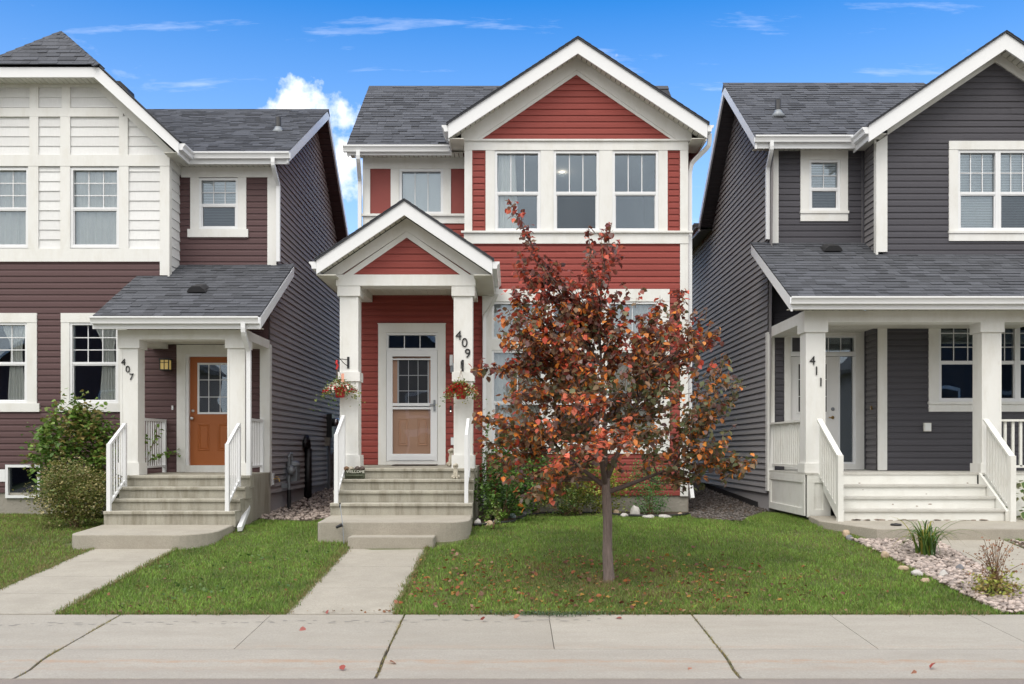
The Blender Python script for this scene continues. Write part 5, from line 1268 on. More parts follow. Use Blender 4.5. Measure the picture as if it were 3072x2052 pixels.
stack(gh, 5.2, 18.9, 8.32)
# rear wing eave along the gap
gutter_y(gh, 23.3, 29, 4.50, -1, 7.22, 'charcoal_vinyl'); box('fascia_board', 'white_vinyl', gh, 4.503, 4.53, 23.26, 29, 7.02, 7.20); box('soffit_panel', 'dark_soffit', gh, 4.53, GX0, 23.26, 29, 7.04, 7.055)
MB().prism([(4.49, 7.20), (8, 9.4), (11.5, 7.2)], 23.26, 29, 'y').build('roof', 'shingle', gh)
# side wall facing the gap
gsw = MB().add([(GX0 + .006, GR - .02, .45), (GX0 + .006, 29, .45), (GX0 + .006, 29, 7.1), (GX0 + .006, 23.2, 7.2), (GX0 + .006, DY, DZ - .1), (GX0 + .006, EY, 7.4)], [(0, 1, 2, 3, 4, 5)]).build('wall', 'charcoal_vinyl', gh)
siding(gsw, 'charcoal_vinyl', facing_left(GX0), GR, 28.9, ZG, DZ - .18, lim=lambda z: (max(GR, EY + (z - EZ_ + .17) * (DY - EY) / (DZ - EZ_)), 28.9 if z < 7.04 else DY + (DZ - .17 - z) * (23.25 - DY) / (DZ - 7.27)))
box('foundation', 'parging', gh, GX0 + .012, GX0 + .2, GR, 29, .3, ZG - .004); box('foundation', 'parging', gh, GX0 + .02, GX1, GR + .01, GR + .2, .3, 1.37)
# shed porch roof
PY, PZ_, TS = 15.65, 4.235, .545
ptop = lambda y: PZ_ + (y - PY) * TS
gx1 = 11.28
pf_ = MB().prism([(PY - .03, PZ_ - .016), (GR, ptop(GR)), (GR, ptop(GR) - .05), (PY - .03, PZ_ - .05)], 4.51, GXB, 'x')
pf_.prism([(PY - .03, PZ_ - .016), (GY, ptop(GY)), (GY, ptop(GY) - .05), (PY - .03, PZ_ - .05)], GXB, gx1, 'x')
prg = pf_.build('porch_roof', 'shingle_bed', gh)
psl = math.hypot(GR - PY + .03, ptop(GR) - PZ_ + .016); sy = (GR - PY + .03) / psl
def gp_row(s): return (4.50, GXB if PY - .03 + s * sy > GY - .04 else 11.3)
shingles(prg, (0, PY - .045, PZ_ - .01), (1, 0, 0), (0, 1, TS), gp_row, psl, 296, cg)
gutter_x(gh, U(2373, 15.55), gx1, PY - .03, V(891, 15.6)); box('fascia_board', 'white_vinyl', gh, 4.52, gx1, PY - .028, PY, V(928, 15.63), V(900, 15.63))
MB().prism([(PY - .035, PZ_ - .03), (GR - .02, ptop(GR - .02) - .02), (GR - .02, ptop(GR - .02) - .19), (PY - .035, PZ_ - .245)], 4.505, 4.535, 'x').build('fascia_board', 'white_vinyl', gh)
BY = 16.03; bz = V(967, BY); bt = V(934, BY)
soffit_run(gh, lambda t: ((4.54 + 4.4 * t, PY, bt + .01), (4.54 + 4.4 * t, BY - .02, bt + .012)), 40)
box('porch_beam', 'trim', gh, U(2415, BY) - .02, gx1, BY - .03, BY + .29, bz, bt + .008); box('porch_beam', 'trim', gh, 4.85, 5.15, BY + .292, GR - .02, bz + .002, bt + .006)
for i in range(34):
    x = 5.155 + i * .118; box('ceiling_panel', 'soffit', gh, x, x + .114, BY + .292, (GR if x < 6.55 else GY) - .03, bz + .09, bz + .102)
fzg = 1.375
cg1 = column(gh, 4.872, 5.197, BY, BY + .32, fzg, bz, [(bz - .165, bz + .001, .035, 'capital'), (fzg - .002, V(1390, BY), .03, 'plinth')])
cg2 = column(gh, 7.79, 8.115, BY, BY + .32, fzg, bz, [(bz - .165, bz + .001, .035, 'capital'), (fzg - .002, V(1390, BY), .03, 'plinth')])
trim(gh, GX0 - .003, GX0 + .10, 1.36, bz + .06, GR, .06); box('trim_board', 'trim', gh, GX0 - .035, GX0 - .003, GR - .06, GR + .09, .98, bz + .1)
for ch, px, py in (('4', 2437, 1094), ('1', 2449, 1125), ('1', 2462, 1159)): text_obj(ch, cg1, (U(px, BY), BY - .012, V(py, BY)), .205, 'number')
roof_vent(gh, 5.87, 17.8, 5.43, TS, .34)
# wooden porch deck, skirt and steps
pk = empty('porch_deck', 'white painted wooden porch deck with panelled skirt below column 411', 'deck')
for i in range(17):
    y = 15.95 + i * .135
    if y > GR - .06: break
    box('deck_board', 'aged_tread', pk, 4.845, 10.9 if y < GY - .14 else U(2632, GY), y, y + .13, fzg - .035, fzg - .001)
def skirt(xa, xb, Y, za, zb, left=False):
    mp = (lambda u, d, z: (4.87 - d, u, z)) if left else front(Y)
    def bx_(n, a, b, c, d, t):
        v = [mp(u, dd, z) for dd in (0, t) for (u, z) in ((a, c), (b, c), (b, d), (a, d))]
        MB().add(v, [(0, 1, 2, 3), (4, 5, 6, 7), (0, 1, 5, 4), (1, 2, 6, 5), (2, 3, 7, 6), (3, 0, 4, 7)]).build(n, 'white_wood', pk)
    bx_('skirt_panel', xa, xb, za, zb, .012); bx_('skirt_rail', xa, xb, zb - .13, zb, .034); bx_('skirt_rail', xa, xb, za, za + .12, .034)
    bx_('skirt_stile', xa, xa + .12, za + .12, zb - .13, .033); bx_('skirt_stile', xb - .12, xb, za + .12, zb - .13, .033)
skirt(16.0, GR - .03, 0, .66, fzg - .036, True); skirt(4.87, 5.26, 15.99, .64, fzg - .036); skirt(7.8, 10.9, 15.99, .64, fzg - .036)
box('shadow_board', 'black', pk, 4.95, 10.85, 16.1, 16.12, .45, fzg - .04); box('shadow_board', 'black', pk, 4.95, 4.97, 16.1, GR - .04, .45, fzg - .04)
ws = empty('wooden_steps', 'white painted wooden steps with peeling paint in front of house 411', 'steps')
tr_ = [(15.95, fzg), (15.66, 1.19), (15.37, 1.008), (15.08, .824)]
for i, (y, z) in enumerate(tr_):
    x1 = 7.69
    if i: box('tread', 'aged_tread', ws, 5.17, x1, y - .02, tr_[i - 1][0] + .02, z - .035, z)
    nz = tr_[i + 1][1] if i < 3 else .642
    rs = box('riser', 'white_wood', ws, 5.18, x1 - .01, y + .012, y + .035, nz, z - .036)
    for _ in range((2, 2, 3, 22)[i]):      # peeled paint: bare wood patches
        x = random.uniform(5.3, 7.55); s = random.uniform(.012, .035) * (3.0 if i == 3 else 1); h = random.uniform(.006, .014) * (1.2 if i == 3 else 1)
        zb = nz + (.002 if i == 3 else random.choice((.02, .05, .09, .003)))
        m_ = 7; pt = [(x + s * math.cos(6.283 * k / m_) * random.uniform(.6, 1.2), max(nz + .001, zb + h * (1 + math.sin(6.283 * k / m_) * random.uniform(.5, 1.1)))) for k in range(m_)]
        MB().prism(pt, y + .010, y + .0125, 'y').build('bare_patch', 'paint_chip', rs)
for xs_ in (5.13, 7.69):
    MB().prism([(15.04, .60), (15.04, .80), (15.93, 1.375), (15.93, 1.08), (15.16, .60)], xs_, xs_ + .04, 'x').build('stringer', 'white_wood', ws)
s3 = empty('concrete_landing', 'low concrete landing slab in front of the white wooden steps', 'slab')
slab(s3, [(9.6, 15.9), (4.88, 15.9), (4.80, 15.1), (5.28, 13.98), (9.6, 13.98)], .645, .40, .03, 15.1)
# street side railings of the porch
# ================================================================== railings
def railing(label, a, b, ha, hb, n, m='white_vinyl', post=.06, rail=.045, bal=.02, gap=.10, posts=(1, 1), cap=0.0, foot=(0, 0)):
    """a, b: points on the floor under the ends; ha, hb: heights of the top rail above them"""
    root = empty('railing', label, 'railing'); a, b = Vector(a), Vector(b)
    ta, tb_ = a + Vector((0, 0, ha)), b + Vector((0, 0, hb))
    for on, p, h, fz_ in ((posts[0], a, ha, foot[0]), (posts[1], b, hb, foot[1])):
        if on: MB().box(p.x - post / 2, p.x + post / 2, p.y - post / 2, p.y + post / 2, p.z + fz_, p.z + h + .02).build('post', m, root)
    MB().bar(ta, tb_, rail + cap, rail if not cap else .035).build('top_rail', m, root)
    ba, bb = a + Vector((0, 0, gap)), b + Vector((0, 0, gap)); MB().bar(ba, bb, rail * .8, rail * .8).build('bottom_rail', m, root)
    for i in range(n):
        t = (i + 1) / (n + 1); p, q = ba.lerp(bb, t), ta.lerp(tb_, t)
        MB().box(p.x - bal / 2, p.x + bal / 2, p.y - bal / 2, p.y + bal / 2, p.z, q.z).build('baluster', m, root)
    return root
# red house stair rails
railing('white stair railing of the red porch beside the gap to the burgundy house', (-2.75, 15.13, .92), (-2.76, 15.82, 1.30), 1.06, 1.0, 5)
railing('white stair railing of the red porch beside the garden bed', (-.715, 15.13, .92), (-.715, 15.82, 1.30), 1.05, .95, 5)
# burgundy house
railing('white stair railing of the 407 porch beside the green shrub', (U(327, 15.2), 15.2, .79), (U(374, 15.88), 15.88, 1.15), 1.04, 1.02, 5)
railing('white stair railing of the 407 porch beside the downspout', (U(682, 15.2), 15.2, .79), (U(716, 15.88), 15.88, 1.15), 1.04, 1.02, 5)
railing('short white side railing of the 407 porch with a vine on it', (-6.36, 16.62, 1.33), (-6.40, 17.80, 1.34), .95, .95, 9, gap=.12)
railing('short white side railing of the 407 porch over the gas meter', (-4.59, 16.62, 1.33), (-4.60, 17.78, 1.34), .95, .95, 9, gap=.12)
# charcoal house (wood)
railing('white wooden side railing of the 411 porch facing the red house', (4.955, 16.37, 1.375), (4.90, 18.16, 1.375), .87, .87, 16, 'white_wood', .05, .05, .035, .10, (0, 0), .06)
railing('white wooden porch railing between column and hosta at house 411', (8.12, 16.18, 1.375), (10.6, 16.18, 1.375), .87, .87, 18, 'white_wood', .05, .05, .04, .10, (0, 1), .06)
railing('white wooden stair railing of house 411 beside its numbered column', (5.095, 15.02, .64), (5.06, 15.92, 1.20), 1.01, 1.05, 8, 'white_wood', .085, .04, .045, .16, (1, 0), .05)
railing('white wooden stair railing of house 411 beside the plain column', (7.77, 15.02, .64), (7.80, 15.92, 1.20), 1.00, 1.05, 8, 'white_wood', .085, .04, .045, .16, (1, 0), .05)

# ================================================================== small things
def hang_basket(px, py, Y, label, arm_from, flowers, hook_px, tag_=False):
    """pot with trailing flowers hung from an iron bracket on a column"""
    root = empty('hanging_basket', label, 'flower basket')
    x, z = U(px, Y), V(py, Y)           # pot centre
    MB().lathe([(.07, -.09), (.095, .06), (.105, .075), (.10, .085), (.08, .08)], (x, Y, z), 18).build('pot', 'red_pot', root, True)
    hx, hz = U(hook_px[0], Y), V(hook_px[1], Y)
    for k in range(3):
        t = 2.1 * k + .5; MB().tube([(x + .095 * math.cos(t), Y + .095 * math.sin(t), z + .08), (hx, Y, hz - .03)], .0028, 5).build('hanger_wire', 'twig', root)
    br = MB(); ax, az = arm_from
    br.box(ax - .018, ax + .018, PBX - .012, PBX, az - .10, az + .09); br.tube([(ax, PBX - .008, az + .04), (hx + (ax - hx) * .1, Y + .01, az + .045), (hx, Y, az + .03), (hx, Y - .005, hz)], .007, 6); br.tube([(ax, PBX - .008, az - .07), (ax + (hx - ax) * .4, PBX + (Y - PBX) * .4, az - .02), (ax + (hx - ax) * .75, PBX + (Y - PBX) * .75, az + .045)], .006, 6)
    br.build('bracket', 'black', root)
    if tag_:
        MB().tube([(hx, Y, hz + .05), (hx - .01, Y - .01, hz), (hx + .012, Y, hz - .04), (hx - .008, Y, hz - .10)], .018, 6).build('ribbon', 'red_pot', root); box('plant_tag', 'peach_tag', root, x + .03, x + .075, Y - .05, Y - .046, z + .16, z + .30)
    P, C, S = [], [], []
    for _ in range(1500):
        a = random.uniform(0, 6.283); r = abs(random.gauss(0, .125)); h = .12 + random.gauss(0, .05) - r * r * 2.6
        P.append((x + r * 1.25 * math.cos(a), Y + r * .8 * math.sin(a), z + h)); C.append(random.choice(((.15, .24, .04), (.24, .28, .06), (.10, .17, .04), (.32, .31, .09)))); S.append(random.uniform(.024, .042))
    link(bpy.data.objects.new('foliage', leaf_mesh('foliage', P, S, C, 'leaf_mass')), root)
    P, C, S = [], [], []
    for _ in range(420):
        a = random.uniform(0, 6.283); r = random.uniform(.03, .24); h = .155 - r * r * 2.6 + random.uniform(-.03, .03)
        xx = r * 1.15 * math.cos(a)
        P.append((x + xx, Y + r * .8 * math.sin(a) - .02, z + h)); C.append(flowers(xx, h)); S.append(random.uniform(.028, .044))
    link(bpy.data.objects.new('blossoms', leaf_mesh('blossoms', P, S, C, 'flower', flat=True)), root)["kind"] = 'stuff'
    return root
PBX = 16.05
W_, R_ = (.78, .76, .66), (.48, .012, .014)
def leaf_mesh(name, P, S, C, m, flat=False, droop=.35, shape=None, up=None):
    """many leaves as one mesh: each a folded pointed blade"""
    n = len(P); P = np.asarray(P, float); S = np.asarray(S, float); C = np.asarray(C, float)
    a = rng.uniform(0, 2 * np.pi, n); el = rng.normal(-droop, .45, n) if up is None else rng.normal(up, .3, n)
    d = np.c_[np.cos(a) * np.cos(el), np.sin(a) * np.cos(el), np.sin(el)]
    s_ = np.cross(d, [0, 0, 1.0]); s_ /= np.linalg.norm(s_, axis=1)[:, None] + 1e-9
    tw = rng.normal(0, .5, n)[:, None]; nn = np.cross(s_, d); s2 = s_ * np.cos(tw) + nn * np.sin(tw); nn = np.cross(s2, d)
    S = S[:, None]; wd = .38 if not flat else .55
    k = rng.uniform(.04, .20, n)[:, None]
    base = P; r1 = P + d * S * .33 + s2 * S * wd + nn * S * k * .6; r2 = P + d * S * .70 + s2 * S * wd * .74 + nn * S * k * .5
    l1 = P + d * S * .33 - s2 * S * wd + nn * S * k * .6; l2 = P + d * S * .70 - s2 * S * wd * .74 + nn * S * k * .5
    mid = P + d * S * .5 - nn * S * .02; tip = P + d * S - nn * S * k * .8
    Vv = np.stack([base, r1, r2, tip, l2, l1, mid], 1).reshape(-1, 3); i = np.arange(n)[:, None] * 7
    Fv = np.concatenate([i + [0, 1, 6], i + [1, 2, 6], i + [2, 3, 6], i + [3, 4, 6], i + [4, 5, 6], i + [5, 0, 6]], 0)
    return np_mesh(name, Vv, Fv, m, np.repeat(C, 7, 0))
hang_basket(1020, 1176, 15.86, 'hanging basket of white and red flowers on the column beside the gap', (U(1045, 16.05), V(1087, 16.05)), lambda x, h: W_ if (h > .06 or random.random() < .35) and random.random() < .8 else R_, (1011, 1090), True)
hang_basket(1383, 1181, 15.80, 'hanging basket of red flowers under the 409 numbers', (U(1388, 16.05), V(1096, 16.05)), lambda x, h: R_ if x < .02 or random.random() < .55 else (W_ if random.random() < .3 else (.5, .46, .2)), (1383, 1106))

def remeshed(name, balls, vox, m, parent=None):
    q = MB()
    for c, r in balls: q.ball(c, r, 10)
    me = q.mesh('tmp', m); o = bpy.data.objects.new('tmp', me); COL.objects.link(o)
    md = o.modifiers.new('r', 'REMESH'); md.mode = 'VOXEL'; md.voxel_size = vox; md.use_smooth_shade = True
    sm_ = o.modifiers.new('s', 'SMOOTH'); sm_.iterations = 3
    dg = bpy.context.evaluated_depsgraph_get(); me2 = bpy.data.meshes.new_from_object(o.evaluated_get(dg)); bpy.data.objects.remove(o)
    me2.name = name; me2.materials.clear(); me2.materials.append(MAT[m]); return link(bpy.data.objects.new(name, me2), parent)
# dog statue on the second step, a little one by the column
def dog(x, y, z, s, label, face=-1):
    B = [((0, 0, .10), (.10, .12, .10)), ((0, -.03, .22), (.085, .095, .13)), ((0, -.05, .34), (.06, .065, .09)), ((face * -.01, -.07, .45), (.068, .075, .065)), ((face * .03, -.14, .435), (.035, .05, .032)),
         ((-.045, -.10, .10), (.032, .035, .12)), ((.045, -.10, .10), (.032, .035, .12)), ((-.05, -.13, .02), (.036, .05, .024)), ((.05, -.13, .02), (.036, .05, .024)),
         ((-.10, .0, .06), (.05, .09, .06)), ((.10, .0, .06), (.05, .09, .06)), ((-.075, -.05, .42), (.02, .03, .062)), ((.075, -.05, .42), (.02, .03, .062)), ((0, .12, .05), (.03, .07, .03))]
    root = empty('dog_statue', label, 'statue')
    b = remeshed('statue_body', [((x + c[0] * s, y + c[1] * s, z + c[2] * s + .002), tuple(k * s for k in r)) for c, r in B], .012 * s, 'statue', root)
    for e in (-1, 1): MB().ball((x + (face * -.01 + e * .028) * s, y - .135 * s, z + .462 * s), .008 * s, 6).build('eye', 'black', root)
    return root
dog(-.92, 15.80, 1.278, .50, 'weathered stone dog statue sitting on a step by the stair railing')
dog(U(1354, 16.9), 16.9, 1.465, .62, 'pale dog statue half hidden behind the column numbered 409')
# welcome stone with puppies
wsn = empty('welcome_stone', 'mossy WELCOME garden stone with puppies on top, standing on a step', 'garden sign')
x0, x1 = U(1034, 15.75), U(1094, 15.75); y0 = 15.74; zc = 1.279
remeshed('stone_block', [((x0 + (x1 - x0) * t, y0 + .06, zc + .03 + h), (.055, .05, .05)) for t in (.12, .35, .6, .85) for h in (.0, .05, .10)], .014, 'sign_green', wsn)
MB().tube([(x0 + .02, y0 + .0, zc + .055), (x1 - .02, y0 + .0, zc + .055)], .014, 8).build('ledge', 'sign_green', wsn)
text_obj('WELCOME', wsn, ((x0 + x1) / 2 + .015, y0 - .002, zc + .098), .062, 'lettering', .004, name='lettering')
for i, (t, m_) in enumerate(((.08, 'twig'), (.3, 'statue'), (.62, 'puppy'), (.86, 'branch_bark'))):
    cx_ = x0 + (x1 - x0) * t; remeshed('puppy_figure', [((cx_, y0 + .04, zc + .175), (.038, .038, .034)), ((cx_ + .01, y0 + .0, zc + .168), (.02, .024, .017)), ((cx_ - .034, y0 + .04, zc + .168), (.012, .018, .028)), ((cx_ + .036, y0 + .04, zc + .168), (.012, .018, .028)), ((cx_ - .02, y0 + .0, zc + .145), (.014, .02, .012))], .008, m_, wsn)
# garden light on a thin stake beside the slab
gl2 = empty('garden_light', 'thin stake light leaning against the landing slab of the red house', 'garden light')
x, y = U(1025, 13.95), 13.95
MB().tube([(U(1032, 13.9), 13.9, ground(x, y)), (U(1028, 13.95), 13.95, V(1575, 13.95)), (U(1020, 14.1), 14.1, V(1510, 14.1))], .006, 6).build('stake', 'grey_metal', gl2)
MB().tube([(U(1019, 14.1), 14.1, V(1522, 14.1)), (U(1020, 14.1), 14.1, V(1508, 14.1))], .012, 6).build('clip', 'black', gl2)
MB().tube([(U(1009, 13.95), 13.95, V(1582, 13.95)), (U(1027, 13.95), 13.93, V(1574, 13.95))], [.02, .026], 8).build('lamp_head', 'black', gl2)
pk_ = empty('door_stop', 'dark rubber disc lying on the landing slab before the white steps', 'disc'); px_, py_ = U(2688, 14.4), 14.4
MB().lathe([(.075, 0), (.085, .012), (.07, .025)], (px_, py_, .628), 16).build('disc', 'black_plastic', pk_, True); MB().lathe([(.03, .025), (.02, .032)], (px_, py_, .628), 10).build('knob', 'black', pk_, True)
# utilities on the burgundy house side wall
wx = LX1 + .02
gmr = empty('gas_meter', 'grey gas meter on its riser pipe beside the burgundy wall', 'gas meter')
gy = 19.05; gx_ = wx + .16
box('meter_body', 'grey_metal', gmr, gx_ - .10, gx_ + .10, gy - .13, gy + .13, 1.14, 1.42); MB().lathe([(.14, 0), (.15, .05), (.11, .10), (.05, .12)], (gx_, gy, 1.42), 14).build('meter_dome', 'grey_metal', gmr, True)
MB().tube([(gx_ - .02, gy - .28, .70), (gx_ - .02, gy - .28, 1.62), (gx_ - .02, gy - .2, 1.68), (gx_ - .02, gy - .05, 1.68), (gx_ - .02, gy - .05, 1.52)], .028, 8).build('inlet_pipe', 'grey_metal', gmr)
MB().tube([(gx_ - .02, gy - .28, .55), (gx_ - .02, gy - .28, .98)], .04, 8).build('riser_sleeve', 'black', gmr)
MB().lathe([(.02, -.1), (.08, -.05), (.09, 0), (.08, .05), (.02, .1)], (gx_ + .02, gy - .28, 1.35), 12).build('regulator', 'grey_metal', gmr, True)
MB().tube([(gx_, gy + .05, 1.5), (gx_, gy + .22, 1.5), (wx - .02, gy + .22, 1.5)], .024, 8).build('outlet_pipe', 'grey_metal', gmr); box('meter_tag', 'grey_metal', gmr, gx_ - .32, gx_ - .05, gy - .30, gy - .27, 1.02, 1.10)
hb = empty('hose_bib', 'white hose tap on the burgundy corner board beside the gas meter', 'tap')
box('plate', 'white_vinyl', hb, wx - .005, wx + .02, 18.02, 18.10, 1.10, 1.32); MB().tube([(wx + .02, 18.06, 1.21), (wx + .11, 18.06, 1.22), (wx + .13, 18.06, 1.16)], .016, 8).build('spout', 'brass', hb); MB().lathe([(.03, 0), (.03, .015)], (wx + .08, 18.06, 1.245), 10).build('handle', 'brass', hb)
cd = empty('conduit_pipe', 'thick black vent pipe standing against the burgundy wall', 'pipe'); MB().tube([(wx + .06, 20.9, .60), (wx + .06, 20.9, 1.78)], .085, 12).build('pipe', 'black', cd, True); MB().tube([(wx + .06, 20.9, 1.76), (wx + .06, 20.9, 1.95), (wx + .06, 20.75, 2.02), (wx + .06, 20.62, 1.93), (wx + .06, 20.62, 1.80)], .06, 10).build('elbow', 'black', cd, True)
em = empty('electric_meter', 'electric meter box with round glass on the burgundy wall behind the railing', 'electric meter')
box('meter_box', 'black', em, wx, wx + .13, 23.3, 23.6, 2.05, 2.62); MB().tube([(wx + .13, 23.45, 2.42), (wx + .27, 23.45, 2.42)], .10, 14).build('meter_glass', 'steel', em, True); MB().tube([(wx + .06, 23.3, .7), (wx + .06, 23.3, 2.05)], .035, 8).build('conduit', 'grey_metal', em); box('junction_box', 'parging', em, wx, wx + .12, 23.1, 23.3, 1.85, 2.05); box('junction_box', 'grey_metal', em, wx, wx + .13, 24.1, 24.4, .8, 1.7)
# garden stones
def rock(px, py, wpx, hpx, m, label, Y=None, pos=None):
    if pos: x, y = pos
    else: x, y = hit(px, py)
    s = y / LENS_PX; z = ground(x, y) + .02
    q = bmesh.new(); bmesh.ops.create_icosphere(q, subdivisions=3, radius=1)
    o3 = Vector((px * .37, py * .21, 5))
    for v in q.verts:
        n_ = noise.noise(v.co * 1.1 + o3) * .38 + noise.noise(v.co * 3 + o3) * .1
        v.co *= 1 + n_; v.co = Vector((v.co.x * wpx * s / 2.4, v.co.y * wpx * s / 2.9, max(v.co.z, -.35) * hpx * s * .62))
    me = bpy.data.meshes.new('garden_stone'); q.to_mesh(me); q.free(); me.materials.append(MAT[m]); me.polygons.foreach_set('use_smooth', [True] * len(me.polygons))
    o = link(bpy.data.objects.new('garden_stone', me)); o.location = (x, y, z + hpx * s * .12); o.rotation_euler.z = px * .7
    return tag(o, label, 'stone', 'stones edging the garden beds')
for a in ((1433, 1580, 27, 26, 'stone', 'round white garden stone beside the landing slab'), (1466, 1580, 32, 20, 'tan_stone', 'oval cream garden stone between two stones near the landing slab'), (1489, 1574, 24, 16, 'stone', 'small pale garden stone tucked behind the oval cream one'),
          (1534, 1558, 32, 20, 'teal_stone', 'turquoise garden stone shaped like a bird in the bed'), (1580, 1550, 36, 26, 'dark_stone', 'dark angular garden stone beside the turquoise one'), (1608, 1546, 30, 26, 'tan_stone', 'brown garden stone beside the dark angular one'),
          (1700, 1543, 34, 28, 'red_stone', 'reddish boulder under the shrubs of the bed'), (1739, 1545, 30, 20, 'tan_stone', 'low tan garden stone beside the reddish boulder'), (1771, 1545, 27, 26, 'stone', 'white rounded garden stone behind the tree trunk'), (1801, 1546, 30, 28, 'tan_stone', 'tan garden stone directly behind the tree trunk'),
          (1848, 1548, 24, 22, 'tan_stone', 'small tan garden stone just past the tree trunk'), (1873, 1553, 34, 14, 'stone', 'flat pale garden stone beside the pointed rock'), (1906, 1552, 40, 42, 'stone', 'pointed white rock, tallest stone of the bed'), (1945, 1557, 50, 12, 'stone', 'long flat white stone past the pointed rock'),
          (1993, 1556, 48, 13, 'stone', 'flat cream stone near the red house corner'), (2041, 1550, 22, 12, 'tan_stone', 'smallest stone at the foundation corner of the red house'),
          (2538, 1612, 30, 26, 'tan_stone', 'mossy stone at the top end of the pebble bed'), (2549, 1624, 26, 20, 'dark_stone', 'bluish grey stone below the mossy one in the pebble bed'), (2655, 1676, 32, 24, 'tan_stone', 'orange tan stone on the lawn edge of the pebble bed'), (2710, 1714, 36, 16, 'tan_stone', 'flat tan stone on the lawn edge beside the daylily'),
          (2750, 1730, 40, 20, 'stone', 'greenish flat stone sunk in the lawn edge'), (2776, 1750, 34, 16, 'tan_stone', 'flat cream stone at the lawn edge below the greenish one'), (2830, 1735, 38, 26, 'stone', 'pale grey boulder among the river pebbles'), (2880, 1717, 30, 26, 'dark_stone', 'dark grey boulder among the river pebbles')): rock(*a)
# black plastic edging of the planting bed
ed = [Vector((x, y, ground(x, y) + .045)) for x, y in BED[1:-2]]
tag(MB().tube(ed, .022, 6).build('lawn_edging', 'black_plastic', None, True), 'black plastic edging between lawn and planting bed', 'edging')
# corrugated window well edge by the charcoal foundation
we = [(GX0 - .03 - .05 * (i % 2), 18.9 + i * .09) for i in range(60)]
qq = MB()
for x, y in we: qq.v += [(x, y, ground(x, y) - .02), (x, y, ground(x, y) + .13)]
qq.f = [(2 * i, 2 * i + 2, 2 * i + 3, 2 * i + 1) for i in range(len(we) - 1)]
tag(qq.build('foundation_membrane', 'black_plastic'), 'black dimpled membrane along the foot of the charcoal side wall', 'membrane')
# ================================================================== the young tree
def bez(a, b, c, n): return [a * (1 - t) ** 2 + b * 2 * t * (1 - t) + c * t * t for t in (i / (n - 1) for i in range(n))]
TX, TY_ = TREE; TZ0 = ground(TX, TY_)
tree = empty('young_tree', 'young tree with dark red, brown and orange autumn leaves on the lawn', 'tree')
FZ = 1.36
tp_ = [Vector((TX + .0, TY_, TZ0 - .05)), Vector((TX + .005, TY_, TZ0 + .04)), Vector((TX - .012, TY_ + .01, .5)), Vector((TX - .008, TY_, .9)), Vector((TX - .025, TY_, 1.25)), Vector((TX - .035, TY_, 1.40))]
tp = [tp_[0]]
for a, b in zip(tp_, tp_[1:]): tp += [a.lerp(b, .34), a.lerp(b, .67), b]
tr_r = [.088, .069, .060, .057, .053, .056]; tq = MB().tube(tp, list(np.interp(np.linspace(0, 5, len(tp)), range(6), tr_r)), 20)
tq.v = [tuple(Vector(p) + (Vector((p[0] - TX, p[1] - TY_, 0)).normalized() * .008 * (noise.noise((p[0] * 45, p[1] * 45, p[2] * 2.2)) + .5 * noise.noise((p[0] * 90, p[1] * 90, p[2] * 7))))) for p in tq.v]
tq.build('trunk', 'bark', tree, True)

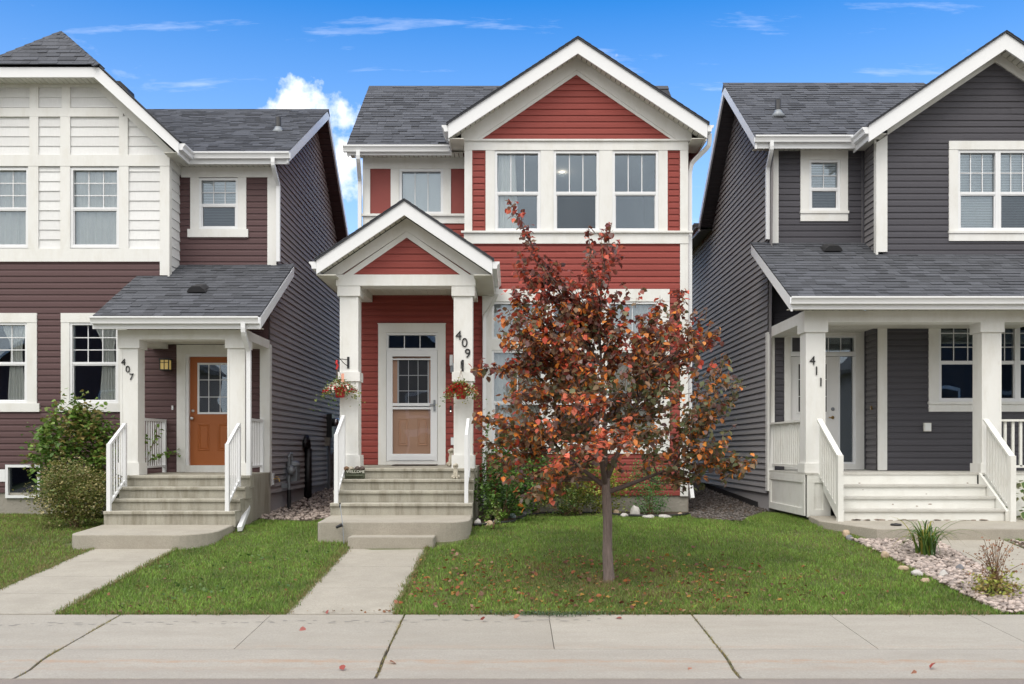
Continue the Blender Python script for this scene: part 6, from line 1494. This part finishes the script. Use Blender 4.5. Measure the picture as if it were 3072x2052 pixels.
def TP(px, py, dy): Y = TY_ + dy; return Vector((U(px, Y), Y, V(py, Y)))
fork = Vector((TX - .035, TY_, 1.33))
SH = [  # end (px, py, depth offset), control, thickness, bare fraction
 ((1528, 600, .0), (1600, 930, .0), .022, .10), ((1570, 800, .25), (1680, 1000, .2), .018, .25), ((1835, 668, -.1), (1760, 900, -.1), .020, .12), ((1765, 680, .2), (1760, 950, .1), .018, .2), ((1690, 850, .5), (1750, 1100, .4), .018, .3),
 ((1500, 950, -.3), (1640, 1050, -.3), .018, .2), ((1432, 1110, .1), (1600, 1060, .1), .014, .30), ((1520, 1190, -.5), (1660, 1180, -.5), .014, .3), ((1440, 1250, -.15), (1640, 1260, -.3), .015, .35), ((1480, 1390, .3), (1660, 1330, .3), .014, .25), ((1450, 1330, .35), (1600, 1330, .3), .012, .3),
 ((1560, 1500, -.35), (1690, 1400, -.4), .012, .2), ((1620, 1420, -.75), (1740, 1330, -.6), .013, .25), ((1690, 1440, .4), (1760, 1370, .3), .012, .3),
 ((1740, 1000, -.6), (1790, 1180, -.5), .018, .35), ((1850, 870, .35), (1830, 1100, .3), .018, .25), ((1800, 1150, -1.0), (1810, 1280, -.7), .015, .4), ((1700, 1180, -.9), (1770, 1270, -.7), .015, .4), ((1920, 1020, -.4), (1870, 1180, -.4), .016, .3),
 ((1980, 905, .3), (1900, 1130, .2), .016, .3), ((2050, 870, .5), (1960, 1150, .4), .014, .3), ((2090, 990, .0), (1980, 1180, .1), .015, .3), ((2150, 990, .3), (2040, 1180, .3), .013, .35), ((2200, 1190, -.1), (2050, 1260, -.1), .014, .35), ((2262, 1385, .1), (2080, 1400, .0), .016, .35), ((2170, 1330, -.4), (2030, 1360, -.4), .012, .3), ((2080, 1440, .25), (1990, 1440, .2), .014, .35),
 ((1980, 1290, -.7), (1900, 1330, -.5), .013, .3), ((1890, 1330, -1.1), (1850, 1340, -.8), .013, .35), ((1780, 1340, -1.15), (1800, 1330, -.8), .012, .35), ((1870, 1200, .9), (1850, 1280, .6), .014, .3), ((1700, 1230, 1.0), (1760, 1290, .7), .014, .3), ((1990, 1220, .8), (1930, 1300, .6), .013, .3), ((1610, 1060, .5), (1700, 1180, .4), .014, .3), ((1930, 1140, .6), (1880, 1230, .4), .014, .3), ((1640, 1290, -.2), (1730, 1300, -.2), .012, .3), ((2120, 1200, .6), (1990, 1290, .5), .012, .3), ((1560, 1290, .7), (1680, 1310, .5), .012, .3), ((1840, 1040, .1), (1820, 1200, .1), .016, .4),
 ((1600, 860, -.1), (1690, 1020, -.1), .015, .25), ((1640, 770, .1), (1700, 1000, .1), .015, .25), ((1700, 920, -.3), (1750, 1120, -.3), .015, .3), ((1880, 930, -.2), (1840, 1130, -.2), .015, .3), ((1770, 810, -.25), (1780, 1050, -.2), .016, .25), ((1570, 1010, .2), (1690, 1150, .2), .014, .3), ((1660, 1010, -.6), (1740, 1180, -.5), .014, .35), ((1930, 950, .1), (1880, 1140, .1), .014, .3), ((1600, 1130, .0), (1720, 1220, .0), .013, .3), ((1540, 880, .1), (1660, 1020, .1), .013, .4), ((2030, 1100, -.5), (1930, 1240, -.4), .013, .3), ((2000, 1030, .4), (1920, 1200, .3), .013, .3)]
LP, LS, LC = [], [], []
branches = []
def leaf_colour(p):
    px = CX + p.x * LENS_PX / p.y; py = CY - (p.z - CAM_Z) * LENS_PX / p.y
    r = random.random(); front_ = (TY_ - p.y)
    dark_red, brown, purple = (.20, .055, .04), (.24, .14, .075), (.24, .165, .145)
    olive, orange, coral, red_ = (.15, .16, .075), (.70, .24, .05), (.74, .19, .11), (.54, .09, .05)
    n_ = noise.noise((p.x * 1.6, p.y * 1.6, p.z * 1.6))
    if py < 900: w_ = ((dark_red, .40), (red_, .24), (brown, .14), (coral, .08), (purple, .12))
    elif py < 1120: w_ = ((dark_red, .24), (brown, .30), (orange, .18 + .1 * n_), (red_, .16), (olive, .08), (purple, .12))
    elif px < 1640: w_ = ((brown, .34), (purple, .18), (olive, .14), (orange, .26), (red_, .10), (dark_red, .05))
    elif px < 1900 and py > 1180 and front_ > .35: w_ = ((coral, .40), (orange, .14), (purple, .22), (brown, .2))
    elif px > 1850: w_ = ((olive, .40), (brown, .28), (purple, .12), (orange, .20 + .12 * n_), (dark_red, .05))
    else: w_ = ((brown, .36), (olive, .24), (orange, .15 + .1 * n_), (purple, .15), (coral, .05))
    s = sum(max(0, k) for _, k in w_); r *= s
    for c, k in w_:
        k = max(0, k)
        if r < k: break
        r -= k
    j = random.uniform(.7, 1.3); return tuple(max(0, v * j * random.uniform(.9, 1.1)) for v in c)
LIMBS = [bez(fork + Vector((0, 0, dz_)), TP(*c), TP(*e), 24) for dz_, c, e in ((.05, (1790, 1300, .05), (1690, 1060, .0)), (.07, (1815, 1230, .05), (1795, 960, .1)), (.03, (1870, 1330, -.05), (1940, 1120, .0)), (-.10, (1905, 1450, .0), (2060, 1385, .0)), (-.02, (1755, 1420, .05), (1660, 1330, .1)), (.04, (1800, 1330, .4), (1780, 1200, .7)), (.0, (1800, 1370, -.4), (1790, 1250, -.7)))]
for L_ in LIMBS: MB().tube(L_, [.036 * (1 - .72 * i / 23) for i in range(24)], 9).build('limb', 'branch_bark', tree, True)
for e, c, th, bare in SH:
    E, Cc = TP(*e), TP(*c)
    st_ = min((p for L_ in LIMBS for p in L_[4:21]), key=lambda p: (p - Cc).length * .8 + max(0, p.z - Cc.z) * 1.5 + (p - E).length * .35)
    th *= .8; Cc = st_.lerp(Cc, .5).lerp(E, .18) + Vector((0, 0, .04))
    P = bez(st_, Cc, E, 12); L = (E - st_).length
    branches.append((P, [th * (1 - .85 * i / 11) + .002 for i in range(12)]))
    narrow = .5 if e[1] < 720 else 1.0
    ns = int(L / .030)
    for k in range(ns):
        t = bare + (1 - bare) * (k + random.random()) / ns; i = min(10, int(t * 11)); f_ = t * 11 - i
        b0 = P[i].lerp(P[i + 1], f_); tan = (P[i + 1] - P[i]).normalized()
        dirn = (Vector((random.gauss(0, 1), random.gauss(0, 1), random.gauss(.35, .7))).normalized() + tan * .9).normalized()
        tl_ = random.uniform(.16, .46) * (1.15 - .75 * t) * narrow
        tip = b0 + dirn * tl_ + Vector((0, 0, -.03))
        if random.random() < .4: branches.append(([b0, b0.lerp(tip, .5) + Vector((0, 0, .01)), tip], [.005, .0035, .0015]))
        nl = max(2, int(tl_ / .030))
        for q in range(nl):
            p = b0.lerp(tip, (q + random.random()) / nl) + Vector((random.gauss(0, .018), random.gauss(0, .018), random.gauss(0, .018)))
            LP.append(p); LS.append(random.uniform(.055, .095)); LC.append(leaf_colour(p))
# the rest of the crown: upright twigs through its volume, thinner towards the outline
OUT = [(1525, 600), (1570, 640), (1640, 800), (1740, 850), (1765, 690), (1800, 720), (1830, 670), (1850, 760), (1880, 850), (1960, 920), (2045, 930), (2075, 880), (2150, 990), (2170, 1080), (2225, 1180), (2215, 1260), (2180, 1330), (2265, 1390), (2240, 1440), (2120, 1460), (2050, 1480), (1960, 1440), (1880, 1430), (1820, 1400), (1760, 1420), (1660, 1500), (1600, 1530), (1560, 1480), (1500, 1410), (1440, 1310), (1425, 1240), (1500, 1260), (1530, 1190), (1440, 1130), (1440, 1090), (1530, 1080), (1500, 960), (1530, 930), (1560, 760)]
def edge_dist(p):
    best = 1e9
    for (ax, ay), (bx, by) in zip(OUT, OUT[1:] + OUT[:1]):
        t = max(0, min(1, ((p[0] - ax) * (bx - ax) + (p[1] - ay) * (by - ay)) / ((bx - ax) ** 2 + (by - ay) ** 2 + 1e-9))); best = min(best, math.hypot(p[0] - ax - t * (bx - ax), p[1] - ay - t * (by - ay)))
    return best
LIMB_PTS = [p for L_ in LIMBS for p in L_[5:]]; k = 0
while k < 560:
    q = (random.uniform(1420, 2270), random.uniform(595, 1535))
    if not inside(q, OUT): continue
    e = edge_dist(q) * TY_ / LENS_PX; dy_ = random.uniform(-1, 1) * min(1.15, .9 * e + .12)
    if noise.noise((q[0] * .011, q[1] * .011, dy_ * 2 + 7)) < -.12: continue      # open gaps between clumps
    b0 = TP(q[0], q[1], dy_); k += 1; out = (b0 - Vector((TX, TY_, 1.5))).normalized()
    dirn = (Vector((random.gauss(0, .5), random.gauss(0, .5), .75)) + out * .6).normalized(); tl_ = random.uniform(.12, .30) * (1 if e > .12 else .6); tip = b0 + dirn * tl_
    if random.random() < .6: branches.append(([b0 - dirn * .05, b0.lerp(tip, .5), tip], [.005, .0035, .0015]))
    if random.random() < .16:
        s_ = min(LIMB_PTS, key=lambda p: (p - b0).length + max(0, p.z - b0.z) * 2); branches.append((bez(s_, s_.lerp(b0, .5) + Vector((0, 0, -.04)), b0, 12), [.010 * (1 - .7 * i / 11) for i in range(12)]))
    nl = max(3, int(tl_ / .028))
    for j in range(nl):
        p = b0.lerp(tip, (j + random.random()) / nl) + Vector((random.gauss(0, .022), random.gauss(0, .022), random.gauss(0, .02)))
        LP.append(p); LS.append(random.uniform(.055, .095)); LC.append(leaf_colour(p))
main = [b for b in branches if len(b[0]) == 12]; small = [b for b in branches if len(b[0]) == 3]
for P, r_ in main: MB().tube(P, r_, 7).build('branch', 'branch_bark', tree, True)
tw_ = MB()
for P, r_ in small: tw_.tube(P, r_, 4)
o = tw_.build('twig_mass', 'twig', tree); o['kind'] = 'stuff'
order = sorted(range(len(LP)), key=lambda i: LP[i].y)
single, rest = order[:290], order[290:]
crown = link(bpy.data.objects.new('crown', leaf_mesh('crown', [LP[i] for i in rest], [LS[i] for i in rest], [LC[i] for i in rest], 'leaf_mass', droop=.55)), tree); crown['kind'] = 'stuff'
variants = []
for k in range(8):
    m_ = leaf_mesh('leaf', [(0, 0, 0)], [1.0], [(1, 1, 1)], 'leaf', droop=.5); variants.append(m_)
for i in single:
    o = link(bpy.data.objects.new('leaf', random.choice(variants)), crown); o.location = LP[i]; o.scale = (LS[i],) * 3; o.rotation_euler.z = random.uniform(0, 6.283); o.color = (*LC[i], 1)

# fallen leaves: those on the concrete are things, the litter on the lawn one mass
fl_pts = [(1262, 1773), (1286, 1793), (1241, 1786), (1334, 1805), (1183, 1815), (984, 1842), (918, 1889), (1448, 1864), (1541, 1858), (1188, 1995), (1031, 2014), (2063, 2007), (1574, 1840), (1865, 1858), (2750, 2018), (2790, 2010)]
def conc_z(x, y):
    if y > 10.28: return .005 + (y - 10.29) * .1026
    if y > 8.905: return -.083 + (y - 8.905) * .0605
    return lerp_tab(y, [(8.0, -.165), (8.07, -.158), (8.34, -.146), (8.56, -.108), (8.72, -.094), (8.9, -.084)])
def conc_hit(px, py):
    y = 7.9
    while y < 14 and CAM_Z + (CY - py) * y / LENS_PX > conc_z(U(px, y), y): y += .005
    return U(px, y), y
flat_leaf = leaf_mesh('fallen_leaf', [(0, 0, 0)], [1.0], [(1, 1, 1)], 'leaf', droop=-.12)
for i, (px, py) in enumerate(fl_pts):
    x, y = conc_hit(px, py); me_ = leaf_mesh('fallen_leaf', [(0, 0, 0)], [.075], [(1, 1, 1)], 'leaf', up=.12)
    o = link(bpy.data.objects.new('fallen_leaf', me_)); o.location = (x, y, conc_z(x, y) + .012); o.color = random.choice(((.42, .13, .11, 1), (.36, .08, .06, 1), (.45, .2, .13, 1)))
    where = 'lying on the path to the tan door' if y > 10.3 else ('lying on the sidewalk panels' if y > 8.9 else 'lying on the rolled kerb by the street')
    tag(o, 'fallen pink red leaf ' + where, 'fallen leaf', 'fallen leaves on the concrete')
P, S, C = [], [], []
for _ in range(1300):
    r = 2.9 * math.sqrt(random.random()) * random.uniform(.55, 1.05); a = random.uniform(0, 6.283); x, y = TX - .45 + r * 1.25 * math.cos(a), TY_ - .1 + r * .7 * math.sin(a)
    if y < 10.33 or any(inside((x, y), q) for q in MASKS): continue
    P.append((x, y, ground(x, y) + .04)); S.append(random.choice((.03, .035, .04, .05, .07))); C.append(random.choice(((.26, .10, .04), (.32, .10, .03), (.17, .085, .045), (.40, .22, .05), (.16, .06, .035), (.30, .17, .10))))
for _ in range(70):
    x, y = random.uniform(-4.8, -2.5), random.uniform(10.35, 13)
    if inside((x, y), PATHS[0]) or inside((x, y), PATHS[1]): continue
    P.append((x, y, ground(x, y) + .035)); S.append(random.uniform(.03, .055)); C.append(random.choice(((.26, .10, .04), (.18, .10, .05), (.2, .2, .06))))
for _ in range(150):
    x = random.uniform(-4.8, 5); P.append((x, 10.30 + abs(random.gauss(0, .05)), .03)); S.append(random.uniform(.02, .045)); C.append(random.choice(((.26, .12, .06), (.2, .13, .06), (.3, .2, .1))))
tag(link(bpy.data.objects.new('leaf_litter', leaf_mesh('leaf_litter', P, S, C, 'leaf_mass', up=.1))), 'scattered orange and brown leaves fallen on the lawn', 'leaf litter', kind='stuff')

# ================================================================== shrubs and plants
def shrub(name, label, cat, centre, rad, n, size, cols, stems=7, shade=.0, up=None, bumps=.25, stem_m='twig', parts=None):
    """leaf clumps through an uneven volume; centre on the ground"""
    cx_, cy_ = centre[:2]; cz_ = centre[2] if len(centre) > 2 else ground(cx_, cy_); rx, ry, h = rad
    root = empty(name, label, cat); P, S, C = [], [], []; seed = random.uniform(0, 50); clumps = []
    for _ in range(max(18, n // 26)):
        while True:
            v = Vector((random.uniform(-1, 1), random.uniform(-1, 1), random.uniform(-.95, 1)))
            if .25 < v.length < 1: break
        k = 1 + bumps * noise.noise(v * 2 + Vector((seed, 0, 0)))
        clumps.append((Vector((v.x * rx * k, v.y * ry * k, h * .52 + v.z * h * .48 * k)), random.choice(cols)))
    for i in range(n):
        c, col = random.choice(clumps); p = c + Vector((random.gauss(0, rx * .13), random.gauss(0, ry * .13), random.gauss(0, h * .065)))
        if p.z < .02: p.z = random.uniform(.02, .12)
        P.append((cx_ + p.x, cy_ + p.y, cz_ + p.z)); S.append(random.uniform(.6, 1.2) * size)
        cc = col if random.random() < .7 else random.choice(cols); j = random.uniform(.75, 1.25); C.append(tuple(v * j for v in cc))
    o = link(bpy.data.objects.new('foliage', leaf_mesh('foliage', P, S, C, 'leaf_mass', droop=.2, up=up)), root); o['kind'] = 'stuff'
    for k in range(stems):
        c, _ = random.choice(clumps); b = Vector((cx_ + random.uniform(-.1, .1) * rx, cy_ + random.uniform(-.1, .1) * ry, cz_ - .03)); t = Vector((cx_, cy_, cz_)) + c
        MB().tube(bez(b, Vector((b.x, b.y, t.z * .5 + b.z * .5)), t, 6), [.012, .01, .008, .007, .005, .003], 5).build('stem', stem_m, root)
    return root
G1, G2, G3 = (.14, .26, .045), (.20, .33, .06), (.085, .165, .035)
shrub('leafy_shrub', 'bright green leafy shrub against the burgundy wall beside the 407 porch', 'shrub', (U(235, 16.9), 16.9), (.72, .5, 2.05), 5200, .09, (G1, G2, G3, (.19, .26, .06), (.23, .19, .06)), 9)
shrub('flowering_shrub', 'yellowish brown small leaved shrub with dried blossoms beside the 407 steps', 'shrub', (U(222, 15.55), 15.55), (.60, .5, 1.06), 8000, .04, ((.20, .19, .05), (.12, .17, .04), (.15, .16, .04), (.33, .29, .11), (.44, .38, .20), (.16, .18, .05)), 8)
v_ = empty('vine', 'green vine with lobed leaves climbing the short side railing of house 407', 'vine')
P, S, C = [], [], []
vp = [[Vector((-6.40, 16.55, 1.36)), Vector((-6.38, 16.75, 1.5)), Vector((-6.37, 17.0, 1.75)), Vector((-6.36, 17.3, 2.0)), Vector((-6.36, 17.25, 2.2))], [Vector((-6.38, 16.75, 1.5)), Vector((-6.36, 17.2, 1.62)), Vector((-6.34, 17.7, 1.72)), Vector((-6.12, 17.78, 1.66))], [Vector((-6.45, 16.6, 1.4)), Vector((-6.37, 16.7, 1.9)), Vector((-6.37, 16.75, 2.02))]]
for L in vp:
    MB().tube(L, .005, 5).build('stem', 'twig', v_)
    for a, b in zip(L, L[1:]):
        for _ in range(13): P.append(a.lerp(b, random.random()) + Vector((random.gauss(0, .035),) * 3)); S.append(random.uniform(.06, .10)); C.append(random.choice((G1, G2, (.14, .2, .03))))
link(bpy.data.objects.new('foliage', leaf_mesh('foliage', P, S, C, 'leaf_mass')), v_)
shrub('bed_shrub', 'dark green spreading shrub beside the red house steps', 'shrub', (-.12, 16.0), (.52, .55, 1.0), 2600, .055, (G3, (.035, .075, .02), G1), 7)
shrub('leafy_shrub', 'light green lobed shrub rising over the dark shrub against the red wall', 'shrub', (.15, 17.1), (.55, .4, 1.55), 2000, .075, (G1, G2, (.10, .20, .05)), 7)
shrub('bleeding_heart', 'tall lacy green plant beside the column numbered 409', 'plant', (-.28, 17.0), (.28, .3, 1.75), 900, .055, (G1, (.10, .18, .06)), 6)
shrub('low_shrub', 'low dark bush with yellowing tips in the bed under the tree', 'shrub', (.95, 17.0), (.5, .4, .62), 1900, .042, (G3, (.10, .14, .03), (.22, .24, .05)), 6)
shrub('yellow_plant', 'yellow green leafy plant behind the tree trunk', 'plant', (1.65, 17.2), (.55, .35, 1.0), 1900, .05, ((.34, .36, .05), (.24, .29, .05), (.17, .24, .045)), 6)
shrub('yellow_plant', 'second yellow green plant between the trunk and the feathery plant', 'plant', (1.1, 17.3), (.4, .3, 1.25), 900, .055, ((.32, .34, .05), (.22, .27, .05)), 5)
shrub('feathery_plant', 'feathery bright green plant against the red wall near the corner', 'plant', (2.45, 17.2), (.42, .36, .95), 2600, .032, ((.09, .26, .06), (.08, .19, .045), (.14, .29, .09)), 9, up=.6)
shrub('bed_seedling', 'thin young weed among the pale stones beside the landing slab', 'plant', (-.30, 14.95), (.14, .14, .42), 260, .04, (G2, (.16, .2, .05)), 4)
st_ = empty('dry_stalk', 'single dry seed stalk standing in the bed beside the turquoise stone', 'stalk'); x, y = hit(1517, 1566)
MB().tube([(x, y, ground(x, y)), (x + .01, y, ground(x, y) + .3), (x + .02, y, ground(x, y) + .62)], .006, 5).build('stem', 'twig', st_); MB().lathe([(.004, 0), (.013, .04), (.01, .1), (.003, .16)], (x + .02, y, ground(x, y) + .6), 6).build('seed_head', 'tan_stone', st_)
shrub('broad_leaf', 'small broad leaved plant beside the dry stalk', 'plant', hit(1508, 1572), (.07, .07, .16), 14, .15, (G2, (.15, .24, .05)), 2, up=.5)
# daylily: arching strap leaves
def strap_plant(name, label, x, y, n, L, wd, cols, cat='plant'):
    root = empty(name, label, cat); z = ground(x, y) + .02
    for k in range(n):
        a = random.uniform(0, 6.283); l = L * random.uniform(.6, 1.1); o_ = random.uniform(.25, 1.0) * l; b = Vector((x + random.gauss(0, .05), y + random.gauss(0, .05), z))
        hd_ = Vector((math.cos(a), math.sin(a), 0)); tip = b + hd_ * o_ * 1.1 + Vector((0, 0, l * random.uniform(.12, .8))); c = b + hd_ * o_ * .3 + Vector((0, 0, l * .85)); P = bez(b, c, tip, 8); sd_ = hd_.cross(Vector((0, 0, 1)))
        q = MB()
        for i, p in enumerate(P): w_ = wd * (1 - (i / 7.2) ** 2) ; q.v += [tuple(p - sd_ * w_ / 2), tuple(p - Vector((0, 0, w_ * .2))), tuple(p + sd_ * w_ / 2)]
        for i in range(7): q.f += [(3 * i, 3 * i + 1, 3 * i + 4, 3 * i + 3), (3 * i + 1, 3 * i + 2, 3 * i + 5, 3 * i + 4)]
        o = q.build('leaf_blade', 'leaf', root, True); o.color = (*random.choice(cols), 1)
    return root
x, y = hit(2780, 1672); strap_plant('daylily', 'green daylily clump with arching strap leaves in the pebble bed', x, y, 80, .66, .026, ((.085, .17, .03), (.12, .2, .03), (.06, .13, .03), (.28, .26, .04)))
# columbine gone to seed
cb_ = empty('columbine', 'dried columbine with brown seed heads over yellow green leaves', 'plant'); x, y = hit(2985, 1790); z = ground(x, y)
P, S, C = [], [], []
for _ in range(620): P.append((x + random.gauss(0, .13), y + random.gauss(0, .12), z + abs(random.gauss(.1, .09)) + .02)); S.append(random.uniform(.03, .06)); C.append(random.choice(((.38, .42, .08), (.26, .31, .06), (.40, .32, .10), (.26, .17, .08))))
link(bpy.data.objects.new('foliage', leaf_mesh('foliage', P, S, C, 'leaf_mass')), cb_)['kind'] = 'stuff'
P, S, C = [], [], []
for k in range(34):
    a = random.uniform(0, 6.283); r = random.uniform(.05, .34); t = Vector((x + r * math.cos(a), y + r * .7 * math.sin(a), z + random.uniform(.35, .68))); b = Vector((x + random.gauss(0, .03), y + random.gauss(0, .03), z))
    MB().tube(bez(b, Vector((b.x, b.y, t.z * .7)), t, 5), .0032, 4).build('stem', 'twig', cb_)
    for _ in range(7): P.append(tuple(t + Vector((random.gauss(0, .03), random.gauss(0, .03), random.uniform(-.16, .02))))); S.append(random.uniform(.018, .034)); C.append(random.choice(((.33, .17, .10), (.40, .24, .14), (.25, .13, .08))))
link(bpy.data.objects.new('seed_heads', leaf_mesh('seed_heads', P, S, C, 'leaf_mass', up=.9)), cb_)['kind'] = 'stuff'
# variegated hosta at the porch
hs_ = empty('hosta', 'variegated green and cream hosta beside the white stair railing of house 411', 'plant'); x, y = U(3070, 15.5), 15.5; z = .56
for k in range(70):
    a = random.uniform(0, 6.283); r = random.uniform(.05, .3); b = Vector((x + r * math.cos(a), y + r * math.sin(a) * .8, z + random.uniform(.05, .72))); d = Vector((math.cos(a), math.sin(a), random.uniform(-.7, .1))).normalized(); l = random.uniform(.14, .22); s_ = d.cross(Vector((0, 0, 1))).normalized()
    for sc_, m_c, off in ((1.0, (.50, .52, .32), 0), (.68, (.09, .16, .04), .004)):
        q = MB(); q.v = [tuple(b + d * l * t + s_ * l * w_ * sc_ + Vector((0, 0, off - .1 * t * t * l))) for t, w_ in ((.0 + (1 - sc_) * .12, 0), (.3, .26), (.65, .2), (1 - (1 - sc_) * .25, 0), (.65, -.2), (.3, -.26))]; q.f = [(0, 1, 2, 3, 4, 5)]
        o = q.build('leaf_blade', 'leaf', hs_); o.color = (*m_c, 1)
# pale ground-cover weed creeping over the sidewalk edge
P, S, C = [], [], []
for _ in range(700):
    x = random.gauss(.42, .35); y = 10.30 + random.gauss(-.03, .05) - .08 * math.exp(-((x - .55) / .2) ** 2)
    P.append((x, y, .012 + random.random() * .03)); S.append(random.uniform(.012, .026)); C.append(random.choice(((.08, .13, .06), (.10, .15, .08), (.06, .10, .04))))
tag(link(bpy.data.objects.new('creeping_weed', leaf_mesh('creeping_weed', P, S, C, 'leaf_mass'))), 'low grey green weed creeping from the lawn onto the sidewalk', 'weeds', kind='stuff')
P, S, C = [], [], []
for _ in range(420):
    x, y = random.uniform(-4.7, -2.5), random.uniform(10.4, 13.4)
    if inside((x, y), PATHS[0]) or inside((x, y), PATHS[1]) or noise.noise((x * 2, y * 2, 9)) < .1: continue
    P.append((x, y, ground(x, y) + .035)); S.append(random.uniform(.03, .06)); C.append(random.choice(((.10, .18, .04), (.13, .2, .06), (.07, .14, .03))))
tag(link(bpy.data.objects.new('lawn_weeds', leaf_mesh('lawn_weeds', P, S, C, 'leaf_mass', up=.4))), 'broad leaved weeds in the lawn between the two paths', 'weeds', kind='stuff')
# ================================================================== houses across the street, mirrored in the window glass
for i, (x, wdt, m_, what) in enumerate(((-25, 10.5, 'burgundy_vinyl', 'burgundy'), (-7, 9, 'charcoal_vinyl', 'charcoal'), (4.5, 9, 'red_vinyl', 'red'), (27, 11, 'charcoal_vinyl', 'grey'))):
    h_ = empty('house', 'dark %s house across the street mirrored in the %s' % (what, ('bay windows', 'door glass of house 409', 'big window of house 409', 'porch window of house 411')[i]), 'house')
    ya = -21.0; MB().prism([(x - wdt / 2, -.1), (x + wdt / 2, -.1), (x + wdt / 2, 6.9), (x, 6.9 + wdt * .34), (x - wdt / 2, 6.9)], ya - 9, ya, 'y').build('wall', m_, h_)
    for sg in (-1, 1):
        MB().prism([(x, 7.0 + wdt * .34), (x + sg * (wdt / 2 + .3), 6.8), (x + sg * (wdt / 2 + .3), 6.6), (x, 6.8 + wdt * .34)], ya - 9.3, ya + .4, 'y').build('roof', 'shingle', h_)
        MB().prism([(x, 6.98 + wdt * .34), (x + sg * (wdt / 2 + .28), 6.78), (x + sg * (wdt / 2 + .28), 6.52), (x, 6.72 + wdt * .34)], ya + .41, ya + .45, 'y').build('fascia_board', 'white_vinyl', h_)
    for wx_, wz_ in ((-2, 1.2), (1.6, 1.2), (-1.8, 3.6), (1.6, 3.6)):
        w_ = MB().box(x + wx_ - .8, x + wx_ + .8, ya, ya + .05, wz_, wz_ + 1.6).build('window', 'white_vinyl', h_); box('pane', 'black', w_, x + wx_ - .62, x + wx_ + .62, ya + .05, ya + .06, wz_ + .16, wz_ + 1.44)
